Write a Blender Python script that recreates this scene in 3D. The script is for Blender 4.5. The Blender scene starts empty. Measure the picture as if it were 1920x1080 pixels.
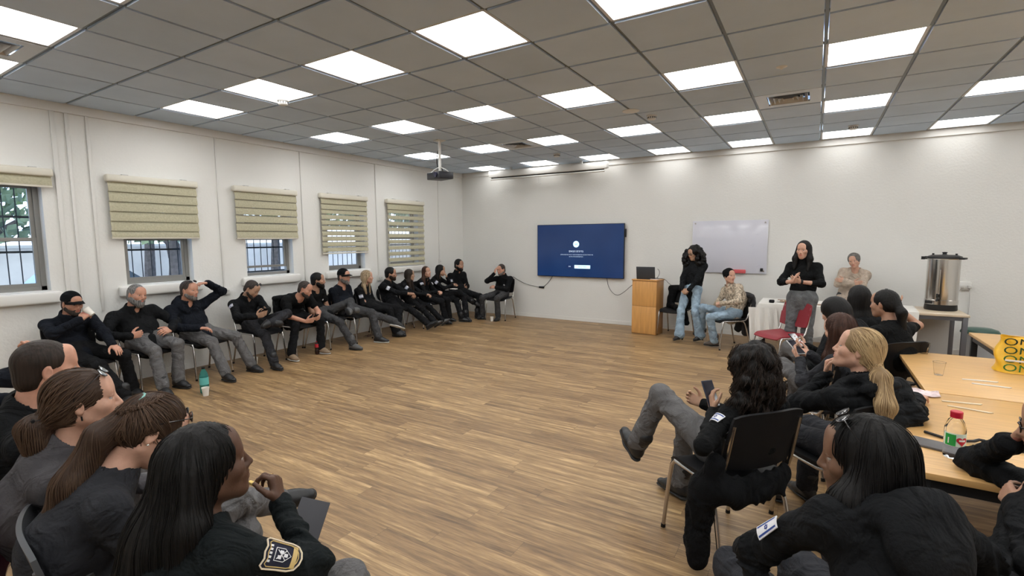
import bpy, bmesh, math, random, zlib
import numpy as np
from mathutils import Vector, Matrix, Euler, Quaternion
sc = bpy.context.scene
C = sc.collection
PI = math.pi
# ---------------------------------------------------------------- camera
cam_d = bpy.data.cameras.new('camera'); cam = bpy.data.objects.new('camera', cam_d); C.objects.link(cam)
cam_d.sensor_width = 36; cam_d.lens = 17.2406; cam_d.clip_start = 0.05
_yaw, _pit, _rol = -0.552927, -0.100338, -0.006494
_f = Vector((math.sin(_yaw)*math.cos(_pit), math.cos(_yaw)*math.cos(_pit), math.sin(_pit)))
_r = Vector((math.cos(_yaw), -math.sin(_yaw), 0)); _u = _r.cross(_f)
_r2 = _r*math.cos(_rol)+_u*math.sin(_rol); _u2 = _u*math.cos(_rol)-_r*math.sin(_rol)
_m = Matrix((_r2, _u2, -_f)).transposed().to_4x4(); _m.translation = (7.0677, -9.2191, 1.7111)
cam.matrix_world = _m
sc.camera = cam
# ---------------------------------------------------------------- world, exposure
sc.view_settings.view_transform = 'Standard'; sc.view_settings.look = 'None'
sc.view_settings.gamma = 1; sc.view_settings.use_curve_mapping = False
sc.view_settings.exposure = 0.7
LAMP = 7.0            # ceiling panel emission
wd = bpy.data.worlds.new('world'); sc.world = wd; wd.use_nodes = True
nt = wd.node_tree; bg = nt.nodes['Background']
sky = nt.nodes.new('ShaderNodeTexSky'); sky.sky_type = 'HOSEK_WILKIE'; sky.turbidity = 6
sky.sun_direction = Vector((0.4, -0.5, 0.75)).normalized(); sky.ground_albedo = 0.4
nt.links.new(sky.outputs[0], bg.inputs[0]); bg.inputs[1].default_value = 9.5

# ---------------------------------------------------------------- materials
def nodes(m):
    m.use_nodes = True
    return m.node_tree.nodes, m.node_tree.links, m.node_tree.nodes['Principled BSDF']
MATS = {}
def mat(name, col, rough=0.5, metal=0.0, noise=0.0, nscale=8.0, bump=0.0, bscale=60.0, emit=None, es=1.0, trans=0.0, alpha=1.0, ior=1.45, spec=0.5, stretch=None, sheen=0.0, aniso=0.0):
    if name in MATS: return MATS[name]
    m = bpy.data.materials.new(name); MATS[name] = m
    N, L, B = nodes(m)
    col = tuple(col)+(1,) if len(col) == 3 else col
    B.inputs['Base Color'].default_value = col; B.inputs['Roughness'].default_value = rough
    B.inputs['Metallic'].default_value = metal; B.inputs['IOR'].default_value = ior
    B.inputs['Specular IOR Level'].default_value = spec
    if trans: B.inputs['Transmission Weight'].default_value = trans
    if alpha < 1: B.inputs['Alpha'].default_value = alpha
    if sheen: B.inputs['Sheen Weight'].default_value = sheen
    if aniso: B.inputs['Anisotropic'].default_value = aniso
    if emit: B.inputs['Emission Color'].default_value = tuple(emit)+(1,); B.inputs['Emission Strength'].default_value = es
    co = None
    if noise or bump:
        tc = N.new('ShaderNodeTexCoord'); mp = N.new('ShaderNodeMapping'); L.new(tc.outputs['Object'], mp.inputs[0])
        if stretch: mp.inputs['Scale'].default_value = stretch
        co = mp.outputs[0]
    if noise:
        t = N.new('ShaderNodeTexNoise'); t.inputs['Scale'].default_value = nscale; t.inputs['Detail'].default_value = 5
        L.new(co, t.inputs['Vector'])
        r = N.new('ShaderNodeValToRGB')
        r.color_ramp.elements[0].position = 0.3; r.color_ramp.elements[1].position = 0.7
        r.color_ramp.elements[0].color = tuple(max(0, c*(1-noise)) for c in col[:3])+(1,)
        r.color_ramp.elements[1].color = tuple(min(1, c*(1+noise)) for c in col[:3])+(1,)
        L.new(t.outputs['Fac'], r.inputs[0]); L.new(r.outputs[0], B.inputs['Base Color'])
    if bump:
        t = N.new('ShaderNodeTexNoise'); t.inputs['Scale'].default_value = bscale; t.inputs['Detail'].default_value = 3
        L.new(co, t.inputs['Vector'])
        b = N.new('ShaderNodeBump'); b.inputs['Strength'].default_value = bump; b.inputs['Distance'].default_value = 0.01
        L.new(t.outputs['Fac'], b.inputs['Height']); L.new(b.outputs[0], B.inputs['Normal'])
    return m

# ---------------------------------------------------------------- mesh helpers
class MB:
    def __init__(s): s.bm = bmesh.new(); s.mi = 0
    def _fin(s, vs):
        for f in {f for v in vs for f in v.link_faces}: f.material_index = s.mi
    def box(s, lo, hi, bev=0.0, M=None, seg=2):
        lo = Vector(lo); hi = Vector(hi)
        r = bmesh.ops.create_cube(s.bm, size=1); vs = r['verts']
        for v in vs: v.co = Vector([(lo[i]+hi[i])/2+v.co[i]*(hi[i]-lo[i]) for i in range(3)])
        if bev:
            es = list({e for v in vs for e in v.link_edges})
            b = bmesh.ops.bevel(s.bm, geom=es, offset=bev, segments=seg, affect='EDGES', profile=0.5)
            vs = list({v for f in b['faces'] for v in f.verts} | {v for v in vs if v.is_valid})
            fs = {f for v in vs for f in v.link_faces}; vs = list({v for f in fs for v in f.verts})
        if M is not None:
            for v in vs: v.co = M @ v.co
        s._fin(vs); return s
    def quad(s, pts):
        f = s.bm.faces.new([s.bm.verts.new(p) for p in pts]); f.material_index = s.mi; return s
    def cyl(s, a, b, ra, rb=None, n=16, caps=True):
        rb = ra if rb is None else rb
        a = Vector(a); b = Vector(b); d = (b-a).normalized()
        x = d.orthogonal().normalized(); y = d.cross(x)
        rings = []
        for p, r in ((a, ra), (b, rb)):
            rings.append([s.bm.verts.new(p+(x*math.cos(2*PI*i/n)+y*math.sin(2*PI*i/n))*r) for i in range(n)])
        fs = []
        for i in range(n):
            fs.append(s.bm.faces.new((rings[0][i], rings[0][(i+1)%n], rings[1][(i+1)%n], rings[1][i])))
        if caps:
            fs.append(s.bm.faces.new(rings[0][::-1])); fs.append(s.bm.faces.new(rings[1]))
        for f in fs: f.material_index = s.mi
        return s
    def lathe(s, prof, o=(0, 0, 0), n=24, M=None):
        o = Vector(o); rings = []
        for r, z in prof:
            if r < 1e-6: rings.append([s.bm.verts.new(o+Vector((0, 0, z)))])
            else: rings.append([s.bm.verts.new(o+Vector((r*math.cos(2*PI*i/n), r*math.sin(2*PI*i/n), z))) for i in range(n)])
        vs = [v for r in rings for v in r]
        for A, B in zip(rings, rings[1:]):
            for i in range(n):
                j = (i+1) % n
                if len(A) == 1 and len(B) == 1: continue
                if len(A) == 1: s.bm.faces.new((A[0], B[i], B[j]))
                elif len(B) == 1: s.bm.faces.new((A[i], A[j], B[0]))
                else: s.bm.faces.new((A[i], A[j], B[j], B[i]))
        if M is not None:
            for v in vs: v.co = M @ v.co
        s._fin(vs); return s
    def tube(s, pts, r, n=8, caps=True, smooth=0):
        pts = [Vector(p) for p in pts]
        for _ in range(smooth):
            q = [pts[0]]
            for a, b in zip(pts, pts[1:]): q += [a*0.75+b*0.25, a*0.25+b*0.75]
            pts = q+[pts[-1]]
        rr = r if isinstance(r, (list, tuple)) else [r]*len(pts)
        if len(rr) != len(pts): rr = [rr[int(i*(len(rr)-1)/(len(pts)-1))] for i in range(len(pts))]
        t0 = (pts[1]-pts[0]).normalized(); x = t0.orthogonal().normalized(); rings = []
        for i, p in enumerate(pts):
            t = (pts[min(i+1, len(pts)-1)]-pts[max(i-1, 0)]).normalized()
            x = (x-t*x.dot(t)).normalized(); y = t.cross(x)
            rings.append([s.bm.verts.new(p+(x*math.cos(2*PI*k/n)+y*math.sin(2*PI*k/n))*rr[i]) for k in range(n)])
        for A, B in zip(rings, rings[1:]):
            for k in range(n): s.bm.faces.new((A[k], A[(k+1)%n], B[(k+1)%n], B[k]))
        if caps: s.bm.faces.new(rings[0][::-1]); s.bm.faces.new(rings[-1])
        s._fin([v for q in rings for v in q]); return s
    def prism(s, pts, d, M=None):
        A = [s.bm.verts.new(p) for p in pts]; B = [s.bm.verts.new(Vector(p)+Vector(d)) for p in pts]
        n = len(A); s.bm.faces.new(A[::-1]); s.bm.faces.new(B)
        for i in range(n): s.bm.faces.new((A[i], A[(i+1)%n], B[(i+1)%n], B[i]))
        if M is not None:
            for v in A+B: v.co = M @ v.co
        s._fin(A+B); return s
    def grid(s, fn, nu, nv, thick=0.0):
        P = [[s.bm.verts.new(fn(i/nu, j/nv)) for j in range(nv+1)] for i in range(nu+1)]
        for i in range(nu):
            for j in range(nv): s.bm.faces.new((P[i][j], P[i+1][j], P[i+1][j+1], P[i][j+1]))
        s._fin([v for r in P for v in r]); s.bm.normal_update()
        if thick:
            bmesh.ops.solidify(s.bm, geom=list({f for r in P for v in r for f in v.link_faces}), thickness=thick)
        return s
    def build(s, name, m, parent=None, smooth=True, ang=0.6, fixn=True):
        if fixn: bmesh.ops.recalc_face_normals(s.bm, faces=s.bm.faces)
        me = bpy.data.meshes.new(name); s.bm.to_mesh(me); s.bm.free()
        for q in (m if isinstance(m, (list, tuple)) else [m]): me.materials.append(q)
        o = bpy.data.objects.new(name, me); C.objects.link(o)
        if smooth:
            me.polygons.foreach_set('use_smooth', [True]*len(me.polygons))
            me.set_sharp_from_angle(angle=ang)
        if parent is not None: o.parent = parent
        return o
def tag(o, label=None, cat=None, group=None, kind=None):
    if label: o['label'] = label
    if cat: o['category'] = cat
    if group: o['group'] = group
    if kind: o['kind'] = kind
    return o
def struct(o): o['kind'] = 'structure'; return o
def empty(name, loc=(0, 0, 0), rz=0, label=None, cat=None, group=None):
    o = bpy.data.objects.new(name, None); C.objects.link(o); o.location = loc; o.rotation_euler = (0, 0, rz)
    o.empty_display_size = 0.1
    return tag(o, label, cat, group)
KIDS = {}
def copy_tree(o, parent=None):
    c = o.copy(); C.objects.link(c); c.parent = parent
    for ch in [x for x in C.objects if x.parent == o]: copy_tree(ch, c)
    return c
def text_mesh(txt, size, ext=0.0, align='CENTER', sx=1.0):
    cu = bpy.data.curves.new('lettering', 'FONT'); cu.body = txt; cu.size = size; cu.extrude = ext; cu.align_x = align; cu.align_y = 'CENTER'
    cu.resolution_u = 3
    o = bpy.data.objects.new('lettering', cu); C.objects.link(o)
    bpy.context.view_layer.update()
    me = bpy.data.meshes.new_from_object(o.evaluated_get(bpy.context.evaluated_depsgraph_get()))
    bpy.data.objects.remove(o); bpy.data.curves.remove(cu)
    if sx != 1:
        for v in me.vertices: v.co.x *= sx
    return me
def text(name, txt, size, M, m, parent, ext=0.0005, sx=1.0):
    me = text_mesh(txt, size, ext, sx=sx); me.transform(M); me.materials.clear(); me.materials.append(m)
    o = bpy.data.objects.new(name, me); C.objects.link(o); o.parent = parent
    return o
# ================================================================ the room
HC = 3.22; T = 0.642; XW = -0.032; YW = 0.086; XR = 11.9; YB = -12.2; WT = 0.2
def wall_mat():
    m = bpy.data.materials.new('wall paint'); N, L, B = nodes(m)
    B.inputs['Roughness'].default_value = 0.6
    tc = N.new('ShaderNodeTexCoord')
    a = N.new('ShaderNodeTexNoise'); a.inputs['Scale'].default_value = 1.2; a.inputs['Detail'].default_value = 6
    L.new(tc.outputs['Object'], a.inputs['Vector'])
    r = N.new('ShaderNodeValToRGB'); L.new(a.outputs['Fac'], r.inputs[0])
    r.color_ramp.elements[0].color = (0.68, 0.675, 0.645, 1); r.color_ramp.elements[1].color = (0.75, 0.745, 0.715, 1)
    L.new(r.outputs[0], B.inputs['Base Color'])
    b = N.new('ShaderNodeTexNoise'); b.inputs['Scale'].default_value = 35; b.inputs['Detail'].default_value = 4
    L.new(tc.outputs['Object'], b.inputs['Vector'])
    bu = N.new('ShaderNodeBump'); bu.inputs['Strength'].default_value = 0.25; bu.inputs['Distance'].default_value = 0.01
    L.new(b.outputs['Fac'], bu.inputs['Height']); L.new(bu.outputs[0], B.inputs['Normal'])
    return m
M_WALL = wall_mat()
M_WHITE = mat('white paint', (0.72, 0.71, 0.68), 0.45)
def floor_mat():
    m = bpy.data.materials.new('wood laminate'); N, L, B = nodes(m)
    tc = N.new('ShaderNodeTexCoord'); sp = N.new('ShaderNodeSeparateXYZ'); L.new(tc.outputs['Object'], sp.inputs[0])
    def mth(op, a, b=None, c=None):
        n = N.new('ShaderNodeMath'); n.operation = op
        for i, v in enumerate((a, b, c)):
            if v is None: continue
            if isinstance(v, (int, float)): n.inputs[i].default_value = v
            else: L.new(v, n.inputs[i])
        return n.outputs[0]
    W, LEN = 0.148, 1.22
    row = mth('FLOOR', mth('DIVIDE', sp.outputs[1], W))
    wr = N.new('ShaderNodeTexWhiteNoise'); wr.noise_dimensions = '1D'; L.new(row, wr.inputs['W'])
    xs = mth('ADD', mth('DIVIDE', sp.outputs[0], LEN), wr.outputs['Value'])
    colm = mth('FLOOR', xs)
    cb = N.new('ShaderNodeCombineXYZ'); L.new(row, cb.inputs[0]); L.new(colm, cb.inputs[1])
    wn = N.new('ShaderNodeTexWhiteNoise'); wn.noise_dimensions = '2D'; L.new(cb.outputs[0], wn.inputs['Vector'])
    # grain
    va = N.new('ShaderNodeVectorMath'); va.operation = 'MULTIPLY_ADD'
    L.new(wn.outputs['Color'], va.inputs[0]); va.inputs[1].default_value = (37, 53, 11); L.new(tc.outputs['Object'], va.inputs[2])
    mp = N.new('ShaderNodeMapping'); mp.inputs['Scale'].default_value = (1.0, 13, 1); L.new(va.outputs[0], mp.inputs[0])
    g = N.new('ShaderNodeTexNoise'); g.inputs['Scale'].default_value = 2.2; g.inputs['Detail'].default_value = 8; g.inputs['Roughness'].default_value = 0.62; g.inputs['Distortion'].default_value = 0.4
    L.new(mp.outputs[0], g.inputs['Vector'])
    mp2 = N.new('ShaderNodeMapping'); mp2.inputs['Scale'].default_value = (6, 90, 1); L.new(va.outputs[0], mp2.inputs[0])
    g2 = N.new('ShaderNodeTexNoise'); g2.inputs['Scale'].default_value = 2; g2.inputs['Detail'].default_value = 4; L.new(mp2.outputs[0], g2.inputs['Vector'])
    val = mth('ADD', mth('ADD', mth('MULTIPLY', g.outputs['Fac'], 1.1), mth('MULTIPLY', g2.outputs['Fac'], 0.34)), mth('MULTIPLY', wn.outputs['Value'], 0.17))
    r = N.new('ShaderNodeValToRGB'); L.new(mth('SUBTRACT', val, 0.31), r.inputs[0])
    cr = r.color_ramp
    cr.elements[0].position = 0.22; cr.elements[0].color = (0.115, 0.068, 0.032, 1)
    cr.elements[1].position = 0.78; cr.elements[1].color = (0.54, 0.36, 0.175, 1)
    e = cr.elements.new(0.42); e.color = (0.215, 0.128, 0.058, 1)
    e = cr.elements.new(0.6); e.color = (0.325, 0.205, 0.095, 1)
    # seams
    fy = mth('FRACT', mth('DIVIDE', sp.outputs[1], W)); fx = mth('FRACT', xs)
    sy = mth('LESS_THAN', mth('ABSOLUTE', mth('SUBTRACT', fy, 0.5)), 0.487)
    sx = mth('LESS_THAN', mth('ABSOLUTE', mth('SUBTRACT', fx, 0.5)), 0.4985)
    seam = mth('MULTIPLY', sy, sx)
    mx = N.new('ShaderNodeMix'); mx.data_type = 'RGBA'; mx.blend_type = 'MULTIPLY'; mx.inputs[0].default_value = 1
    L.new(r.outputs[0], mx.inputs[6])
    sc_ = mth('MULTIPLY_ADD', seam, 0.3, 0.7); cbb = N.new('ShaderNodeCombineColor')
    for i in range(3): L.new(sc_, cbb.inputs[i])
    L.new(cbb.outputs[0], mx.inputs[7]); L.new(mx.outputs[2], B.inputs['Base Color'])
    B.inputs['Roughness'].default_value = 0.42; B.inputs['Specular IOR Level'].default_value = 0.45
    bu = N.new('ShaderNodeBump'); bu.inputs['Strength'].default_value = 0.12; bu.inputs['Distance'].default_value = 0.004
    L.new(mth('ADD', g2.outputs['Fac'], seam), bu.inputs['Height']); L.new(bu.outputs[0], B.inputs['Normal'])
    return m
struct(MB().box((XW-WT, YB-WT, -0.12), (XR+WT, YW+WT, 0)).build('floor', floor_mat(), smooth=False))
# left wall with five window openings
WINS = [(-8.05, -7.32), (-6.62, -5.86), (-5.13, -4.37), (-3.70, -2.90), (-2.26, -1.45)]
ZB, ZT = 1.18, 2.36
b = MB(); y0 = YB-WT
for a, c in WINS:
    b.box((XW-WT, y0, 0), (XW, a, HC+0.1)); b.box((XW-WT, a, 0), (XW, c, ZB)); b.box((XW-WT, a, ZT), (XW, c, HC+0.1)); y0 = c
b.box((XW-WT, y0, 0), (XW, YW+WT, HC+0.1))
struct(b.build('wall_left', M_WALL, smooth=False))
struct(MB().box((XW, YW, 0), (XR, YW+WT, HC+0.1)).build('wall_back', M_WALL, smooth=False))
struct(MB().box((XR, YB-WT, 0), (XR+WT, YW+WT, HC+0.1)).build('wall_right', M_WALL, smooth=False))
struct(MB().box((XW, YB-WT, 0), (XR, YB, HC+0.1)).build('wall_front', M_WALL, smooth=False))
# plaster drop under the ceiling edge
struct(MB().box((XW, YB, HC-0.105), (XW+0.034, YW, HC+0.02)).build('trim_1', M_WHITE, smooth=False))
struct(MB().box((XW+0.034, YW-0.03, HC-0.1), (XR, YW, HC+0.02)).build('trim_2', M_WHITE, smooth=False))
# skirting
struct(MB().box((XW, YB, 0), (XW+0.012, YW-0.012, 0.075)).build('baseboard_left', M_WHITE, smooth=False))
struct(MB().box((XW, YW-0.012, 0), (XR, YW, 0.075)).build('baseboard_back', M_WHITE, smooth=False))
# the lower part of the left wall is a slightly proud dado below the sills
# ---- ceiling
def tile_mat():
    m = bpy.data.materials.new('ceiling tile'); N, L, B = nodes(m)
    tc = N.new('ShaderNodeTexCoord'); sp = N.new('ShaderNodeSeparateXYZ'); L.new(tc.outputs['Object'], sp.inputs[0])
    cb = N.new('ShaderNodeCombineXYZ')
    for i in range(2):
        a = N.new('ShaderNodeMath'); a.operation = 'DIVIDE'; L.new(sp.outputs[i], a.inputs[0]); a.inputs[1].default_value = T
        f = N.new('ShaderNodeMath'); f.operation = 'FLOOR'; L.new(a.outputs[0], f.inputs[0]); L.new(f.outputs[0], cb.inputs[i])
    wn = N.new('ShaderNodeTexWhiteNoise'); wn.noise_dimensions = '2D'; L.new(cb.outputs[0], wn.inputs['Vector'])
    n = N.new('ShaderNodeTexNoise'); n.inputs['Scale'].default_value = 2.4; n.inputs['Detail'].default_value = 5; L.new(tc.outputs['Object'], n.inputs['Vector'])
    ad = N.new('ShaderNodeMath'); ad.operation = 'MULTIPLY_ADD'; L.new(wn.outputs['Value'], ad.inputs[0]); ad.inputs[1].default_value = 0.35; L.new(n.outputs['Fac'], ad.inputs[2])
    r = N.new('ShaderNodeValToRGB'); L.new(ad.outputs[0], r.inputs[0])
    r.color_ramp.elements[0].position = 0.35; r.color_ramp.elements[1].position = 1.0
    r.color_ramp.elements[0].color = (0.475, 0.57, 0.69, 1); r.color_ramp.elements[1].color = (0.56, 0.66, 0.79, 1)
    L.new(r.outputs[0], B.inputs['Base Color']); B.inputs['Roughness'].default_value = 0.7
    return m
M_TILE = tile_mat(); M_BAR = mat('grid bar grey', (0.16, 0.18, 0.18), 0.4, 0.3)
LIGHTS = {(i, j) for i in range(1, 18, 2) for j in range(0, 18, 3)}
VENTS = {(10, 4), (4, 3), (2, 12)}
NI, NJ = 18, 19
b = MB()
for i in range(NI):
    for j in range(NJ):
        if (i, j) in LIGHTS or (i, j) in VENTS: continue
        g = 0.016
        b.box((i*T+g, -(j+1)*T+g, HC-0.012), ((i+1)*T-g, -j*T-g, HC+0.012))
struct(b.build('ceiling', M_TILE, smooth=False))
b = MB()
b.box((XW, YB, HC+0.1), (XR, YW, HC+0.2))
b.mi = 1
for i in range(NI+1): b.box((i*T-0.0125, YB, HC), (i*T+0.0125, YW-0.03, HC+0.016))
for j in range(NJ+1):
    b.box((XW+0.034, -j*T-0.0125, HC+0.0005), (XR, -j*T+0.0125, HC+0.0155))
b.box((XW+0.03, -0.0, HC-0.001), (XR, YW-0.028, HC+0.01))
struct(b.build('trim_3', [M_TILE, M_BAR], smooth=False))
# ---- ceiling panels
M_LAMP = mat('light panel', (0.9, 0.9, 0.9), 0.5, emit=(0.985, 0.99, 0.985), es=LAMP)
M_LFRAME = mat('lamp frame', (0.6, 0.6, 0.6), 0.4)
lt = empty('ceiling_light', (0, 0, HC))
fb = MB(); g = T/2-0.0125
for s in (-1, 1):
    fb.box((-g, s*g-0.011, -0.004), (g, s*g+0.011, 0.03)); fb.box((s*g-0.011, -g, -0.004), (s*g+0.011, g, 0.03))
fb.build('frame', M_LFRAME, lt, smooth=False)
MB().box((-g+0.011, -g+0.011, 0.002), (g-0.011, g-0.011, 0.02)).build('diffuser', M_LAMP, lt, smooth=False)
ORDN = ['first', 'second', 'third', 'fourth', 'fifth', 'sixth', 'seventh', 'eighth', 'ninth']
first = True
M_LAMP0 = mat('light panel by the wall', (0.9, 0.9, 0.9), 0.5, emit=(0.985, 0.99, 0.985), es=LAMP*0.36)
ltw = None
for (i, j) in sorted(LIGHTS):
    if j == 0:      # the row along the back wall is dimmed
        if ltw is None:
            ltw = copy_tree(lt); d_ = [c for c in C.objects if c.parent == ltw and c.name.startswith('diffuser')][0]; d_.data = d_.data.copy(); d_.data.materials[0] = M_LAMP0; o = ltw
        else: o = copy_tree(ltw)
    else: o = lt if first else copy_tree(lt); first = False
    o.location = ((i+.5)*T, -(j+.5)*T, HC)
    tag(o, 'square white light panel, %s row from the back wall, %s from the left wall' % (ORDN[j//3], ORDN[i//2]), 'ceiling light', 'light panels in the ceiling')
# ---- air vents
M_VENT = mat('vent metal', (0.5, 0.49, 0.47), 0.35, 0.4); M_DARK = mat('dark gap', (0.02, 0.02, 0.02), 0.8)
for (i, j), lab in zip(sorted(VENTS), ['square air vent between ceiling panels at the far left edge', 'square air vent in the ceiling near the projector', 'square air vent with bright louvres in the right part of the ceiling']):
    v = empty('air_vent', ((i+.5)*T, -(j+.5)*T, HC), 0, lab, 'air vent', 'air vents in the ceiling')
    b = MB(); h = T/2-0.012; q = 0.2
    for s in (-1, 1):
        b.box((-h, min(s*h, s*q), -0.008), (h, max(s*h, s*q), 0.01)); b.box((min(s*h, s*q), -q, -0.008), (max(s*h, s*q), q, 0.01))
    b.build('frame', M_VENT, v, smooth=False)
    MB().box((-q, -q, 0.05), (q, q, 0.06)).build('backing', M_DARK, v, smooth=False)
    for k, r in enumerate((0.185, 0.14, 0.095, 0.05)):
        b = MB()
        for a in range(4):
            Mx = Matrix.Rotation(a*PI/2, 4, 'Z')
            b.prism([Mx @ Vector(p) for p in ((-r, -r, -0.012), (r, -r, -0.012), (r-0.03, -r+0.03, 0.028), (-r+0.03, -r+0.03, 0.028))], Mx.to_3x3() @ Vector((0, 0.004, 0.002)))
        b.build('louvre', M_VENT, v, smooth=False)
# ---- smoke detectors and discs
M_PLAST = mat('white plastic', (0.68, 0.67, 0.64), 0.4)
def detector(x, y, lab):
    d = empty('smoke_detector', (x, y, HC-0.008), 0, lab, 'smoke detector', 'smoke detectors on the ceiling')
    MB().lathe([(0, 0), (0.062, 0), (0.062, -0.014), (0.055, -0.018), (0, -0.018)]).build('base', M_PLAST, d)
    b = MB().lathe([(0.042, -0.018), (0.05, -0.03), (0.052, -0.045), (0.04, -0.056), (0.0, -0.06)])
    b.build('head', M_PLAST, d)
    b = MB()
    for k in range(12):
        a = k*PI/6; b.box((-0.004, -0.004, -0.044), (0.004, 0.004, -0.026), M=Matrix.Translation((0.05*math.cos(a), 0.05*math.sin(a), 0)))
    b.build('slots', M_DARK, d, smooth=False)
    return d
detector(2.12, -5.87, 'white smoke detector between two light panels on the left of the ceiling')
detector(5.28, -3.02, 'white smoke detector beside the flat disc in the middle of the ceiling')
detector(7.43, -0.95, 'white smoke detector near the back wall over the tables')
detector(3.07, -1.19, 'white smoke detector above the roller screen case')
tag(MB().lathe([(0, 0), (0.1, 0), (0.1, -0.008), (0.085, -0.014), (0, -0.015)], (5.13, -3.37, HC-0.008)).build('ceiling_speaker', M_PLAST), 'flat round white disc on the ceiling next to a smoke detector', 'ceiling disc')
tag(MB().lathe([(0, 0), (0.045, 0), (0.045, -0.006), (0.02, -0.014), (0, -0.03)], (6.74, -4.12, HC-0.008)).build('sprinkler', M_PLAST), 'small round white sprinkler cap on a tile before the right vent', 'sprinkler')
# ---- windows, sills, blinds, trunking
M_ALU = mat('window aluminium', (0.27, 0.265, 0.25), 0.4, 0.5); M_GLASS = mat('window glass', (0.9, 0.95, 1.0), 0.02, trans=1.0, ior=1.02, spec=0.2)
M_GRILLE = mat('grille paint', (0.05, 0.055, 0.06), 0.5)
def fabric_mat():
    m = mat('blind fabric', (0.42, 0.395, 0.28), 0.9, noise=0.13, nscale=60, bump=0.15, bscale=300)
    return m
M_BLIND = fabric_mat(); M_BRAIL = mat('blind rail', (0.66, 0.63, 0.54), 0.4)
M_SHEER = mat('sheer fabric', (0.55, 0.53, 0.45), 0.9, alpha=0.22)
BL = [(-8.2, -7.24, 2.30, 0), (-6.755, -5.78, 1.75, 1), (-5.285, -4.30, 1.74, 1.3), (-3.855, -2.86, 1.48, 2), (-2.36, -1.32, 1.19, 3)]
WLAB = ['raised nearly to the top, at the left edge', 'half down with closed folds, behind the two grey haired men', 'half down with two bright slits, above the man holding a phone', 'two thirds down, above the man in the badged cap', 'fully down with wide open stripes, nearest the corner']
for k, ((a, c), (ba, bc, bz, op)) in enumerate(zip(WINS, BL)):
    x0 = XW-WT+0.02
    b = MB(); fw = 0.045
    b.box((x0, a, ZB), (x0+0.06, c, ZB+fw)); b.box((x0, a, ZT-fw), (x0+0.06, c, ZT)); b.box((x0, a, ZB), (x0+0.06, a+fw, ZT)); b.box((x0, c-fw, ZB), (x0+0.06, c, ZT))
    zm = 1.735
    w = b.build('window_%d' % (k+1), M_ALU, smooth=False); struct(w)
    for nm, z0, z1, xx in (('sash', ZB+fw, zm+0.02, x0+0.028), ('sash', zm-0.02, ZT-fw, x0+0.008)):
        b = MB(); s = 0.035
        b.box((xx, a+fw, z0), (xx+0.025, c-fw, z0+s)); b.box((xx, a+fw, z1-s), (xx+0.025, c-fw, z1)); b.box((xx, a+fw, z0+s), (xx+0.025, a+fw+s, z1-s)); b.box((xx, c-fw-s, z0+s), (xx+0.025, c-fw, z1-s))
        if k == 2 and z0 < 1.5:
            for v in b.bm.verts: v.co.z += 0.07 if v.co.z < z1-0.04 else 0
        so = b.build(nm, M_ALU, w, smooth=False)
        MB().box((xx+0.009, a+fw+s, z0+s), (xx+0.014, c-fw-s, z1-s)).build('pane', M_GLASS, so, smooth=False)
    # outside security grille
    b = MB(); n = 9; xg = XW-WT-0.06; ym = (a+c)/2
    for i in range(n): b.cyl((xg, ym-0.42+0.84*i/(n-1), ZB-0.03), (xg, ym-0.42+0.84*i/(n-1), ZT+0.07), 0.006, n=6)
    for z in (0.05, 0.42, 0.8, 1.18): b.box((xg-0.006, ym-0.44, ZB+z-0.012), (xg+0.006, ym+0.44, ZB+z+0.012))
    b.build('security_grille', M_GRILLE, w, smooth=False)
    # sill: rounded plaster ledge
    b = MB(); b.box((XW, a-0.1, 1.045), (XW+0.075, c+0.08, 1.17), 0.022, seg=3); struct(b.build('trim_%d' % (4+k), M_WHITE))
    # roller blind
    bl = empty('roller_blind', (XW, (ba+bc)/2, 2.46), 0, 'beige striped roller blind %s' % WLAB[k], 'roller blind', 'roller blinds over the windows')
    hw = (bc-ba)/2
    b = MB(); b.box((0.0, -hw-0.012, -0.055), (0.085, hw+0.012, 0.03), 0.02, seg=3); b.build('head_rail', M_BRAIL, bl)
    for s in (-0.62, 0.7): MB().box((0.0, s*hw-0.03, 0.03), (0.06, s*hw+0.03, 0.04)).build('bracket', M_VENT, bl, smooth=False)
    L0 = 2.46-bz
    per = [0, 0.115, 0.112, 0.092, 0.118][k] if k else 0.1; 
    frac = {0: 1.0, 1: 1.0, 2: 0.93, 3: 0.80, 4: 0.60}[k]
    z = -0.05; i = 0
    while z > -L0+0.02:
        h = min(per*frac, z+L0-0.005)
        hh = h if not (k == 2 and i in (0, 1, 4)) else per
        hh = per if (k == 3 and i < 2) or (k == 4 and i < 1) else hh
        sag = 0.004 if frac == 1 else 0
        def fn(u, v, z=z, hh=hh): return (0.042+0.022*v+0.006*math.sin(v*PI), -hw+0.005+2*(hw-0.005)*u, z-hh*v)
        if k < 4 or True: MB().grid(fn, 12, 4, 0.002).build('fabric_band', M_BLIND, bl)
        z -= per; i += 1
    MB().box((0.04, -hw, -L0-0.012), (0.064, hw, -L0+0.012), 0.006).build('bottom_bar', M_BRAIL, bl)
    if frac < 1:
        MB().box((0.048, -hw+0.005, -L0), (0.05, hw-0.005, -0.05)).build('sheer_layer', M_SHEER, bl, smooth=False)
M_TRUNK = mat('trunking', (0.68, 0.67, 0.64), 0.45)
TR = [(-7.18, 0.04, 0.0, 'first from the left'), (-7.06, 0.03, 0.0, 'second from the left'), (-6.88, 0.03, 0.9, 'third from the left'), (-5.48, 0.022, 1.03, 'behind the man holding his head'), (-4.17, 0.022, 1.05, 'above the man in the black T-shirt'), (-2.59, 0.02, 1.0, 'beside the blonde woman in black'), (-0.79, 0.02, 1.28, 'near the corner')]
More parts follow.
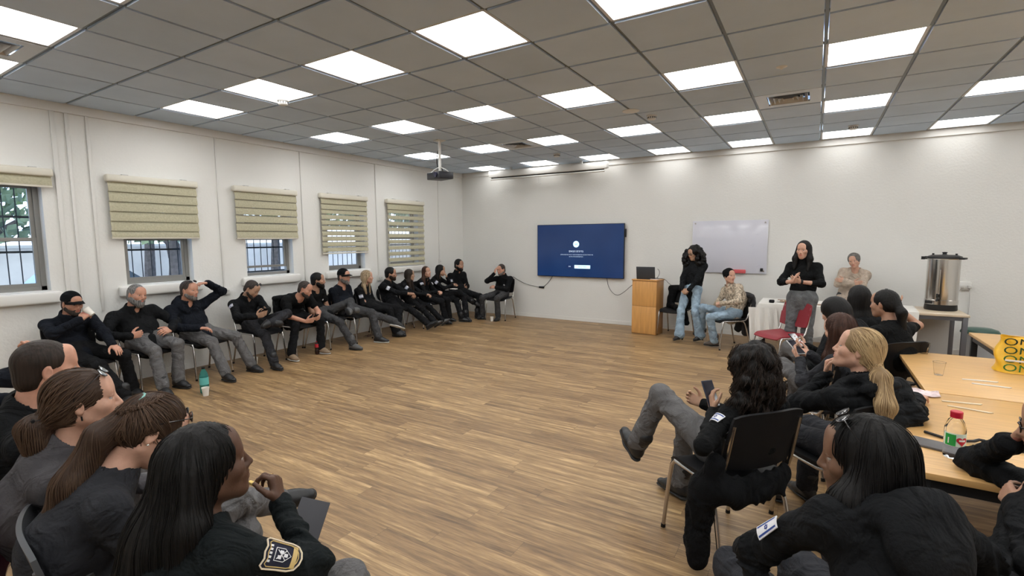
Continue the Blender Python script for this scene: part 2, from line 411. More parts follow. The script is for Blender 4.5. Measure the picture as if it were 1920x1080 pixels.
for y, w, z0, lab in TR:
    b = MB().box((XW, y-w/2, z0), (XW+0.02, y+w/2, HC-0.105), 0.003)
    tag(b.build('cable_trunking', M_TRUNK), 'white vertical cable trunking on left wall, %s' % lab, 'cable trunking', 'cable trunking on the left wall')
def socket(name, loc, rz, lab, n=2, s=1.0):
    o = empty(name, loc, rz, lab, 'wall socket', 'wall sockets')
    MB().box((-0.06*s*n/2, -0.035, -0.05*s), (0.06*s*n/2, 0, 0.05*s), 0.006).build('box', M_PLAST, o)
    for i in range(n):
        x = (i-(n-1)/2)*0.058*s
        MB().lathe([(0, 0.001), (0.016, 0.001), (0.02, 0.004), (0, 0.004)], n=16, M=Matrix.Translation((x, -0.036, 0)) @ Matrix.Rotation(PI/2, 4, 'X')).build('outlet', M_TRUNK, o)
        b = MB()
        for q in (-0.006, 0.006): b.box((x+q-0.002, -0.0425, -0.005), (x+q+0.002, -0.0395, 0.005))
        b.build('pin_holes', M_DARK, o, smooth=False)
    return o
socket('wall_socket', (XW, -5.47, 1.0), PI/2, 'white double wall socket beside the man with his hand on his head', 2)
socket('wall_socket', (XW, -3.84, 1.03), PI/2, 'white single wall socket behind the man with folded arms', 1)
socket('wall_socket', (XW, -2.57, 0.98), PI/2, 'white wall socket beside the blonde woman in black', 2)
socket('wall_socket', (XW, -0.79, 1.22), PI/2, 'white wall socket under the trunking near the corner', 1)
# ================================================================ implicit surfaces -> one continuous mesh
def nrm(v): v = np.asarray(v, float); return v/(np.linalg.norm(v)+1e-12)
class SDF:
    def __init__(s, lo, hi, h):
        s.h = h; s.lo = np.asarray(lo, float); n = np.ceil((np.asarray(hi, float)-s.lo)/h).astype(int)+1
        s.ax = [s.lo[i]+h*np.arange(n[i]) for i in range(3)]; s.D = np.full(tuple(n), 0.5, np.float32); s.n = n
    def win(s, lo, hi):
        a = np.maximum(0, np.floor((lo-s.lo)/s.h).astype(int)); b = np.minimum(s.n, np.ceil((hi-s.lo)/s.h).astype(int)+1)
        if np.any(b <= a): return None
        sl = tuple(slice(a[i], b[i]) for i in range(3))
        g = np.meshgrid(*[s.ax[i][sl[i]].astype(np.float32) for i in range(3)], indexing='ij')
        return sl, g
    def mix(s, sl, d, k, op):
        A = s.D[sl]
        if op == 'add':
            if k > 0:
                h = np.maximum(k-np.abs(A-d), 0)/k; s.D[sl] = np.minimum(A, d)-h*h*k*0.25
            else: s.D[sl] = np.minimum(A, d)
        else:
            if k > 0:
                h = np.maximum(k-np.abs(A+d), 0)/k; s.D[sl] = np.maximum(A, -d)+h*h*k*0.25
            else: s.D[sl] = np.maximum(A, -d)
    def cap(s, a, b, ra, rb=None, k=0.02, fl=1.0, nd=None, wr=None, op='add'):
        """tapered capsule; fl flattens it along nd; wr=(amp, folds, phase, t0, width) makes cloth folds round it"""
        rb = ra if rb is None else rb
        a = np.asarray(a, float); b = np.asarray(b, float); m = max(ra, rb)*max(1, fl)+k+2*s.h+(wr[0] if wr else 0)
        w = s.win(np.minimum(a, b)-m, np.maximum(a, b)+m)
        if w is None: return s
        sl, (X, Y, Z) = w; ba = b-a; L2 = float(ba@ba)+1e-12
        x = X-a[0]; y = Y-a[1]; z = Z-a[2]
        t = (x*ba[0]+y*ba[1]+z*ba[2])/L2; tc = np.clip(t, 0, 1)
        qx = x-tc*ba[0]; qy = y-tc*ba[1]; qz = z-tc*ba[2]
        r = ra+(rb-ra)*tc
        if wr:
            am, fr, ph, t0, tw = wr
            u = nrm(np.cross(ba, (0.3, 0.5, 0.8))); v = nrm(np.cross(ba, u))
            pu = (qx*u[0]+qy*u[1]+qz*u[2])/m; pv = (qx*v[0]+qy*v[1]+qz*v[2])/m
            env = np.exp(-((tc-t0)/tw)**2) if tw < 5 else 1.0
            w1 = np.sin(2*PI*fr*0.5*tc+ph+4.5*pu-3.1*pv+1.2*np.sin(3*pv+7*tc+ph)); w2 = np.sin(2*PI*fr*0.4*tc-ph-5.0*pv+2.6*pu+0.9*np.sin(5*pu+ph))
            r = r+am*env*(0.75*(1-2*np.abs(w1))+0.6*w2)*0.95
        if fl != 1.0:
            nd = nrm(nd); q = (qx*nd[0]+qy*nd[1]+qz*nd[2])*(1/fl-1)
            d = (np.sqrt((qx+q*nd[0])**2+(qy+q*nd[1])**2+(qz+q*nd[2])**2)-r)*min(1, (1+fl)/2)
        else: d = np.sqrt(qx*qx+qy*qy+qz*qz)-r
        s.mix(sl, d, k, op); return s
    def ell(s, c, rad, R=None, k=0.02, op='add', warp=None):
        c = np.asarray(c, float); rad = np.asarray(rad, float); R = np.eye(3) if R is None else R
        ext = np.sqrt(((R*rad)**2).sum(1))+k+2*s.h
        w = s.win(c-ext, c+ext)
        if w is None: return s
        sl, (X, Y, Z) = w; x = X-c[0]; y = Y-c[1]; z = Z-c[2]
        l = [(x*R[0, i]+y*R[1, i]+z*R[2, i]) for i in range(3)]
        k0 = np.sqrt(sum((l[i]/rad[i])**2 for i in range(3))); k1 = np.sqrt(sum((l[i]/rad[i]**2)**2 for i in range(3)))+1e-9
        d = k0*(k0-1)/k1
        if warp is not None: d = d+warp(*l)
        s.mix(sl, d, k, op); return s
    def box(s, c, half, R=None, rnd=0.01, k=0.01, op='add'):
        c = np.asarray(c, float); half = np.asarray(half, float); R = np.eye(3) if R is None else R
        ext = (np.abs(R)*half).sum(1)+k+2*s.h
        w = s.win(c-ext, c+ext)
        if w is None: return s
        sl, (X, Y, Z) = w; x = X-c[0]; y = Y-c[1]; z = Z-c[2]
        q = [np.abs(x*R[0, i]+y*R[1, i]+z*R[2, i])-(half[i]-rnd) for i in range(3)]
        d = np.sqrt(sum(np.maximum(v, 0)**2 for v in q))+np.minimum(np.maximum(q[0], np.maximum(q[1], q[2])), 0)-rnd
        s.mix(sl, d, k, op); return s
    def noise(s, amp, freq, seed=0):
        """soft crumple over the whole field, evaluated only near the surface"""
        r = np.random.RandomState(seed); idx = np.nonzero(np.abs(s.D) < 0.03)
        P = np.stack([s.ax[i][idx[i]] for i in range(3)], 1); v = np.zeros(len(P)); ph = 0
        for o in range(5):
            d = nrm(r.randn(3)); e = nrm(r.randn(3)); f = freq*(0.7+0.35*o)
            v += np.sin(P@d*f+1.8*np.sin(P@e*f*0.7+r.rand()*6)+r.rand()*6)/(1+0.35*o)
        s.D[idx] += (amp*v/2.2).astype(np.float32); return s
    def mesh(s):
        D = s.D; D[0] = D[-1] = 0.5; D[:, 0] = D[:, -1] = 0.5; D[:, :, 0] = D[:, :, -1] = 0.5
        S = D < 0; n = D.shape
        cnt = np.zeros((n[0]-1, n[1]-1, n[2]-1), np.int8); sl = (slice(None, -1), slice(1, None))
        for i in (0, 1):
            for j in (0, 1):
                for k in (0, 1): cnt += S[sl[i], sl[j], sl[k]]
        act = np.nonzero((cnt > 0) & (cnt < 8)); N = len(act[0])
        ids = np.full(cnt.shape, -1, np.int32); ids[act] = np.arange(N)
        acc = np.zeros((N, 3), np.float32); num = np.zeros(N, np.float32)
        cor = {}
        for i in (0, 1):
            for j in (0, 1):
                for k in (0, 1): cor[i, j, k] = D[act[0]+i, act[1]+j, act[2]+k]
        for ax in range(3):
            for a in (0, 1):
                for b in (0, 1):
                    c0 = [a, b]; c0.insert(ax, 0); c1 = list(c0); c1[ax] = 1
                    d0, d1 = cor[tuple(c0)], cor[tuple(c1)]; m = (d0 < 0) != (d1 < 0)
                    t = np.where(m, d0/np.where(d0 == d1, 1, d0-d1), 0)
                    p = np.zeros((N, 3), np.float32)
                    for q in range(3): p[:, q] = t if q == ax else c0[q]
                    acc += p*m[:, None]; num += m
        V = (np.stack(act, 1)+acc/num[:, None])*s.h+s.lo
        F = []
        for ax in range(3):
            o = [q for q in range(3) if q != ax]
            a = [slice(None)]*3; b = [slice(None)]*3; a[ax] = slice(None, -1); b[ax] = slice(1, None)
            for q in o: a[q] = slice(1, -1); b[q] = slice(1, -1)
            A, B = S[tuple(a)], S[tuple(b)]; e = np.nonzero(A != B)
            if not len(e[0]): continue
            fl = A[e]; I = [e[q]+(0 if q == ax else 1) for q in range(3)]
            def c(u, v):
                J = [I[0], I[1], I[2]]; J = list(J); J[o[0]] = J[o[0]]-u; J[o[1]] = J[o[1]]-v; return ids[tuple(J)]
            q = np.stack([c(1, 1), c(0, 1), c(0, 0), c(1, 0)], 1)
            if ax == 1: fl = ~fl
            q[~fl] = q[~fl][:, ::-1]; F.append(q)
        return V, np.concatenate(F)
def np_mesh(name, V, F, mats, parent=None, mi=None):
    me = bpy.data.meshes.new(name); me.vertices.add(len(V)); me.vertices.foreach_set('co', np.asarray(V, np.float32).ravel())
    me.loops.add(F.size); me.loops.foreach_set('vertex_index', F.astype(np.int32).ravel())
    me.polygons.add(len(F)); me.polygons.foreach_set('loop_start', np.arange(0, F.size, F.shape[1], dtype=np.int32))
    for m in (mats if isinstance(mats, (list, tuple)) else [mats]): me.materials.append(m)
    if mi is not None: me.polygons.foreach_set('material_index', np.asarray(mi, np.int32))
    me.polygons.foreach_set('use_smooth', np.ones(len(F), bool)); me.update(calc_edges=True); me.validate()
    o = bpy.data.objects.new(name, me); C.objects.link(o); o.parent = parent
    return o
def relax(V, F, it=1, w=0.5):
    """a little Laplacian smoothing to take the voxel steps off"""
    for _ in range(it):
        acc = np.zeros_like(V); num = np.zeros(len(V))
        for k in range(4):
            a, b = F[:, k], F[:, (k+1) % 4]
            for q in range(3): acc[:, q] += np.bincount(a, V[b, q], len(V))
            num += np.bincount(a, minlength=len(V))
            for q in range(3): acc[:, q] += np.bincount(b, V[a, q], len(V))
            num += np.bincount(b, minlength=len(V))
        V = V*(1-w)+w*acc/np.maximum(num, 1)[:, None]
    return V
def sdf_obj(name, s, mats, parent, rel=1, fn=None, disp=None):
    V, F = s.mesh()
    if not len(F): return None
    V = relax(V, F, rel)
    if disp is not None: V = disp(V, F)
    mi = fn(V[F].mean(1)) if fn else None
    return np_mesh(name, V, F, mats, parent, mi)
def vnormals(V, F):
    n = np.cross(V[F[:, 2]]-V[F[:, 0]], V[F[:, 3]]-V[F[:, 1]]); N = np.zeros_like(V)
    for k in range(4):
        for q in range(3): N[:, q] += np.bincount(F[:, k], n[:, q], len(V))
    return N/(np.linalg.norm(N, axis=1)[:, None]+1e-12)
# ================================================================ people
SKIN = {
 'fair': (0.52, 0.30, 0.215), 'rose': (0.50, 0.26, 0.18), 'tan': (0.37, 0.205, 0.135), 'olive': (0.42, 0.25, 0.165), 'dark': (0.085, 0.042, 0.026), 'brown': (0.16, 0.085, 0.052)}
def skin_mat(t):
    c = SKIN[t]; m = mat('skin '+t, c, 0.52, noise=0.10, nscale=30, bump=0.06, bscale=220, spec=0.35)
    B = m.node_tree.nodes['Principled BSDF']
    B.inputs['Subsurface Weight'].default_value = 0.12; B.inputs['Subsurface Radius'].default_value = (0.012, 0.005, 0.003); B.inputs['Subsurface Scale'].default_value = 0.5
    return m
def lip_mat(t):
    c = SKIN[t]; return mat('lips '+t, (c[0]*0.85, c[1]*0.55, c[2]*0.6), 0.4)
def cloth(name, col, rough=0.85, bump=0.25, bs=140, nz=0.18, sheen=0.0):
    if name in MATS: return MATS[name]
    m = mat(name, col, rough, noise=nz, nscale=14, bump=bump, bscale=bs, spec=0.16, sheen=sheen)
    N, L, B = nodes(m); fine = [n for n in N if n.type == 'BUMP'][0]; tc = [n for n in N if n.type == 'TEX_COORD'][0]
    t = N.new('ShaderNodeTexNoise'); t.inputs['Scale'].default_value = 6.5; t.inputs['Detail'].default_value = 3; t.inputs['Distortion'].default_value = 1.6; L.new(tc.outputs['Object'], t.inputs['Vector'])
    r = N.new('ShaderNodeValToRGB'); r.color_ramp.elements[0].position = 0.38; r.color_ramp.elements[1].position = 0.60; L.new(t.outputs['Fac'], r.inputs[0])
    b = N.new('ShaderNodeBump'); b.inputs['Strength'].default_value = 0.55; b.inputs['Distance'].default_value = 0.02; L.new(r.outputs[0], b.inputs['Height']); L.new(b.outputs[0], fine.inputs['Normal'])
    return m
M_BLK = cloth('black cloth', (0.0071, 0.0078, 0.0088)); M_BLK2 = cloth('black knit', (0.0054, 0.0058, 0.0065), 0.95, 0.4, 200)
M_NAVY = cloth('navy black cloth', (0.0068, 0.0085, 0.0129)); M_TEE = cloth('black jersey', (0.0054, 0.0058, 0.0061), 0.9)
M_GREEN = cloth('black green shirt', (0.0061, 0.0085, 0.0092)); M_GREY = cloth('charcoal grey shirt', (0.062, 0.059, 0.063)); M_SLATE = cloth('dark slate shirt', (0.024, 0.025, 0.029))
M_PGREY = cloth('grey trousers', (0.115, 0.112, 0.113)); M_PDK = cloth('dark grey trousers', (0.05, 0.05, 0.052)); M_PBLK = cloth('black trousers', (0.0082, 0.0085, 0.0095)); M_PCHAR = cloth('charcoal trousers', (0.024, 0.024, 0.027))
M_JEAN = cloth('light blue denim', (0.27, 0.36, 0.44), 0.85, 0.35, 260, 0.25); M_JGREY = cloth('grey denim', (0.12, 0.125, 0.13), 0.85, 0.35, 260, 0.3)
M_BEIGE = cloth('beige knit', (0.44, 0.36, 0.29), 0.95, 0.7, 120); 
M_SHOE = mat('black shoe leather', (0.012, 0.012, 0.013), 0.45, bump=0.1, bscale=120); M_SOLE = mat('dark rubber', (0.018, 0.018, 0.018), 0.7); M_SOLEW = mat('white rubber', (0.6, 0.6, 0.58), 0.5)
M_TAN = mat('sand suede', (0.24, 0.17, 0.11), 0.85, noise=0.2, bump=0.2); M_GRSH = mat('grey trainer', (0.09, 0.09, 0.09), 0.7, noise=0.2); M_BOOTB = mat('brown suede boot', (0.075, 0.06, 0.05), 0.8, noise=0.2)
M_EYEW = mat('eye white', (0.42, 0.39, 0.37), 0.2); M_IRIS = mat('iris', (0.03, 0.018, 0.01), 0.1)
M_GLASSES = mat('spectacle frame', (0.015, 0.013, 0.013), 0.25); M_LENS = mat('dark lens', (0.015, 0.015, 0.02), 0.05, spec=0.8)
M_PATCHW = mat('patch white', (0.66, 0.66, 0.68), 0.8); M_PATCHB = mat('patch blue', (0.02, 0.05, 0.22), 0.8); M_GOLD = mat('gold', (0.75, 0.5, 0.2), 0.25, 1.0); M_SILV = mat('silver', (0.75, 0.75, 0.75), 0.2, 1.0)
def hair_mat(name, col, rough=0.5, streak=None, plain=0):
    if name in MATS: return MATS[name]
    m = mat(name, col, rough, spec=0.25); N, L, B = nodes(m)
    if plain: return m
    tc = N.new('ShaderNodeTexCoord'); mp = N.new('ShaderNodeMapping'); mp.inputs['Scale'].default_value = (60, 60, 3.5); L.new(tc.outputs['Object'], mp.inputs[0])
    t = N.new('ShaderNodeTexNoise'); t.inputs['Scale'].default_value = 2; t.inputs['Detail'].default_value = 4; L.new(mp.outputs[0], t.inputs['Vector'])
    r = N.new('ShaderNodeValToRGB'); L.new(t.outputs['Fac'], r.inputs[0]); L.new(r.outputs[0], B.inputs['Base Color'])
    r.color_ramp.elements[0].position = 0.35; r.color_ramp.elements[1].position = 0.7
    r.color_ramp.elements[0].color = tuple(c*0.6 for c in col)+(1,); r.color_ramp.elements[1].color = tuple(streak or [c*1.35 for c in col])+(1,)
    bu = N.new('ShaderNodeBump'); bu.inputs['Strength'].default_value = 0.5; bu.inputs['Distance'].default_value = 0.004; L.new(t.outputs['Fac'], bu.inputs['Height']); L.new(bu.outputs[0], B.inputs['Normal'])
    return m
H_BLK = hair_mat('black hair', (0.0055, 0.0048, 0.0045), 0.55); H_DBR = hair_mat('dark brown hair', (0.022, 0.014, 0.010)); H_BRN = hair_mat('brown hair', (0.055, 0.030, 0.018)); H_RED = hair_mat('auburn hair', (0.05, 0.022, 0.014))
H_BLD = hair_mat('blonde hair', (0.22, 0.15, 0.085), streak=(0.5, 0.38, 0.24)); H_GRY = hair_mat('grey hair', (0.10, 0.095, 0.09), 0.6, streak=(0.28, 0.27, 0.26)); H_SALT = hair_mat('greying stubble', (0.07, 0.06, 0.055), 0.7, streak=(0.3, 0.28, 0.27)); H_BUZZ = hair_mat('cropped hair', (0.05, 0.04, 0.035), 0.7)
def ik(a, t, l1, l2, pole):
    d = t-a; L = np.linalg.norm(d); t2 = t
    if L > (l1+l2)*0.995: d = d/L*(l1+l2)*0.995; L = np.linalg.norm(d); t2 = a+d
    if L < abs(l1-l2)+0.03: L = abs(l1-l2)+0.03
    u = nrm(d); x = (l1*l1-l2*l2+L*L)/(2*L); h = math.sqrt(max(0, l1*l1-x*x))
    p = np.asarray(pole, float); p = nrm(p-u*(p@u))
    return a+u*x+p*h, t2
def rotm(yaw, pitch, roll):
    """columns: forward, left, up; pitch > 0 looks down"""
    y, p, r = [math.radians(v) for v in (yaw, pitch, roll)]
    return np.array(Matrix.Rotation(y, 3, 'Z') @ Matrix.Rotation(p, 3, 'Y') @ Matrix.Rotation(r, 3, 'X'))
def hand_sdf(s, W, d, n, side, sc, curl=0.35, spread=0.02, thumb=0.5, pinch=None):
    d = nrm(d); n = np.asarray(n, float); n = nrm(n-d*(n@d)); t = np.cross(d, n)*(1 if side == 'R' else -1)
    curl = [curl]*4 if np.isscalar(curl) else curl
    off = [0.030, 0.010, -0.010, -0.028]; kl = [0.088, 0.092, 0.088, 0.080]; fl = [0.072, 0.080, 0.074, 0.058]
    tips = []
    for i in range(4):
        K = W+(d*kl[i]+t*off[i])*sc
        s.cap(W+(d*0.012+t*off[i]*0.55)*sc, K, 0.0165*sc, 0.0122*sc, k=0.010)
        p = K; th = 0.12; r = 0.0094 if i < 3 else 0.0082
        for j, (fr, bend) in enumerate(((0.45, 1.05), (0.30, 1.35), (0.25, 0.8))):
            th += curl[i]*bend
            q = p+(d*math.cos(th)+n*math.sin(th)+t*spread*(1.5-i))*fl[i]*fr*sc
            s.cap(p, q, r*sc, (r-0.0011)*sc, k=0.004); p = q; r -= 0.0009
        tips.append(p)
    p = W+(d*0.024+t*0.024)*sc
    for j, (L, r) in enumerate(((0.040, 0.0135), (0.033, 0.0108), (0.027, 0.0095))):
        v = nrm(d*(0.55+0.25*j)+t*(0.75-0.42*j*thumb*1.4)+n*(0.28+0.35*thumb*j))
        q = p+v*L*sc; s.cap(p, q, r*sc, (r-0.0015)*sc, k=0.008 if j == 0 else 0.004); p = q
    tips.append(p)
    return tips
def face_sdf(s, c, R, hs, sex, fine, jaw=1.0):
    P = lambda f, l, u: c+R@np.array((f, l, u))*hs
    E = lambda f, l, u, a, b, d, k=0.02, op='add': s.ell(P(f, l, u), np.array((a, b, d))*hs, R, k*hs, op)
    Cc = lambda p, q, ra, rb, k=0.02, op='add': s.cap(P(*p), P(*q), ra*hs, rb*hs, k=k*hs, op=op)
    m = sex == 'm'; w = 1.0 if m else 0.95
    E(-0.014, 0, 0.034, 0.098, 0.077, 0.092, 0.01)
    E(0.030, 0, -0.025, 0.066, 0.062*w*jaw, 0.092, 0.03)
    for sg in (-1, 1):
        Cc((0.0, sg*0.052*w*jaw, -0.055), (0.070, sg*0.014, -0.103), 0.024, 0.016, 0.035)
        E(0.062, sg*0.044, -0.022, 0.028, 0.022, 0.024, 0.03)
    E(0.074, 0, -0.102, 0.019, 0.020 if m else 0.016, 0.017, 0.03)
    Cc((0.082, -0.036, 0.028), (0.082, 0.036, 0.028), 0.013, 0.013, 0.025)
    E(0.070, 0, 0.062, 0.026, 0.05, 0.04, 0.03)
    for sg in (-1, 1): E(0.104, sg*0.033, 0.006, 0.022, 0.019, 0.0125, 0.012, 'sub')
    Cc((0.094, 0, 0.014), (0.113, 0, -0.029), 0.0078, 0.0108, 0.012)
    E(0.112, 0, -0.032, 0.012, 0.011, 0.0095, 0.006)
    for sg in (-1, 1): E(0.101, sg*0.0125, -0.035, 0.0115, 0.0078, 0.0078, 0.006)
    E(0.088, 0, -0.062, 0.016, 0.028, 0.022, 0.02)
    E(0.1015, 0, -0.0585, 0.0078, 0.022, 0.0058, 0.006); E(0.1005, 0, -0.0705, 0.0078, 0.019, 0.0062, 0.006)
    if fine: E(0.109, 0, -0.0642, 0.012, 0.021, 0.0016, 0.004, 'sub')
    for sg in (-1, 1):
        Re = R@np.array(Matrix.Rotation(sg*0.35, 3, 'Z'))
        s.ell(P(-0.008, sg*0.080, -0.006), np.array((0.019, 0.0085, 0.032))*hs, Re, 0.008*hs)
        if fine: s.ell(P(-0.004, sg*0.0885, -0.003), np.array((0.011, 0.006, 0.019))*hs, Re, 0.005*hs, 'sub')
        if fine:   # eyelids
            Cc((0.0895, sg*0.046, 0.0115), (0.0955, sg*0.020, 0.0115), 0.0042, 0.0042, 0.005); Cc((0.089, sg*0.045, -0.004), (0.0945, sg*0.021, -0.004), 0.0038, 0.0038, 0.005)
    return P
ALLP = {}
def person(pid, label, pos, yaw, H=1.74, sex='m', near=0, skin='olive', pz=0.53, lean=-14, slouch=12, side=0, twist=0, head=(0, 0, 0), hoff=(0, 0, 0),
           feet=None, hands=None, girth=1.0, belly=0.0, top=None, pants=None, shoes=None, hair=None, beard=None, cap=None, glasses=None, extra=None,
           shrug=0.0, group=None, brows=None, jaw=1.0, knee=None, neck_len=1.0, ht=None, nf=0.12):
    s = H/1.74; cy, sy = math.cos(math.radians(yaw)), math.sin(math.radians(yaw))
    root = empty('person', (pos[0], pos[1], 0), math.radians(yaw), label, 'person', group)
    def L(v):
        if len(v) == 4: x, y = v[1]-pos[0], v[2]-pos[1]; return np.array((x*cy+y*sy, -x*sy+y*cy, v[3]), float)
        return np.array(v, float)
    def Ld(v):
        if len(v) == 4: return nrm((v[1]*cy+v[2]*sy, -v[1]*sy+v[2]*cy, v[3]))
        return nrm(v)
    f = sex == 'f'; top = dict(top or {}); pants = dict(pants or {}); shoes = dict(shoes or {}); hair = dict(hair or {})
    if ht is not None:
        tgt = L(ht)
        def hp(l_, s_, sd_):
            def dv(a): a = math.radians(a); b = math.radians(sd_); return nrm((math.sin(a), math.sin(b), math.cos(a)*math.cos(b)))
            a1, a2 = dv(l_-s_), dv(l_+s_); N_ = np.array((0, 0, pz))+a1*0.25*s+a2*0.255*s; R_ = rotm(*head); n_ = nrm(a2*0.75+np.array((nf, 0, 0.5))+R_[:, 2]*0.6)
            return N_+n_*0.112*s*neck_len+R_[:, 2]*0.062*s+R_[:, 0]*0.028*s
        q = np.array((lean, slouch, side), float)
        for _ in range(40):
            r_ = hp(*q)-tgt; Jc = np.stack([(hp(*(q+e))-hp(*q)) for e in np.eye(3)], 1)
            q = q-np.linalg.solve(Jc.T@Jc+1e-7*np.eye(3), Jc.T@r_).clip(-6, 6); q = np.clip(q, (-45, -4, -35), (45, 38, 35))
        lean, slouch, side = q; r_ = hp(*q)-tgt
        print('HT', pid, 'miss' if np.linalg.norm(r_) > 0.03 else 'ok', (-r_).round(3), q.round(1), 'tgt', tgt.round(2))
    # ---- skeleton
    def dirv(a): a = math.radians(a); b = math.radians(side); return nrm((math.sin(a), math.sin(b), math.cos(a)*math.cos(b)))
    Pv = np.array((0, 0, pz)); d1 = dirv(lean-slouch); d2 = dirv(lean+slouch)
    Wa = Pv+d1*0.25*s; Nk = Wa+d2*0.255*s
    tw = math.radians(twist); lat = np.array((-math.sin(tw), math.cos(tw), 0)); lat = nrm(lat-d2*(lat@d2)); fw = np.cross(lat, d2)
    latp = np.array((0, 1.0, 0)); fwp = np.cross(latp, d1)
    shw = (0.158 if f else 0.180)*s*(0.5+0.5*girth); sh = {k: Nk-d2*(0.055-shrug)*s+lat*sg*shw for k, sg in (('L', 1), ('R', -1))}
    HR = rotm(*head); nd = nrm(d2*0.75+np.array((nf, 0, 0.5))+HR[:, 2]*0.6)
    hs = s*0.97*(0.97 if f else 1.0); Hc = Nk+nd*0.112*s*neck_len+HR[:, 2]*0.062*s+HR[:, 0]*0.028*s+np.array(hoff)
    hip = {k: Pv+latp*sg*0.088*s for k, sg in (('L', 1), ('R', -1))}
    lt_, ls_ = 0.435*s, 0.425*s; ua, fa = 0.285*s, 0.255*s
    J = {}
    feet = feet or {}; hands = hands or {}
    for k, sg in (('L', 1), ('R', -1)):
        ft = feet.get(k, {}); A = L(ft.get('a', (0.42, sg*0.12, 0.09)))
        K, A = ik(hip[k], A, lt_, ls_, Ld(ft.get('pole', (0.6, sg*0.08, 0.8))))
        tv = Ld(ft['toe']) if 'toe' in ft else np.array((1, sg*0.18, 0))
        if A[2] < 0.2 and 'toe' not in ft: tv = nrm((tv[0], tv[1], 0)); up = np.array((0, 0, 1.0))
        else: up = K-A
        up = nrm(up-nrm(tv)*(up@nrm(tv))); tv = nrm(tv); lf = np.cross(up, tv)
        J[k+'K'], J[k+'A'], J[k+'F'] = K, A, np.stack((tv, lf, up), 1)
        hd = hands.get(k, {}); wv = hd.get('w', (0.28, sg*0.13, pz+0.14)); Wt = Nk+(fw*wv[1]+lat*wv[2]+d2*wv[3])*s if wv[0] == 't' else L(wv)
        E, Wt = (L(hd['e']), Wt) if 'e' in hd else ik(sh[k], Wt, ua, fa, Ld(hd.get('pole', (-0.3, sg*0.6, -0.7))))
        J[k+'E'], J[k+'W'] = E, Wt
        fd = nrm(Wt-E); J[k+'d'] = Ld(hd['d']) if 'd' in hd else fd
        J[k+'n'] = Ld(hd['n']) if 'n' in hd else np.array((0.1, -sg*0.4, -0.9))
    pts = [Pv, Nk, Hc, *sh.values(), *[J[a+b] for a in 'LR' for b in 'KAEW']]
    lo = np.min(pts, 0)-0.27; hi = np.max(pts, 0)+0.27; lo[2] = min(lo[2], -0.02)
    if near: vb, vc, vh, vs = (0.0048, 0.0068, 0.006, 0.005) if near > 1 else (0.0056, 0.0085, 0.0065, 0.006)
    else: vb, vc, vh, vs = 0.0072, 0.0105, 0.0085, 0.0075
    # ---- body: one continuous skin surface
    B = SDF(lo, hi, vb); g = girth
    B.cap(Pv-d1*0.02*s, Wa, 0.115*s*g, 0.105*s*g, fl=0.68, nd=fwp); B.cap(Wa, Nk-d2*0.13*s, 0.108*s*g, 0.125*s*g, 0.05, fl=0.66, nd=fw)
    B.cap(sh['L'], sh['R'], 0.042*s, 0.042*s, 0.05); B.cap(Nk-d2*0.07*s-fw*0.010*s, Nk+d2*0.005, 0.070*s, 0.055*s, 0.04)
    nr = (0.049 if f else 0.058)*s*(0.6+0.4*g)
    B.cap(Nk-d2*0.03*s, Hc-HR[:, 2]*0.045*s-HR[:, 0]*0.022*s, nr*1.06, nr*0.96, 0.03)
    for k in 'LR':
        cv = 0.72 if dict(top or {}).get('sleeve', 1.0) > 0.9 else 1.0
        B.cap(sh[k], J[k+'E'], 0.044*s*cv, 0.037*s*cv, 0.03); B.cap(J[k+'E'], J[k+'W'], 0.039*s*cv*(0.92 if f else 1), 0.0255*s*(0.92 if f else 1), 0.02)
        B.cap(hip[k], J[k+'K'], 0.07*s, 0.045*s, 0.04); B.cap(J[k+'K'], J[k+'A'], 0.047*s, 0.033*s, 0.02)
        F = J[k+'F']; B.cap(J[k+'A']-F[:, 2]*0.035*s, J[k+'A']+F[:, 0]*0.11*s-F[:, 2]*0.056*s, 0.027*s, 0.014*s, 0.02)
        hd = hands.get(k, {})
        J[k+'tips'] = hand_sdf(B, J[k+'W'], J[k+'d'], J[k+'n'], k, s*(0.93 if f else 1.03), hd.get('curl', 0.42), hd.get('spread', 0.03), hd.get('thumb', 0.5))
    P = face_sdf(B, Hc, HR, hs, sex, near, jaw)
    RI = HR.T/hs
    def face_mi(c):
        q = (c-Hc)@RI.T; a = np.zeros(len(c), int)
        e = ((q[:, 1])/0.0215)**2+((q[:, 2]+0.0645)/0.0125)**2
        a[(e < 1) & (q[:, 0] > 0.088)] = 1
        return a
    body = sdf_obj('body', B, [skin_mat(skin), lip_mat(skin)], root, 1, face_mi)
    # ---- eyes, brows
    ex, ez = 0.0795, 0.0045
    for sg in (-1, 1):
        b = MB(); Mx = Matrix.Translation(P(ex, sg*0.0325, ez)) @ Matrix([list(r) for r in HR]).to_4x4() @ Matrix.Rotation(PI/2, 4, 'Y')
        r = 0.0138*hs; prof = [(r*math.sin(a), r*math.cos(a)) for a in np.linspace(0, PI, 9)]; prof[0] = (0, r); prof[-1] = (0, -r)
        b.mi = 0; b.lathe(prof, n=14, M=Mx)
        ctr = Vector(P(ex, sg*0.0325, ez)); fd = Vector(HR[:, 0])
        for fc in b.bm.faces:
            if (fc.calc_center_median()-ctr).normalized().dot(fd) > 0.84: fc.material_index = 1
        b.build('eye', [M_EYEW, M_IRIS], root)
    hm = hair.get('mat', H_DBR); bm_ = brows or (hm if hm not in (H_GRY, H_BLD) else H_BRN)
    if near or True:
        for sg in (-1, 1):
            b = MB(); b.tube([P(0.0935, sg*0.014, 0.0255), P(0.0925, sg*0.030, 0.0325), P(0.078, sg*0.050, 0.0285)], [0.0030*hs, 0.0034*hs, 0.0034*hs, 0.0025*hs, 0.0014*hs], 6, smooth=1)
            b.build('eyebrow', bm_, root)
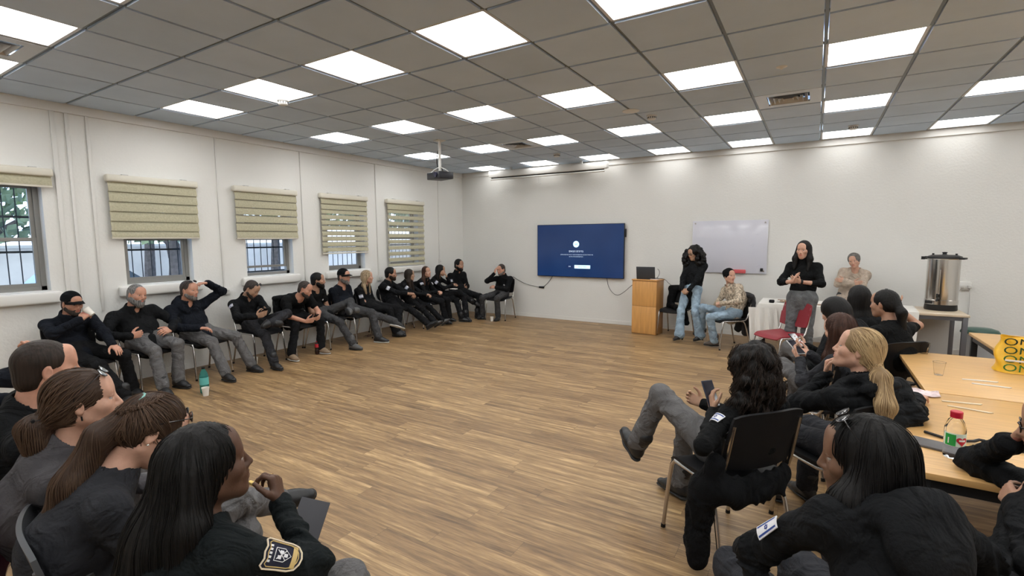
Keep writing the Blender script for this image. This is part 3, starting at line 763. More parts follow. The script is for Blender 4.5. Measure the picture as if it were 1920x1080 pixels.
    # ---- trousers
    pm = pants.get('mat', M_PBLK); ps = pants.get('slim', 1.0); hem = pants.get('hem', 0.96)
    if not pants.get('none'):
        Q = SDF(lo, hi, vc); wa = 0.006 if near else 0.005
        Q.ell(Pv+d1*0.01, np.array((0.125*g, 0.172*(1.03 if f else 1)*g, 0.12))*s, np.stack((fwp, latp, d1), 1), 0.03)
        if pants.get('waist'): Q.cap(Pv+d1*0.04*s, Pv+d1*pants['waist']*s, 0.158*s*g, 0.142*s*g, 0.04, fl=0.74, nd=fwp)
        for i, k in enumerate('LR'):
            K, A = J[k+'K'], J[k+'A']
            Q.cap(hip[k], K, 0.090*s*ps*(0.5+0.5*g), 0.063*s*ps, 0.05, wr=(wa, 5, i*2.1+pid if isinstance(pid, int) else i, 0.85, 0.3)); E = A+(K-A)*(1-hem)
            Q.cap(K, E, 0.062*s*ps, (0.058 if not pants.get('flare') else 0.085)*s*ps, 0.03, wr=(wa, 7, i+1.3, 0.2, 0.35))
            Q.cap(K+(E-K)*0.7, E, 0.058*s*ps, (0.060 if not pants.get('flare') else 0.088)*s*ps, 0.02, wr=(wa*1.1, 5, i*3+0.4, 1.0, 0.6))
        Q.noise(0.0022 if near else 0.003, 26, 3); sdf_obj('trousers', Q, pm, root, 1)
    # ---- shoes
    st = shoes.get('kind', 'boot'); sm = shoes.get('mat', M_SHOE); so = shoes.get('sole', M_SOLE)
    for k in 'LR':
        if shoes.get('skip'): break
        A, F = J[k+'A'], J[k+'F']; q = s*(0.9 if f else 1.0)*shoes.get('scale', 1.0)
        pp = lambda a, b, c: A+F@np.array((a, b, c))*q
        sg = 1 if k == 'L' else -1
        S = SDF(np.min([pp(a, b, c) for a in (-.12, .24) for b in (-.08, .08) for c in (-.12, .22)], 0), np.max([pp(a, b, c) for a in (-.12, .24) for b in (-.08, .08) for c in (-.12, .22)], 0), vs)
        S.cap(pp(-0.042, 0, -0.040), pp(0.09, -sg*0.004, -0.046), 0.038*q, 0.041*q, 0.02, fl=0.95, nd=F[:, 2]); S.cap(pp(0.06, -sg*.004, -0.05), pp(0.152, -sg*0.012, -0.058), 0.042*q, 0.034*q, 0.03, fl=0.72, nd=F[:, 2])
        S.cap(pp(-0.02, 0, -0.02), pp(0.055, 0, -0.03), 0.036*q, 0.034*q, 0.03)
        if st == 'boot': S.cap(pp(-0.012, 0, -0.01), pp(-0.022, 0, 0.10), 0.046*q, 0.050*q, 0.03, wr=(0.002, 4, 0, 0.5, 9))
        else: S.cap(pp(-0.012, 0, -0.01), pp(-0.014, 0, 0.02), 0.043*q, 0.044*q, 0.02)
        S.box(pp(0.05, 0, -0.125), (0.4, 0.4, 0.052), F, 0.001, 0.004, 'sub')
        o = sdf_obj('shoe', S, sm, root, 1)
        S = SDF(np.min([pp(a, b, c) for a in (-.12, .24) for b in (-.08, .08) for c in (-.15, .02)], 0), np.max([pp(a, b, c) for a in (-.12, .24) for b in (-.08, .08) for c in (-.15, .02)], 0), vs*0.85)
        S.cap(pp(-0.045, 0, -0.078), pp(0.05, 0, -0.078), 0.040*q, 0.041*q, 0.02, fl=0.30, nd=F[:, 2]); S.cap(pp(0.05, 0, -0.078), pp(0.152, -sg*0.012, -0.078), 0.044*q, 0.037*q, 0.02, fl=0.30, nd=F[:, 2])
        if st == 'heel': S.cap(pp(-0.05, 0, -0.07), pp(-0.055, 0, -0.105), 0.022*q, 0.016*q, 0.01)
        sdf_obj('sole', S, so, o, 1)
        if near and st == 'boot':
            b = MB()
            for i in range(5):
                z = -0.005+i*0.022; xx = 0.062-i*0.011
                b.tube([pp(xx-0.012, -0.026, z), pp(xx, 0, z+0.008), pp(xx-0.012, 0.026, z)], 0.0028, 5, smooth=1)
            b.build('laces', M_SOLE, o)
    # ---- top
    tm = top.get('mat', M_BLK); slv = top.get('sleeve', 1.0); lo_ = top.get('loose', 1.0); wa = top.get('wr', 0.006); col = top.get('collar', 'jacket')
    Tt = SDF(lo, hi, vc)
    r0 = 0.150*s*g*(0.96 if f else 1); hemd = top.get('hem', 0.05)
    Tt.cap(Pv-d1*hemd*s, Wa, r0*1.06*lo_, r0*0.97*lo_, 0.02, fl=0.74, nd=fwp, wr=(wa*0.8, 4.5, 1.0, 0.6, 0.7)); Tt.cap(Wa, Nk-d2*0.15*s, r0*0.98*lo_, r0*1.04*lo_, 0.05, fl=0.70, nd=fw, wr=(wa*0.5, 3, 2.0, 0.2, 0.5))
    Tt.cap(sh['L']-d2*0.012*s, sh['R']-d2*0.012*s, 0.056*s*lo_, 0.056*s*lo_, 0.06)
    Tt.cap(Nk-d2*0.05*s-fw*0.012*s, Nk+d2*0.012*s, 0.088*s, 0.066*s, 0.06)
    if belly: Tt.ell(Pv+d1*0.13*s+fwp*(0.06+belly)*s, np.array((0.085+belly*0.5, 0.15*g, 0.13))*s, np.stack((fwp, latp, d1), 1), 0.06)
    if f and not top.get('flat'):
        for sg in (-1, 1): Tt.ell(Nk-d2*0.185*s+fw*0.075*s+lat*sg*0.068*s, np.array((0.062, 0.068, 0.072))*s, np.stack((fw, lat, d2), 1), 0.05)
    for i, k in enumerate('LR'):
        E, Wt = J[k+'E'], J[k+'W']; sr = (0.047 if f else 0.055)*s*lo_*(0.6+0.4*g)
        if slv >= 0.5:
            Tt.cap(sh[k], E, sr*1.06, sr*0.92, 0.045, wr=(wa, 5.5, i*2.2, 0.95, 0.45))
            e = E+(Wt-E)*min(1.0, (slv-0.5)*2)*0.97
            Tt.cap(E, e, sr*0.94, sr*(0.94-0.24*min(1, (slv-0.5)*2)), 0.03, wr=(wa, 6, i*1.7+0.5, 0.15, 0.55))
            if top.get('cuff', 1): Tt.cap(e-(Wt-E)*0.12, e, sr*0.74, sr*0.76, 0.012, wr=(wa*0.5, 2, i, 0.5, 9))
        else: Tt.cap(sh[k], sh[k]+(E-sh[k])*slv*2*0.62, sr*1.06, sr*1.08, 0.04, wr=(wa, 3, i, 0.8, 0.5))
    if top.get('hood'):
        hq = top['hood']; ring = []
        for th in np.linspace(-2.55, 2.55, 15):
            c_ = abs(th)/2.55
            ring.append(Nk+(-fw*math.cos(th)*(0.085+0.035*hq)+lat*math.sin(th)*(0.085+0.012*hq))*s+d2*(0.028-0.075*c_*c_)*s+fw*0.012*s)
        for i in range(14):
            r0_ = (0.030+0.012*hq*math.cos((i-6.5)/7*1.3))*s; Tt.cap(ring[i], ring[i+1], r0_, r0_, 0.022, wr=(0.004, 1.5, i, 0.5, 9))
        Tt.ell(Nk-fw*(0.10+0.03*hq)*s-d2*0.05*s, np.array((0.05, 0.115, 0.095*hq))*s, np.stack((fw, lat, d2), 1), 0.03)
        Tt.ell(Nk-fw*0.085*s+d2*0.075*s, np.array((0.055, 0.075, 0.045))*s, np.stack((fw, lat, d2), 1), 0.02, op='sub')
    nrr = nr+0.007
    if col == 'jacket' or col == 'polo':
        hgt = 0.022 if col == 'jacket' else 0.012
        na = nrm(nd+d2*0.6); Tt.cap(Nk-na*0.01, Nk+na*hgt*s, nrr+0.027, nrr+0.022, 0.012); Tt.cap(Nk+na*0.0, Nk+na*(hgt+0.06)*s, nrr+0.003, nrr+0.006, 0.006, op='sub')
        v0 = Nk+fw*0.095*s+na*0.04*s; Tt.cap(v0, Nk+fw*0.125*s-d2*0.06*s*top.get('open', 1), 0.036*s, 0.014*s, 0.008, op='sub')
    elif col == 'zip':
        na = nrm(nd+d2*0.6); Tt.cap(Nk-na*0.01, Nk+na*0.035*s, nrr+0.027, nrr+0.024, 0.012); Tt.cap(Nk+na*0.01, Nk+na*0.12*s, nrr+0.004, nrr+0.008, 0.006, op='sub')
    else:
        dp = top.get('neck', 1.0)
        Tt.cap(Nk+d2*0.012*s, Nk+nd*0.12*s, nrr+0.002, nrr+0.012, 0.010, op='sub'); Tt.ell(Nk+fw*0.085*s+d2*0.010*s, np.array((0.05, 0.058, 0.042))*s*dp, np.stack((fw, lat, d2), 1), 0.01, op='sub')
    Tt.noise(top.get('crumple', 0.0035), top.get('cf', 22), int(pid*7 % 97)); 
    qd = None
    if top.get('quilt'):
        def qd(V, F):
            q = (V-Nk); z = q@d2; x = np.abs(q@lat); m = np.clip((0.20*s-x)/0.03, 0, 1)
            return V-vnormals(V, F)*(m*0.009*np.abs(np.cos(z*PI/top['quilt']+0.5*np.sin(x*18)))**6)[:, None]
    tp = sdf_obj(top.get('name', 'jacket'), Tt, tm, root, 1, None, qd)
    # ---- hair
    if hair.get('kind', 'short') != 'none': make_hair(root, hair, P, HR, Hc, hs, s, vh, near, lo, hi, d2, fw, lat, Nk, pid)
    if beard: make_beard(root, beard, P, HR, Hc, hs, vh)
    if cap: make_cap(root, cap, P, HR, Hc, hs, vh, hm)
    if glasses: make_glasses(root, glasses, P, HR, hs)
    J.update(root=root, P=P, HR=HR, Hc=Hc, hs=hs, sh=sh, Nk=Nk, d2=d2, fw=fw, lat=lat, s=s, Pv=Pv, d1=d1, fwp=fwp, top=tp, cy=cy, sy=sy, pos=pos, sr=(0.047 if f else 0.055)*s*lo_*(0.6+0.4*g), yaw=yaw)
    ALLP[pid] = J
    return J
def to_world(J, p): x, y = p[0], p[1]; return np.array((J['pos'][0]+x*J['cy']-y*J['sy'], J['pos'][1]+x*J['sy']+y*J['cy'], p[2]))
def dir_world(J, p): return np.array((p[0]*J['cy']-p[1]*J['sy'], p[0]*J['sy']+p[1]*J['cy'], p[2]))
def scalp(S, P, HR, hs, t, k=0.012):
    S.ell(P(-0.016, 0, 0.036), np.array((0.098+t, 0.077+t, 0.092+t))*hs, HR, k)
def make_hair(root, h, P, HR, Hc, hs, s, vh, near, lo, hi, d2, fw, lat, Nk, pid):
    kind = h.get('kind', 'short'); t = h.get('t', 0.010); rs = np.random.RandomState(int(pid*13 % 1000)+1)
    locks = h.get('locks', [])
    pos = lambda v: P(*v[1:]) if v[0] == 'h' else (Hc+np.array(v[1:], float)*s if v[0] == 'o' else np.array(v[1:], float))
    allp = [Hc-0.2, Hc+0.2]+[pos(v) for l in locks for v in l[0]]
    S = SDF(np.min(allp, 0)-0.12, np.max(allp, 0)+0.12, vh)
    scalp(S, P, HR, hs, t)
    if kind == 'short':
        S.ell(P(-0.05, 0, -0.03), np.array((0.055+t, 0.068+t, 0.075))*hs, HR, 0.02)
    if kind in ('long', 'curly'):
        S.ell(P(-0.045, 0, -0.035), np.array((0.065+t, 0.074+t, 0.085))*hs, HR, 0.03)
    if kind == 'pulled': S.ell(P(-0.04, 0, -0.015), np.array((0.072+t, 0.072+t, 0.07))*hs, HR, 0.03)
    for l in locks:
        pts = [pos(v) for v in l[0]]; rr = l[1]; fl = l[2] if len(l) > 2 else 1.0; nd = l[3] if len(l) > 3 else (1, 0, 0)
        for i in range(len(pts)-1): S.cap(pts[i], pts[i+1], rr[i]*s, rr[i+1]*s, 0.03, fl=fl, nd=nd)
    if kind == 'curly':
        for c, r3, n, rad in h.get('mass', []):
            c = pos(c)
            for _ in range(n):
                v = nrm(rs.randn(3))*np.array(r3)*(0.75+0.3*rs.rand())*s; S.ell(c+v, np.full(3, (rad*(0.7+0.6*rs.rand()))*s), None, 0.012)
    hl = h.get('line', 0.0)     # hairline: raise with +
    if kind != 'wrap':
        lowr = 0.0 if kind == 'short' else -0.014
        S.ell(P(0.112, 0, -0.042+hl+lowr), np.array((0.078 if kind == 'short' else 0.070+h.get('cut', 0), 0.10 if kind == 'short' else h.get('fw', 0.066), 0.118))*hs, HR, 0.010, 'sub')
        if kind == 'short':
            for sg in (-1, 1): S.ell(P(0.02, sg*0.088, -0.05), np.array((0.052, 0.03, 0.06))*hs, HR, 0.01, 'sub')
            S.box(P(-0.02, 0, -0.155), np.array((0.2, 0.2, 0.08))*hs, HR@np.array(Matrix.Rotation(-0.25, 3, 'Y')), 0.002, 0.012, 'sub')
        if kind == 'pulled':
            for sg in (-1, 1): S.ell(P(0.012, sg*0.09, -0.045), np.array((0.05, 0.028, 0.055))*hs, HR, 0.01, 'sub')
    amp = h.get('groove', 0.0022 if kind != 'short' else 0.0012); fr = h.get('freq', 34)
    knot = pos(h['knot']) if 'knot' in h else None
    def disp(V, F):
        N = vnormals(V, F)
        q = (V-Hc)@HR
        if knot is not None:
            w = nrm(knot-Hc); a = np.cross(w, (0, 0, 1.0)); a = nrm(a); b = np.cross(w, a); d = V-Hc
            ph = np.arctan2(d@a, d@b)
        elif kind == 'short': ph = q[:, 1]*14+q[:, 0]*5
        else: ph = np.arctan2(q[:, 1], q[:, 0]+0.0)
        wv = np.sin(ph*fr+1.5*np.sin(V[:, 2]*14+pid)+2*np.sin(ph*5))*0.6+np.sin(ph*fr*2.3+2*np.sin(V[:, 2]*21))*0.4
        return V+N*(amp*wv)[:, None]
    o = sdf_obj('hair', S, h.get('mat', H_DBR), root, 1, None, disp)
    if h.get('strands'): strands(root, o, h, Hc, HR, hs, s, knot, rs)
    if 'tie' in h:
        c = pos(h['knot']); b = MB(); d = nrm(pos(h['tie'][0])-c) ; b.tube([c+0.0*d, c+d*0.012], 0.021*s, 14)
        b.build('hair_tie', h['tie'][1], root)
    return o
def strands(root, o, h, Hc, HR, hs, s, knot, rs):
    from mathutils.kdtree import KDTree
    me = o.data; n = len(me.vertices); V = np.zeros(n*3, np.float32); me.vertices.foreach_get('co', V); V = V.reshape(-1, 3)
    Nn = np.zeros(n*3, np.float32); me.vertices.foreach_get('normal', Nn); Nn = Nn.reshape(-1, 3)
    kd = KDTree(n)
    for i, v in enumerate(V): kd.insert(v, i)
    kd.balance(); sp = h['strands']; cnt, steps, rad = sp['n'], sp.get('steps', 26), sp.get('r', 0.0011)
    curl = sp.get('curl', 0.0); off = sp.get('off', 0.0015)
    top = Hc+HR[:, 2]*0.12*hs-HR[:, 0]*0.03*hs
    w = np.where(V[:, 2] > Hc[2]-0.02, 1.6, 1.0); w = w/w.sum(); ids = rs.choice(n, cnt, p=w)
    lines = []
    if knot is not None: ids = [i for i in ids if ((V[i]-Hc)@HR)[0] < 0.055*hs]
    for i in ids:
        p = V[i].astype(float); nv = Nn[i].astype(float); pts = []; dprev = None; ph = rs.rand()*6.28; oo = off*(0.3+1.4*rs.rand())
        for st in range(steps):
            pts.append(p+nv*oo+(np.array((math.sin(ph+st*1.1), math.cos(ph+st*1.1), 0.4*math.sin(st*0.9+ph)))*curl if curl else 0))
            kw = None if knot is None else nrm(knot-Hc)
            if knot is not None and np.linalg.norm(p-Hc) < 0.165*hs and (p-Hc)@kw < np.linalg.norm(knot-Hc)*0.96: d = nrm(knot-p)
            else:
                r = p-top; hz = np.array((r[0], r[1], 0)); hl = np.linalg.norm(hz)
                d = np.array((0, 0, -1.0))+ (hz/(hl+1e-6))*max(0, 0.9-hl*9)
            d = d-nv*(d@nv); L = np.linalg.norm(d)
            if L < 0.15: break
            d = d/L
            if dprev is not None: d = nrm(d*0.6+dprev*0.4)
            dprev = d; p = p+d*0.014
            co, j, dist = kd.find(p)
            if dist > 0.03: break
            p = V[j]*0.6+p*0.4 if dist < 0.02 else np.array(co, float); nv = nrm(nv*0.5+Nn[j]*0.5)
        if len(pts) > 4: lines.append(np.array(pts))
    Vs, Fs, base = [], [], 0; k = 4
    for Ln in lines:
        T_ = np.gradient(Ln, axis=0); T_ /= np.linalg.norm(T_, axis=1)[:, None]+1e-9
        A = np.cross(T_, (0.31, 0.77, 0.55)); A /= np.linalg.norm(A, axis=1)[:, None]+1e-9; Bn = np.cross(T_, A); m = len(Ln)
        tp = rad*np.minimum(1, np.minimum(np.arange(m)+0.6, m-np.arange(m)-0.5)/3)
        for q in range(k): Vs.append(Ln+(A*math.cos(q*PI/2)+Bn*math.sin(q*PI/2))*tp[:, None])
        i = np.arange(m-1)
        for q in range(k):
            a, b = base+q*m, base+((q+1) % k)*m
            Fs.append(np.stack((a+i, b+i, b+i+1, a+i+1), 1))
        base += k*m
    ob = np_mesh('hair_strands', np.concatenate(Vs), np.concatenate(Fs), h.get('smat', h.get('mat', H_DBR)), o)
    ob['kind'] = 'stuff'
def make_beard(root, b, P, HR, Hc, hs, vh):
    S = SDF(Hc-0.2, Hc+0.2, min(vh, 0.006)); t = b.get('t', 0.007); ln = b.get('len', 0.0)
    S.ell(P(0.030, 0, -0.030), np.array((0.066+t, 0.062+t, 0.092+t))*hs, HR, 0.01)
    for sg in (-1, 1): S.cap(P(0.0, sg*0.052, -0.055), P(0.070, sg*0.014, -0.103), (0.024+t)*hs, (0.017+t)*hs, 0.03)
    S.ell(P(0.074, 0, -0.102-ln*0.5), np.array((0.020+t, 0.022+t, 0.018+t+ln))*hs, HR, 0.03); S.ell(P(0.090, 0, -0.056), np.array((0.016+t*0.8, 0.029+t, 0.016))*hs, HR, 0.01)
    S.box(P(0.05, 0, 0.055), np.array((0.2, 0.2, 0.085))*hs, HR@np.array(Matrix.Rotation(0.30, 3, 'Y')), 0.005, 0.01, 'sub')
    S.ell(P(0.112, 0, -0.0645), np.array((0.03, 0.019, 0.0075))*hs, HR, 0.004, 'sub')
    for sg in (-1, 1): S.ell(P(0.085, sg*0.048, -0.028), np.array((0.04, 0.034, 0.030))*hs, HR, 0.01, 'sub')
    S.box(P(-0.115, 0, -0.05), np.array((0.10, 0.2, 0.2))*hs, HR, 0.002, 0.004, 'sub')
    S.noise(0.0012, 120, 5); return sdf_obj('beard', S, b.get('mat', H_DBR), root, 1)
def make_cap(root, c, P, HR, Hc, hs, vh, hm):
    S = SDF(Hc-0.25, Hc+0.25, min(vh, 0.0065)); m = c.get('mat', M_BLK2)
    S.ell(P(-0.014, 0, 0.045), np.array((0.110, 0.090, 0.100))*hs, HR, 0.01)
    S.box(P(0, 0, -0.068), np.array((0.3, 0.3, 0.1))*hs, HR@np.array(Matrix.Rotation(-0.10, 3, 'Y')), 0.002, 0.006, 'sub')
    o = sdf_obj('cap', S, m, root, 1)
    b = MB(); R4 = HR
    def fn(u, v):
        a = (u-0.5)*PI*0.92; r0 = 0.088; x = 0.012+math.cos(a)*(r0+v*0.075*math.cos(a*0.75)); y = math.sin(a)*(0.086)*(1-0.04*v); z = 0.042-0.012*v-0.045*(y/0.086)**2*(0.25+0.4*v)
        return P(x, y, z)
    b.grid(fn, 16, 5, 0.004); b.build('brim', m, o)
    if c.get('logo'):
        b = MB(); b.lathe([(0, 0.004), (0.016*hs, 0.003), (0.018*hs, 0)], n=14, M=Matrix.Translation(P(0.086, 0, 0.083)) @ Matrix([list(r) for r in HR]).to_4x4() @ Matrix.Rotation(PI/2-0.35, 4, 'Y')); b.build('badge', M_PATCHW, o)
def make_glasses(root, g, P, HR, hs):
    up = g.get('up', 0); Mx = np.array(Matrix.Rotation(math.radians(-g.get('tilt', 48 if up else 0)), 3, 'Y'))
    def Q(f, l, u):
        v = np.array((f, l, u)); 
        if up: v = Mx@(v*np.array((1.03, 1.0, 1.0)))+np.array((-0.010, 0, 0.036))
        return P(*v)
    b = MB(); rr = 0.0018*hs*g.get('thick', 1)
    for sg in (-1, 1):
        ring = [Q(0.111-0.004*abs(math.cos(a)), sg*0.034+0.025*math.cos(a), 0.002+0.019*math.sin(a)*(1 if math.sin(a) > 0 else 1.05)) for a in np.linspace(0, 2*PI, 15)]
        b.tube(ring, rr, 5); b.tube([Q(0.108, sg*0.059, 0.006), Q(0.09, sg*0.079, 0.007), Q(0.0, sg*0.0875, 0.01), Q(-0.025, sg*0.086, -0.008)], rr*1.15, 5, smooth=1)
    b.tube([Q(0.112, -0.010, 0.006), Q(0.115, 0, 0.009), Q(0.112, 0.010, 0.006)], rr, 5)
    o = b.build('sunglasses' if g.get('sun') else 'glasses', g.get('mat', M_GLASSES), root)
    if g.get('sun'):
        for sg in (-1, 1):
            b = MB(); c = Q(0.110, sg*0.034, 0.002)
            ring = [Q(0.111-0.004*abs(math.cos(a)), sg*0.034+0.0245*math.cos(a), 0.002+0.0185*math.sin(a)) for a in np.linspace(0, 2*PI, 15)[:-1]]
            bm = b.bm; cv = bm.verts.new(Q(0.113, sg*0.034, 0.002)); rv = [bm.verts.new(p) for p in ring]; cb = bm.verts.new(Q(0.107, sg*0.034, 0.002))
            for i in range(14): bm.faces.new((cv, rv[i], rv[(i+1) % 14])); bm.faces.new((cb, rv[(i+1) % 14], rv[i]))
            b.build('lens', g.get('lens', M_LENS), o)
def flag_patch(J, side, t=0.42, ang=0, w=0.075, h=0.055, fine=False, roll=0):
    """white cloth badge with two stripes and a six-pointed star, wrapped on the upper arm"""
    S_, E = J['sh'][side], J[side+'E']; ax = nrm(E-S_); out = J['lat']*(1 if side == 'L' else -1); out = nrm(out-ax*(out@ax))
    fwd = np.cross(ax, out); c = S_+(E-S_)*t; R = J['sr']*(1.0-0.10*t)+0.008
    a0 = math.radians(ang)
    def pt(x, y, e):      # x around the arm, y along it
        cr, sr_ = math.cos(math.radians(roll)), math.sin(math.radians(roll)); x, y = x*cr-y*sr_, x*sr_+y*cr
        a = a0+x/R; return c-ax*y+(out*math.cos(a)+fwd*math.sin(a))*(R+e)
    b = MB(); b.grid(lambda u, v: pt((u-.5)*w, (v-.5)*h, 0.0), 8, 4, 0.0035); o = b.build('arm_patch', M_PATCHW, J['root'])
    b = MB()
    for y in (-0.33, 0.33): b.grid(lambda u, v: pt((u-.5)*w*0.9, y*h+(v-.5)*h*0.13, 0.0042), 8, 1)
    for q in range(2):
        tri = [(0.17*h*math.sin(a+q*PI), 0.17*h*math.cos(a+q*PI)) for a in (0, 2*PI/3, 4*PI/3, 0)]
        b.tube([pt(x, y, 0.0042) for x, y in tri], 0.0012, 4)
    b.build('stripes_and_star', M_PATCHB, o)
    return o
def badge(J, p, n, r, m=None, name='chest_badge'):
    b = MB(); n = Vector(n).normalized(); q = Vector((0, 0, 1)).rotation_difference(n).to_matrix().to_4x4()
    b.lathe([(0, 0.003), (r*0.9, 0.003), (r, 0)], n=14, M=Matrix.Translation(p) @ q); return b.build(name, m or M_PATCHW, J['root'])
# ================================================================ furniture and things
M_CHROME = mat('chrome tube', (0.55, 0.52, 0.50), 0.22, 1.0); M_CBLK = mat('black chair plastic', (0.007, 0.007, 0.008), 0.55, spec=0.25, bump=0.08, bscale=300)
M_CGRY = mat('grey chair plastic', (0.055, 0.058, 0.063), 0.4); M_CRED = mat('red chair plastic', (0.23, 0.016, 0.026), 0.4, bump=0.3, bscale=220); M_CPINK = mat('maroon chair plastic', (0.16, 0.02, 0.05), 0.45)
M_LEGG = mat('grey steel', (0.13, 0.13, 0.14), 0.4, 0.5); M_LEGB = mat('black steel', (0.012, 0.012, 0.013), 0.45, 0.2)
def wood(name, c, rough=0.35, ax=(2, 30, 2)):
    return mat(name, c, rough, noise=0.12, nscale=2.2, stretch=ax, bump=0.03, bscale=8)
M_OAK = wood('light oak laminate', (0.56, 0.33, 0.125)); M_LECT = wood('lectern veneer', (0.60, 0.31, 0.10), 0.35, (20, 20, 1.5)); M_LECTD = wood('lectern side veneer', (0.40, 0.20, 0.065), 0.35, (20, 20, 1.5)); M_PALE = wood('pale table top', (0.55, 0.45, 0.33))
PROTO = {}
def make_chair(kind):
    pm = {'black': M_CBLK, 'grey': M_CGRY, 'red': M_CRED, 'maroon': M_CPINK}[kind]
    r = empty('chair', (0, 0, 0))
    def seat(u, v):
        x = -0.21+0.43*u; y = (v-0.5)*0.44*(1-0.10*abs(2*u-1)**3)
        return (x, y, 0.452+0.010*(2*v-1)**2+0.016*(1-u)**2-0.035*max(0, u-0.8)**2/0.04)
    MB().grid(seat, 14, 12, 0.016).build('seat', pm, r)
    def back(u, v):
        y = (u-0.5)*0.45*(1-0.06*abs(2*v-1)**3); z = 0.545+0.315*v-0.02*(abs(2*u-1)**4)*(1 if v > 0.5 else -1)
        return (-0.212-0.075*v-0.035*math.cos((u-0.5)*PI*0.9)+0.02, y, z)
    MB().grid(back, 16, 10, 0.014).build('backrest', pm, r)
    for sy in (-1, 1):
        b = MB(); b.tube([(0.155, sy*0.215, 0.44), (0.185, sy*0.222, 0.40), (0.225, sy*0.235, 0.012)], 0.0115, 10, smooth=1); l = b.build('leg', M_CHROME, r)
        MB().cyl((0.2265, sy*0.2353, 0.0), (0.2245, sy*0.2347, 0.022), 0.014, 0.013, 10).build('foot_cap', M_CBLK, l)
        b = MB(); b.tube([(-0.13, sy*0.215, 0.44), (-0.17, sy*0.222, 0.40), (-0.265, sy*0.238, 0.012)], 0.0115, 10, smooth=1); l = b.build('leg', M_CHROME, r)
        MB().cyl((-0.2675, sy*0.2385, 0.0), (-0.2625, sy*0.2375, 0.022), 0.014, 0.013, 10).build('foot_cap', M_CBLK, l)
        b = MB(); b.tube([(0.165, sy*0.215, 0.436), (-0.16, sy*0.215, 0.436), (-0.215, sy*0.212, 0.50), (-0.275, sy*0.205, 0.80)], 0.0105, 10, smooth=1); b.build('side_rail', M_CHROME if kind != 'grey' else M_LEGG, r)
    b = MB(); b.tube([(0.10, -0.215, 0.432), (0.10, 0.215, 0.432)], 0.009, 8); b.tube([(-0.12, -0.215, 0.432), (-0.12, 0.215, 0.432)], 0.009, 8); b.build('crossbar', M_CHROME, r)
    return r
def chair(x, y, yaw, label, kind='black', group='meeting room chairs'):
    if kind not in PROTO: PROTO[kind] = o = make_chair(kind)
    else: o = copy_tree(PROTO[kind])
    o.location = (x, y, 0); o.rotation_euler = (0, 0, math.radians(yaw)); tag(o, label, 'chair', group); return o
# ---- television
tv = empty('television', (2.97, YW, 1.455), 0, 'large wall mounted television showing a dark blue start screen', 'television')
MB().box((-0.955, -0.075, -0.54), (0.955, -0.03, 0.54), 0.004).build('housing', mat('tv black', (0.01, 0.01, 0.012), 0.3), tv)
MB().box((-0.3, -0.03, -0.25), (0.3, 0.0, 0.25)).build('wall_mount', M_LEGB, tv, smooth=False)
def screen_mat():
    m = bpy.data.materials.new('tv screen'); N, L, B = nodes(m); tc = N.new('ShaderNodeTexCoord')
    t = N.new('ShaderNodeTexNoise'); t.inputs['Scale'].default_value = 1.1; L.new(tc.outputs['Object'], t.inputs['Vector'])
    r = N.new('ShaderNodeValToRGB'); L.new(t.outputs['Fac'], r.inputs[0]); r.color_ramp.elements[0].color = (0.003, 0.018, 0.075, 1); r.color_ramp.elements[1].color = (0.010, 0.035, 0.115, 1)
    r.color_ramp.elements[0].position = 0.3; r.color_ramp.elements[1].position = 0.75
    L.new(r.outputs[0], B.inputs['Emission Color']); B.inputs['Emission Strength'].default_value = 0.7
    B.inputs['Base Color'].default_value = (0.004, 0.006, 0.012, 1); B.inputs['Roughness'].default_value = 0.18
    return m
scr = MB().box((-0.945, -0.0765, -0.53), (0.945, -0.0745, 0.53)).build('screen', screen_mat(), tv, smooth=False)
M_TVT = mat('screen text', (0.4, 0.5, 0.6), 0.5, emit=(0.55, 0.66, 0.8), es=0.55); M_TVL = mat('screen light blue', (0.5, 0.7, 0.8), 0.5, emit=(0.45, 0.72, 0.86), es=0.85); M_TVD = mat('screen dark mark', (0.02, 0.1, 0.2), 0.5, emit=(0.02, 0.1, 0.22), es=0.6); M_TVB = mat('screen button blue', (0.002, 0.01, 0.05), 0.5, emit=(0.002, 0.012, 0.05), es=1)
def TVM(x, z): return Matrix.Translation((x, -0.0775, z)) @ Matrix.Rotation(PI/2, 4, 'X')
b = MB(); b.lathe([(0, 0.0006), (0.066, 0.0006), (0.066, 0)], n=28, M=TVM(-0.055, 0.135)); b.build('round_icon', M_TVL, scr)
text('icon_lettering', '(w)', 0.05, TVM(-0.055, 0.137) @ Matrix.Translation((0, 0, 0.001)), M_TVD, scr)
text('title', 'ברוכים הבאים'[::-1], 0.056, TVM(-0.055, -0.01), M_TVT, scr)
text('body_text', 'כדי להתחיל יש לבחור את אפשרות החיבור הרצויה מהרשימה שלהלן'[::-1], 0.026, TVM(-0.045, -0.08), M_TVT, scr)
text('body_text', 'ניתן לשנות את הבחירה בכל עת'[::-1], 0.024, TVM(-0.055, -0.12), M_TVT, scr)
MB().box((-0.09, -0.0775, -0.36), (0.255, -0.0763, -0.29)).build('button', M_TVL, scr, smooth=False)
text('button_text', 'התחל עכשיו'[::-1], 0.036, TVM(0.085, -0.325) @ Matrix.Translation((0, 0, 0.0005)), M_TVD, scr)
MB().box((-0.27, -0.0772, -0.36), (-0.13, -0.0763, -0.29)).build('button', M_TVB, scr, smooth=False)
text('button_text', 'דלג'[::-1], 0.034, TVM(-0.2, -0.325) @ Matrix.Translation((0, 0, 0.0005)), M_TVT, scr)
MB().box((0.955, -0.06, 0.27), (0.985, -0.035, 0.43), 0.004).build('side_module', M_LEGB, tv)
M_CABLE = mat('grey cable', (0.12, 0.12, 0.12), 0.5); M_CABW = mat('white cable', (0.55, 0.54, 0.52), 0.5)
yb = YW-0.007
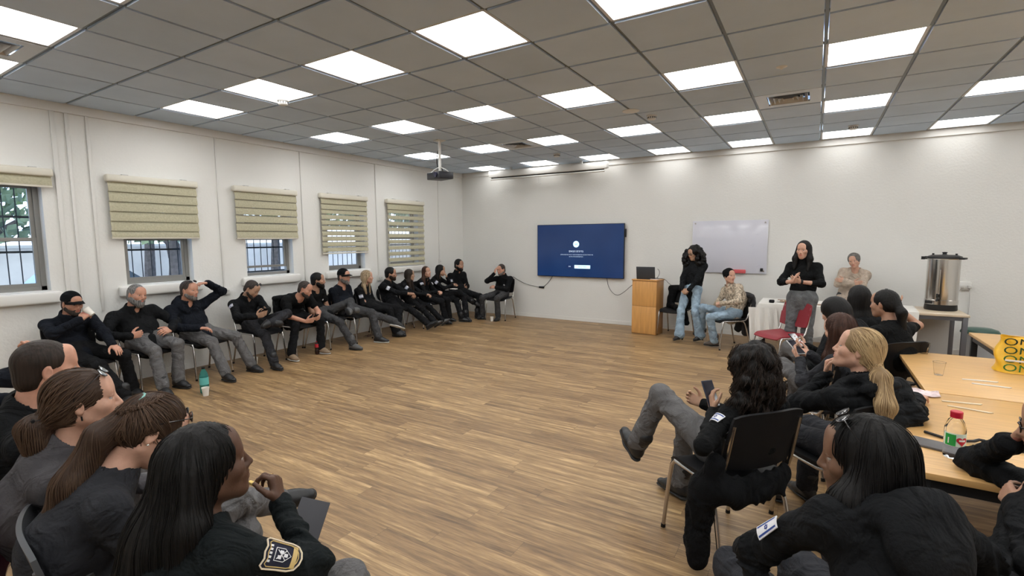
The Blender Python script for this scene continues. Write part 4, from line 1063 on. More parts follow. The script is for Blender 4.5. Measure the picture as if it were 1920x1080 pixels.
b = MB(); b.tube([(1.36, yb, 0.87), (1.5, yb, 0.79), (1.72, yb, 0.705), (2.05, yb, 0.66)], 0.006, 6, smooth=2); b.tube([(2.13, yb, 0.675), (2.25, yb, 0.78), (2.36, yb, 0.93)], 0.006, 6, smooth=1)
c = b.build('power_cable', M_CABLE); tag(c, 'grey power cable with dark plug hanging left below the television', 'cable')
MB().box((2.02, yb-0.02, 0.645), (2.15, yb+0.005, 0.685), 0.008).build('plug', M_LEGB, c)
b = MB(); b.tube([(3.55, yb, 0.93), (3.60, yb, 0.70), (3.76, yb, 0.56), (3.95, yb-0.1, 0.66), (4.15, -0.2, 0.82), (4.42, -0.44, 0.975)], 0.006, 6, smooth=2)
tag(b.build('video_cable', M_CABLE), 'dark cable looping from the television to the laptop on the lectern', 'cable')
# ---- whiteboard
wb = empty('whiteboard', (5.78, YW-0.003, 1.545), 0, 'frameless glass whiteboard on the back wall', 'whiteboard')
MB().box((-0.605, -0.03, -0.455), (0.605, -0.02, 0.455), 0.003).build('board', mat('whiteboard glass', (0.62, 0.62, 0.69), 0.12), wb)
for x in (-0.56, 0.56):
    for z in (-0.41, 0.41): MB().cyl((x, -0.038, z), (x, 0, z), 0.013, n=14).build('standoff', M_CHROME, wb)
b = MB()
for pts in ([(0.35, 0.02), (0.40, 0.05), (0.38, -0.01)], [(0.45, -0.34), (0.50, -0.31), (0.52, -0.35)], [(0.42, 0.20), (0.46, 0.22)]): b.tube([(x, -0.0305, z) for x, z in pts], 0.0015, 4)
b.build('marker_scribble', mat('faint marker', (0.35, 0.35, 0.45), 0.6), wb)
er = tag(MB().box((5.84, YW-0.075, 1.09), (6.07, YW-0.03, 1.155), 0.012).build('board_eraser', mat('eraser pink', (0.62, 0.10, 0.11), 0.6)), 'red magnetic eraser stuck to the bottom edge of the whiteboard', 'eraser')
tag(MB().box((6.29, YW-0.055, 1.13), (6.335, YW-0.03, 1.185), 0.008).build('marker_clip', M_LEGB), 'small black clip at the lower right corner of the whiteboard', 'clip')
# ---- lectern and laptop
LY = math.radians(-6)
le = empty('lectern', (4.545, -0.48, 0), LY, 'tall orange brown wooden lectern standing left of the whiteboard', 'lectern')
b = MB().box((-0.225, -0.165, 0.0), (0.225, 0.165, 0.955), 0.004); b.build('body', M_LECTD, le)
for z0, z1 in ((0.012, 0.495), (0.502, 0.945)): MB().box((-0.223, -0.175, z0), (0.223, -0.164, z1), 0.002).build('front_panel', M_LECT, le)
MB().box((-0.235, -0.185, 0.955), (0.235, 0.175, 0.978), 0.004).build('top', M_LECT, le)
lp = empty('laptop', (4.535, -0.50, 0.978), LY+0.12, 'open dark laptop seen from its lid, on the lectern', 'laptop')
M_LAP = mat('laptop grey', (0.055, 0.06, 0.068), 0.4, 0.4)
MB().box((-0.165, -0.10, 0), (0.165, 0.13, 0.016), 0.004).build('base', mat('laptop base', (0.02, 0.02, 0.022), 0.4), lp)
MB().box((-0.165, -0.006, 0.0), (0.165, 0.004, 0.215), 0.004, M=Matrix.Translation((0, -0.10, 0.012)) @ Matrix.Rotation(0.16, 4, 'X')).build('screen_lid', M_LAP, lp)
MB().box((-0.145, 0.0, 0.018), (0.145, 0.10, 0.0185)).build('keyboard', M_LEGB, lp, smooth=False)
b = MB(); b.tube([(4.70, -0.5, 0.99), (4.74, -0.47, 1.06), (4.735, -0.46, 1.13), (4.70, -0.45, 1.16)], 0.005, 6, smooth=2); b.tube([(4.70, -0.5, 0.987), (4.80, -0.36, 0.987), (4.86, -0.2, 0.86), (4.98, yb, 0.76)], 0.005, 6, smooth=2)
tag(b.build('laptop_cable', M_CABLE), 'thin cable looping from the laptop behind the lectern', 'cable')
tag(MB().box((4.62, -0.63, 0.978), (4.76, -0.54, 0.990), 0.003, M=None).build('paper_pad', mat('pale pink paper', (0.6, 0.5, 0.47), 0.7)), 'small pale pad of paper on the front edge of the lectern', 'paper')
# ---- tables
def bar_table(x0, x1, y0, y1, h, mt, ml, label, lw=0.05, name='table', group='tables', skirt=True):
    t = empty(name, (x0, y0, 0), 0, label, 'table', group); X, Y = x1-x0, y1-y0
    MB().box((0, 0, h-0.028), (X, Y, h), 0.003).build('tabletop', mt, t)
    i = 0.012
    for a in (i, X-i-lw):
        for c in (i, Y-i-lw): MB().box((a, c, 0), (a+lw, c+lw, h-0.028), 0.003).build('leg', ml, t)
    b = MB()
    for c in (i+0.005, Y-i-lw+0.005): b.box((i+lw, c, h-0.075), (X-i-lw, c+lw-0.01, h-0.028))
    for a in (i+0.005, X-i-lw+0.005): b.box((a, i+lw, h-0.075), (a+lw-0.01, Y-i-lw, h-0.028))
    b.build('frame', ml, t, smooth=False); return t
bar_table(7.69, 9.30, -5.375, -4.08, 0.76, M_OAK, M_LEGB, 'oak topped table with black legs carrying the yellow bag')
bar_table(7.45, 9.06, -6.73, -5.39, 0.76, M_OAK, M_LEGB, 'oak topped table with black legs carrying the red capped bottle')
bar_table(8.40, 9.9, -3.95, -2.78, 0.76, M_OAK, M_LEGB, 'oak topped table partly hidden behind the yellow bag')
bar_table(6.40, 7.53, -1.34, -0.62, 0.75, M_PALE, M_LEGB, 'table wholly under the white cloth behind the standing woman')
tb = bar_table(7.54, 8.70, -1.34, -0.62, 0.75, M_PALE, M_LEGG, 'pale topped table with grey legs under the steel urn')
MB().box((0.06, 0.66, 0.12), (1.10, 0.675, 0.70)).build('modesty_panel', mat('panel grey', (0.42, 0.41, 0.39), 0.6), tb, smooth=False)
# cloth draped over the two tables
def cloth_fn(u, v):
    x = 6.30+(8.20-6.30+0.06*v)*u
    L = [0.42, 0.74, 0.10]; tot = sum(L); q = v*tot; fl = 0.012*math.sin(x*17)+0.008*math.sin(x*41+1)
    if x < 6.395:
        drop = (6.395-x)*3.6
    else: drop = 0
    if q < L[0]: dz = L[0]-q; y = -1.352-0.03*min(1, dz*3)+fl*min(1, dz*5)-0.05*dz; z = 0.756-dz*(1.0+0.12*math.sin(x*3.1))
    elif q < L[0]+L[1]: y = -1.35+(q-L[0]); z = 0.756+0.0015*math.sin(x*23+q*31)
    else: y = -0.609; z = 0.756-(q-L[0]-L[1])
    if drop: x = 6.392-0.02*min(1, drop*6)-0.014*math.sin(y*26)*min(1, drop*4); z = min(z, 0.756-drop*1.15)
    return (x, y, z)
tag(MB().grid(cloth_fn, 110, 60, 0.002).build('tablecloth', mat('white cloth', (0.66, 0.64, 0.60), 0.85, bump=0.2, bscale=90)), 'thin white cloth draped over the long tables at the back wall', 'tablecloth')
tag(MB().grid(lambda u, v: (6.28+0.36*u+0.05*v, -1.385-0.035*math.sin(u*19+v*2)*(0.3+v)-0.06*v, 0.70-0.55*v*(1-0.45*u)), 16, 12, 0.002).build('cloth_corner', MATS['white cloth']), 'loose corner of white cloth hanging from the table left end', 'cloth')
# things on the cloth
def plate(x, y, z, r, m, lab):
    t = empty('plate', (x, y, z), 0, lab, 'plate'); MB().lathe([(0, 0.002), (r*0.7, 0.002), (r, 0.014), (r*0.98, 0.017), (r*0.68, 0.006), (0, 0.006)], n=24).build('dish', M_PLAST, t); return t
plate(6.72, -1.05, 0.758, 0.11, M_PLAST, 'white plate of brown biscuits on the cloth near its left end')
rb = random.Random(4)
for i in range(5):
    a = i*1.26; o = MB().lathe([(0, 0), (0.024, 0.002), (0.026, 0.008), (0.018, 0.014), (0, 0.016)], n=12).build('biscuit', mat('biscuit', (0.22, 0.11, 0.045), 0.8, noise=0.3, nscale=40)); o.location = (6.72+0.045*math.cos(a), -1.05+0.045*math.sin(a), 0.764); tag(o, 'small round brown biscuit on the white plate', 'biscuit', 'biscuits on the plate')
tag(MB().box((6.53, -1.22, 0.758), (6.60, -1.16, 0.80), 0.012).build('dark_pouch', M_CBLK), 'small black pouch on the white cloth at its left corner', 'pouch')
for i, (x, y) in enumerate(((6.62, -0.86), (7.05, -1.2))): tag(MB().box((x, y, 0.758), (x+0.2, y+0.13, 0.762)).build('leaflet', mat('brown leaflet', (0.25, 0.16, 0.11), 0.7)), ['brown leaflet lying at the far left of the white cloth', 'brown leaflet near the front edge of the white cloth'][i], 'leaflet')
bt = empty('water_bottle', (7.93, -0.80, 0.757), 0, 'white bottle with dark cap standing on the cloth behind the ponytail', 'bottle')
MB().lathe([(0, 0), (0.032, 0), (0.034, 0.14), (0.03, 0.17), (0.014, 0.20), (0.014, 0.21), (0, 0.21)]).build('body', M_PLAST, bt); MB().lathe([(0, 0.205), (0.017, 0.205), (0.017, 0.235), (0, 0.237)]).build('cap', M_LEGB, bt)
# ---- hot water urn
ur = empty('water_urn', (8.50, -0.86, 0.75), -0.5, 'tall stainless steel hot water urn with black lid and base', 'urn')
M_STEEL = mat('brushed steel', (0.62, 0.60, 0.57), 0.16, 1.0, aniso=0.5)
MB().lathe([(0, 0), (0.165, 0), (0.17, 0.012), (0.165, 0.075), (0, 0.075)], n=40).build('base', M_LEGB, ur)
MB().lathe([(0.168, 0.075), (0.172, 0.078), (0.172, 0.135), (0.166, 0.14), (0.166, 0.66), (0.172, 0.668), (0, 0.668)], n=48).build('body', M_STEEL, ur)
MB().lathe([(0.172, 0.668), (0.180, 0.675), (0.176, 0.695), (0.13, 0.715), (0, 0.72)], n=40).build('lid', M_LEGB, ur)
MB().lathe([(0, 0.72), (0.025, 0.72), (0.02, 0.735), (0.03, 0.75), (0, 0.755)], n=20).build('lid_knob', M_LEGB, ur)
for sx in (-1, 1):
    MB().box((0.165*sx-0.03, -0.05, 0.66), (0.165*sx+0.055*sx+0.0, 0.05, 0.685), 0.008).build('handle', M_LEGB, ur); MB().cyl((sx*0.12, 0, 0.70), (sx*0.12, 0, 0.735), 0.012, n=10).build('lid_catch', M_LEGB, ur)
b = MB(); b.tube([(0.03, -0.16, 0.16), (0.03, -0.215, 0.16), (0.03, -0.225, 0.125)], 0.012, 10, smooth=1); tp = b.build('tap', M_LEGB, ur); MB().box((0.02, -0.225, 0.17), (0.04, -0.205, 0.225), 0.005).build('tap_lever', M_LEGB, tp)
b = MB(); b.tube([(0.03, -0.17, 0.22), (0.03, -0.18, 0.23), (0.03, -0.18, 0.52), (0.03, -0.168, 0.53)], 0.007, 8, smooth=1); b.build('sight_tube', M_CHROME, ur)
MB().box((-0.11, -0.172, 0.085), (-0.03, -0.155, 0.125), 0.004).build('switch_plate', M_LEGB, ur)
socket('wall_socket', (8.90, YW, 1.0), 0, 'white double socket on the back wall right of the urn', 2, 1.15)
for i, (px, pts) in enumerate(((0, [(8.87, YW-0.06, 0.99), (8.82, YW-0.05, 0.90), (8.70, -0.3, 0.80), (8.60, -0.66, 0.79)]), (1, [(8.95, YW-0.06, 0.99), (8.97, YW-0.03, 0.7), (8.95, YW-0.02, 0.3), (8.96, YW-0.03, 0.02)]))):
    b = MB(); b.tube([Vector(p) for p in pts], 0.0055, 6, smooth=2); b.box((pts[0][0]-0.02, YW-0.075, 0.97), (pts[0][0]+0.02, YW-0.042, 1.01), 0.006)
    tag(b.build('power_cable', M_CABW), ['white plug and cable running from the socket to the urn', 'white plug and cable dropping from the socket to the floor'][i], 'cable')
bn = empty('waste_bin', (9.02, -0.33, 0), 0, 'pale grey waste bin with a dark green lid by the wall', 'bin')
b = MB(); b.lathe([(0, 0), (0.15, 0), (0.19, 0.40), (0, 0.40)], n=28); o = b.build('tub', mat('bin grey', (0.35, 0.36, 0.37), 0.5), bn); o.scale = (1.0, 0.75, 1)
b = MB(); b.lathe([(0, 0.47), (0.12, 0.468), (0.185, 0.445), (0.205, 0.415), (0.205, 0.395), (0, 0.395)], n=28); o = b.build('lid', mat('bin green', (0.05, 0.105, 0.085), 0.35), bn); o.scale = (1.0, 0.75, 1)
# ---- things on the oak tables
TZ = 0.76
M_CLEAR = mat('clear plastic', (0.95, 0.95, 0.95), 0.04, trans=1.0, ior=1.12, spec=0.4)
def clear_cup(x, y, lab, tilt=0):
    o = MB().lathe([(0, 0.001), (0.024, 0.001), (0.035, 0.09), (0.037, 0.092), (0.0335, 0.092), (0.0228, 0.004), (0, 0.004)], n=24).build('plastic_cup', M_CLEAR); o.location = (x, y, TZ); return tag(o, lab, 'cup', 'clear plastic cups')
clear_cup(7.86, -4.14, 'clear plastic cup at the far edge of the oak table'); clear_cup(7.83, -4.88, 'clear plastic cup alone in the middle of the oak table')
def knife(x, y, a, lab, m):
    M = Matrix.Translation((x, y, TZ)) @ Matrix.Rotation(math.radians(a), 4, 'Z')
    o = MB().prism([M @ Vector(p) for p in ((-0.09, -0.006, 0.001), (0.01, -0.008, 0.001), (0.08, -0.011, 0.001), (0.095, 0.004, 0.001), (0.01, 0.008, 0.001), (-0.09, 0.006, 0.001))], (0, 0, 0.004)).build('plastic_knife', m, smooth=False); return tag(o, lab, 'cutlery', 'plastic knives on the tables')
M_WPL = mat('white cutlery', (0.75, 0.73, 0.7), 0.3); M_CPL = mat('cream cutlery', (0.7, 0.6, 0.45), 0.3)
knife(8.03, -4.93, 8, 'white plastic knife, upper of the two below the yellow bag', M_WPL); knife(8.06, -5.04, -3, 'white plastic knife, lower of the two below the yellow bag', M_WPL)
knife(7.82, -5.56, 10, 'cream plastic knife, upper of the two by the blonde woman', M_CPL); knife(7.83, -5.68, -12, 'cream plastic knife, lower of the two by the blonde woman', M_CPL)
b = MB(); b.grid(lambda u, v: (7.60+0.14*u, -5.38-0.13*v+0.02*math.sin(u*7), TZ+0.006+0.018*abs(math.sin(u*9+v*5))*(1-abs(2*v-1))), 12, 10, 0.0015)
tag(b.build('paper_wrapper', mat('pink white paper', (0.62, 0.50, 0.50), 0.7, noise=0.3, nscale=20)), 'crumpled pink and white paper wrapper under the hand of the blonde woman', 'wrapper')
wbt = empty('juice_bottle', (7.615, -6.50, TZ), math.radians(-80), 'clear bottle with red cap and green label on the oak table', 'bottle')
M_PET = mat('bottle plastic', (0.93, 0.95, 0.96), 0.05, trans=1.0, ior=1.2, spec=0.5)
MB().lathe([(0, 0.004), (0.020, 0.0), (0.034, 0.006), (0.037, 0.02), (0.036, 0.055), (0.0365, 0.12), (0.036, 0.135), (0.026, 0.168), (0.0185, 0.178), (0.0185, 0.186), (0, 0.186)], n=36).build('body', M_PET, wbt)
b = MB(); b.lathe([(0, 0.180), (0.021, 0.180), (0.0215, 0.204), (0.019, 0.207), (0, 0.207)], n=36); b.build('cap', mat('red cap', (0.45, 0.01, 0.03), 0.35), wbt)
def wrap(u0, u1, z0, z1, r): return lambda u, v: (r*math.cos(u0+(u1-u0)*u), r*math.sin(u0+(u1-u0)*u), z0+(z1-z0)*v)
lb = MB().grid(wrap(-1.5, 1.9, 0.062, 0.118, 0.0372), 24, 3, 0.0004).build('label', mat('label pale', (0.62, 0.72, 0.62), 0.5), wbt)
MB().grid(wrap(-1.25, -0.25, 0.064, 0.113, 0.0379), 12, 3, 0.0004).build('green_field', mat('label green', (0.02, 0.32, 0.06), 0.5), lb)
def heart(u, v):
    a = u*2*PI; x = 0.021*math.sin(a)**3*v; z = 0.0013*(13*math.cos(a)-5*math.cos(2*a)-2*math.cos(3*a)-math.cos(4*a))*v; th = 0.32+x/0.0385; return (0.0386*math.cos(th), 0.0386*math.sin(th), 0.087+z)
MB().grid(heart, 28, 3, 0.0004).build('red_emblem', mat('label red', (0.55, 0.02, 0.04), 0.5), lb)
MB().grid(wrap(0.02, 0.62, 0.086, 0.094, 0.0392), 8, 1, 0.0003).build('white_script', M_WPL, lb)
MB().grid(wrap(-0.95, -0.85, 0.073, 0.098, 0.0386), 2, 3, 0.0003).build('white_stroke', M_WPL, lb)
ph = MB().box((-0.12, -0.055, 0), (0.12, 0.055, 0.012), 0.005).build('tablet_case', mat('grey case', (0.10, 0.095, 0.095), 0.6)); ph.location = (7.60, -6.40, TZ); ph.rotation_euler = (0, 0, -0.32); tag(ph, 'flat grey tablet case lying behind the red capped bottle', 'case')
b = MB(); b.tube([(7.56, -6.22, TZ+0.008), (7.64, -6.28, TZ+0.008), (7.72, -6.27, TZ+0.010), (7.76, -6.24, TZ+0.02), (7.79, -6.27, TZ+0.008), (7.90, -6.30, TZ+0.01)], 0.007, 6, smooth=1); tag(b.build('strap', M_LEGB), 'black strap lying on the oak table behind the tablet case', 'strap')
# ---- yellow shopping bag
bg_ = empty('shopping_bag', (8.42, -4.52, TZ), math.radians(-6), 'yellow plastic shopping bag printed with rows of green capital letters', 'bag')
M_YEL = mat('yellow plastic', (0.80, 0.46, 0.03), 0.4, noise=0.1, nscale=12, bump=0.3, bscale=14)
def bag_fn(u, v):
    a = u*2*PI; w = 0.235-0.02*v+0.012*math.sin(v*9+a); d = 0.10*(1-0.55*v)+0.01*math.sin(5*a+v*6)
    cx = math.copysign(abs(math.cos(a))**0.45, math.cos(a)); sx = math.copysign(abs(math.sin(a))**0.6, math.sin(a))
    return (w*cx, d*sx, 0.002+0.245*v+0.006*math.sin(3*a)*v)
MB().grid(bag_fn, 56, 14, 0.0015).build('sack', M_YEL, bg_)
MB().grid(lambda u, v: ((u-0.5)*0.40, (v-0.5)*0.16, 0.004+0.0*u), 4, 4, 0.002).build('base', M_YEL, bg_)
GRN = [(0.012, 0.03, 0.022), (0.015, 0.065, 0.03), (0.03, 0.12, 0.03), (0.05, 0.19, 0.04)]
for i in range(4):
    m = mat('print green %d' % i, GRN[i], 0.5); z = 0.215-0.058*i; v = z/0.245
    text('printed_word', 'ONLY', 0.077, Matrix.Translation((-0.075, -0.10*(1-0.55*v)-0.0135, z)) @ Matrix.Rotation(PI/2+0.22, 4, 'X'), m, bg_, 0.0006, 1.2)
b = MB(); b.prism([(x*0.026-0.03, -0.089, 0.158+z*0.026) for x, z in ((0, 1.2), (0, -1.2), (0.55, -0.6), (0.95, -1.5), (1.35, -1.3), (0.95, -0.45), (1.7, -0.35))], (0, -0.003, 0)); b.build('printed_arrow', M_WPL, bg_)
MB().box((-0.19, -0.108, 0.088), (0.12, -0.105, 0.100), 0.001).build('printed_bar', M_WPL, bg_)
# ---- bottles and cups on the floor
def pet(name, loc, h, r, mb, mcap, lab, label_m=None, zz=(0.35, 0.62)):
    t = empty(name, (loc[0], loc[1], 0), 0, lab, 'bottle')
    MB().lathe([(0, 0.004), (r*0.6, 0), (r*0.95, 0.01), (r, 0.03), (r, h*0.36), (r*0.9, h*0.40), (r, h*0.44), (r, h*0.66), (r*0.75, h*0.80), (r*0.34, h*0.92), (r*0.34, h*0.96), (0, h*0.96)], n=28).build('body', mb, t)
    MB().lathe([(0, h*0.94), (r*0.40, h*0.94), (r*0.40, h), (0, h)], n=18).build('cap', mcap, t)
    if label_m: MB().lathe([(r*1.01, h*zz[0]), (r*1.015, h*zz[0]+0.001), (r*1.015, h*zz[1]), (r*1.01, h*zz[1]+0.001)], n=28).build('label', label_m, t)
    return t
pet('water_bottle', (1.29, -6.46), 0.30, 0.045, mat('teal plastic', (0.10, 0.42, 0.38), 0.08, trans=0.7, ior=1.2), M_LEGB, 'teal plastic water bottle standing on the floor', mat('teal label', (0.12, 0.45, 0.42), 0.5))
pet('cola_bottle', (0.77, -4.60), 0.20, 0.032, mat('cola dark', (0.018, 0.006, 0.004), 0.1), mat('red cap', (0.45, 0.01, 0.03), 0.35), 'small dark cola bottle with red label on the floor between shoes', mat('cola red', (0.42, 0.02, 0.03), 0.4), (0.55, 0.8))
def paper_cup(x, y, lab):
    o = MB().lathe([(0, 0.002), (0.027, 0.0), (0.038, 0.092), (0.040, 0.094), (0.037, 0.094), (0.026, 0.006), (0, 0.006)], n=24).build('paper_cup', mat('paper cup white', (0.72, 0.69, 0.63), 0.6)); o.location = (x, y, 0); return tag(o, lab, 'cup', 'paper cups on the floor')
paper_cup(1.39, -6.50, 'white paper cup on the floor in front of the teal bottle'); paper_cup(0.50, -5.40, 'white paper cup on the floor by the wall behind grey trousered legs'); paper_cup(1.40, -0.84, 'white paper cup on the floor before the man near the corner')
b = MB(); b.grid(lambda u, v: (0.33+0.1*u, -3.0-0.32*v, 0.004+0.03*abs(math.sin(u*5+v*11))*(1-abs(2*u-1))), 8, 20, 0.002); tag(b.build('brown_scarf', mat('brown cloth', (0.09, 0.05, 0.035), 0.9)), 'crumpled brown cloth lying on the floor under the chairs', 'cloth')
# ---- projector and screen case
pj = empty('projector', (2.12, -3.28, 2.62), math.radians(-18), 'black projector hanging from the ceiling on a white pole', 'projector')
MB().box((-0.175, -0.13, 0), (0.175, 0.13, 0.105), 0.012).build('housing', mat('projector black', (0.015, 0.016, 0.022), 0.4), pj)
b = MB(); b.lathe([(0, 0.0), (0.038, 0.0), (0.042, 0.02), (0.03, 0.022), (0, 0.018)], n=20, M=Matrix.Translation((0.09, -0.128, 0.055)) @ Matrix.Rotation(PI/2, 4, 'X')); b.build('lens', mat('lens glass', (0.02, 0.02, 0.04), 0.05), pj)
MB().cyl((0, 0, 0.12), (0, 0, HC-2.62-0.02), 0.022, n=14).build('mount_pole', M_PLAST, pj); MB().box((-0.07, -0.07, HC-2.62-0.028), (0.07, 0.07, HC-2.62-0.006), 0.004).build('ceiling_plate', M_PLAST, pj)
b = MB()
for a in ((0.12, 0.09), (-0.12, 0.09), (0.12, -0.09), (-0.12, -0.09)): b.tube([(0, 0, 0.19), (a[0]*0.6, a[1]*0.6, 0.15), (a[0], a[1], 0.10)], 0.008, 6)
b.build('bracket_arms', M_PLAST, pj)
b = MB(); b.tube([(-0.12, 0.1, 0.09), (-0.17, 0.06, 0.2), (-0.09, 0.0, 0.36), (-0.03, 0.02, 0.5), (-0.02, 0.02, HC-2.62-0.01)], 0.007, 6, smooth=2); b.tube([(-0.06, 0.12, 0.08), (-0.10, 0.08, 0.22), (-0.04, 0.02, 0.4), (-0.02, 0.0, 0.55)], 0.006, 6, smooth=2); b.build('cables', M_LEGB, pj)
rs_ = empty('projection_screen', (2.30, -0.19, 3.10), math.radians(1.0), 'white roller projection screen case under the ceiling, rolled up', 'projection screen')
b = MB(); b.box((-1.32, -0.06, -0.075), (1.32, 0.055, 0.055), 0.02); b.build('case', M_PLAST, rs_)
for sx in (-1, 1): MB().box((sx*1.32-0.02, -0.06, -0.062), (sx*1.32+0.02, 0.06, 0.062), 0.008).build('end_cap', M_TRUNK, rs_); 
for sx in (-0.8, 0.8): MB().box((sx-0.02, -0.02, 0.05), (sx+0.02, 0.02, 0.112)).build('hanger', M_TRUNK, rs_, smooth=False)
MB().cyl((-1.29, -0.03, -0.115), (1.29, -0.03, -0.115), 0.018, n=12).build('bottom_bar', M_PLAST, rs_)
MB().box((-1.28, -0.033, -0.11), (1.28, -0.027, -0.07)).build('slot', M_DARK, rs_, smooth=False)
b = MB(); b.tube([(-0.12, -0.03, -0.10), (-0.125, -0.03, -0.25), (-0.10, -0.03, -0.30), (-0.07, -0.03, -0.25), (-0.085, -0.03, -0.12)], 0.004, 5, smooth=1); b.build('pull_cord', M_CABW, rs_)
# ---- outside the windows
M_GRND = mat('paving tinted as shade', (0.30, 0.36, 0.45), 0.8, noise=0.3, nscale=0.8)  # bluish tone of outdoor shade is put into the paving colour
struct(MB().box((-40, -40, -0.6), (XW-WT-0.3, 30, -0.55)).build('ground', M_GRND, smooth=False))
M_BARK = mat('bark', (0.10, 0.085, 0.08), 0.9, noise=0.3); M_LEAF = mat('leaves', (0.14, 0.20, 0.08), 0.7, noise=0.4, nscale=3)
ro = random.Random(11)
def tree(x, y, h, r, lab, lm):
    t = empty('tree', (x, y, -0.55), 0, lab, 'tree', 'trees outside the windows')
    b = MB(); b.tube([(0, 0, 0), (0.1, 0.05, h*0.3), (-0.05, 0.1, h*0.6), (0.1, 0.1, h*0.9)], [0.22, 0.17, 0.12, 0.05], 8)
    for k in range(7):
        a = ro.random()*6.28; z = h*(0.35+0.08*k); b.tube([(0, 0, z), (math.cos(a)*r*0.5, math.sin(a)*r*0.5, z+h*0.12), (math.cos(a)*r*0.9, math.sin(a)*r*0.9, z+h*0.2)], [0.08, 0.05, 0.02], 6)
    b.build('trunk', M_BARK, t)
    b = MB()
    for k in range(900):
        a = ro.random()*6.28; c = Vector((math.cos(a)*r*ro.random()**0.5, math.sin(a)*r*ro.random()**0.5, h*(0.45+0.62*ro.random()))); d = Vector((ro.gauss(0, 1), ro.gauss(0, 1), ro.gauss(0, 1))).normalized(); e = d.orthogonal().normalized()*0.16; f = d.cross(e).normalized()*0.1
        b.quad([c-e, c-f, c+e, c+f])
    b.build('foliage', lm, t, smooth=False, fixn=False)
M_LEAF2 = mat('pale leaves', (0.22, 0.27, 0.16), 0.7, noise=0.4, nscale=3)
for i, (x, y, h, r) in enumerate(((-9, -2.2, 5, 1.6), (-8.5, 1.6, 6, 1.7), (-9, -6.2, 5, 1.6), (-15, -0.4, 7, 2.0), (-8.5, 5.2, 6, 1.7), (-14, 4.2, 8, 2.0), (-8.5, 9.0, 6, 1.8), (-14.5, -5.2, 7, 2.0))):
    tree(x, y, h, r, 'leafy tree outside, %s along the yard' % ['beyond the second window', 'beyond the third window', 'beyond the left edge window', 'far behind the second window', 'beyond the fourth window', 'far behind the third window', 'beyond the window nearest the corner', 'far behind the left edge window'][i], M_LEAF if i % 2 else M_LEAF2)
fn_ = empty('yard_wall', (-20, -5, -0.55), 0, 'long pale wall at the far side of the yard', 'wall'); MB().box((-0.15, -22, 0), (0.15, 26, 2.0)).build('masonry', mat('pale masonry', (0.55, 0.50, 0.45), 0.9, noise=0.2, nscale=0.6), fn_, smooth=False); MB().box((-0.2, -22, 2.0), (0.2, 26, 2.12)).build('coping', mat('coping', (0.5, 0.48, 0.45), 0.9), fn_, smooth=False)
cr_ = empty('parked_car', (-11.9, -3.0, -0.55), math.radians(86), 'blue grey car parked in the yard outside the second window', 'car')
M_CAR = mat('blue car paint', (0.08, 0.14, 0.24), 0.25)
b = MB(); b.prism([(-2.1, -0.85, 0.3), (2.1, -0.85, 0.3), (2.15, -0.85, 0.75), (1.25, -0.85, 0.9), (-1.95, -0.85, 0.95), (-2.15, -0.85, 0.7)], (0, 1.7, 0)); b.build('body', M_CAR, cr_, smooth=False)
b = MB(); b.prism([(-1.7, -0.78, 0.93), (1.15, -0.78, 0.9), (0.5, -0.68, 1.42), (-1.2, -0.68, 1.42)], (0, 1.46, 0)); b.build('cabin', mat('car glass', (0.05, 0.06, 0.07), 0.1), cr_, smooth=False)
for x in (-1.35, 1.35):
    for y in (-0.88, 0.68): MB().cyl((x, y, 0.32), (x, y+0.2, 0.32), 0.32, n=20).build('wheel', M_LEGB, cr_)
# ================================================================ who sits and stands where
from mathutils.bvhtree import BVHTree
def phone(x, y, z, yaw, pitch, lab, m=None):
    p = empty('phone', (x, y, z), 0, lab, 'phone'); p.rotation_euler = (0, math.radians(pitch), math.radians(yaw))
    MB().box((-0.075, -0.036, -0.004), (0.075, 0.036, 0.004), 0.003).build('case', m or M_CBLK, p); MB().box((-0.071, -0.033, 0.004), (0.071, 0.033, 0.0046)).build('screen', mat('phone glass', (0.02, 0.02, 0.03), 0.08), p, smooth=False)
    return p
def phone_hands(J, lab, pitch=-35, dz=0.035, m=None, side=None):
    a, b = [to_world(J, J[k+'W']+nrm(J[k+'d'])*0.085) for k in 'LR']; c = (a+b)/2 if side is None else (a if side == 'L' else b)
    return phone(c[0], c[1], c[2]+dz, J['yaw'], pitch, lab, m)
def decal(J, me, o, xd, yd, m, name, off=0.003, sx=1.0):
    """lay a flat mesh (x, y) onto the clothing behind it"""
    tm = J['top'].data; bv = BVHTree.FromPolygons([v.co for v in tm.vertices], [p.vertices for p in tm.polygons])
    xd, yd = nrm(xd), nrm(yd); n = np.cross(xd, yd)
    for v in me.vertices:
        p = np.asarray(o)+xd*v.co.x*sx+yd*v.co.y; h = bv.ray_cast(Vector(p+n*0.12), Vector(-n)); q = np.array(h[0]) if h[0] is not None else p
        v.co = q+n*(off+(0.0008 if v.co.z > 0 else 0))
    me.materials.clear(); me.materials.append(m); ob = bpy.data.objects.new(name, me); C.objects.link(ob); ob.parent = J['root']; return ob
def sub_grid_mesh(w, h, n=10):
    b = MB(); b.grid(lambda u, v: ((u-.5)*w, (v-.5)*h, 0), n, n); me = bpy.data.meshes.new('m'); b.bm.to_mesh(me); b.bm.free(); return me
def seat(pos, yaw, lab, kind='black', d=0.09):
    a = math.radians(yaw); return chair(pos[0]+d*math.cos(a), pos[1]+d*math.sin(a), yaw, lab, kind)
JK = dict(collar='jacket', mat=M_BLK, wr=0.007); KN = dict(mat=M_PBLK); FZ = dict(lean=-16, slouch=14)
ROW = 0.30
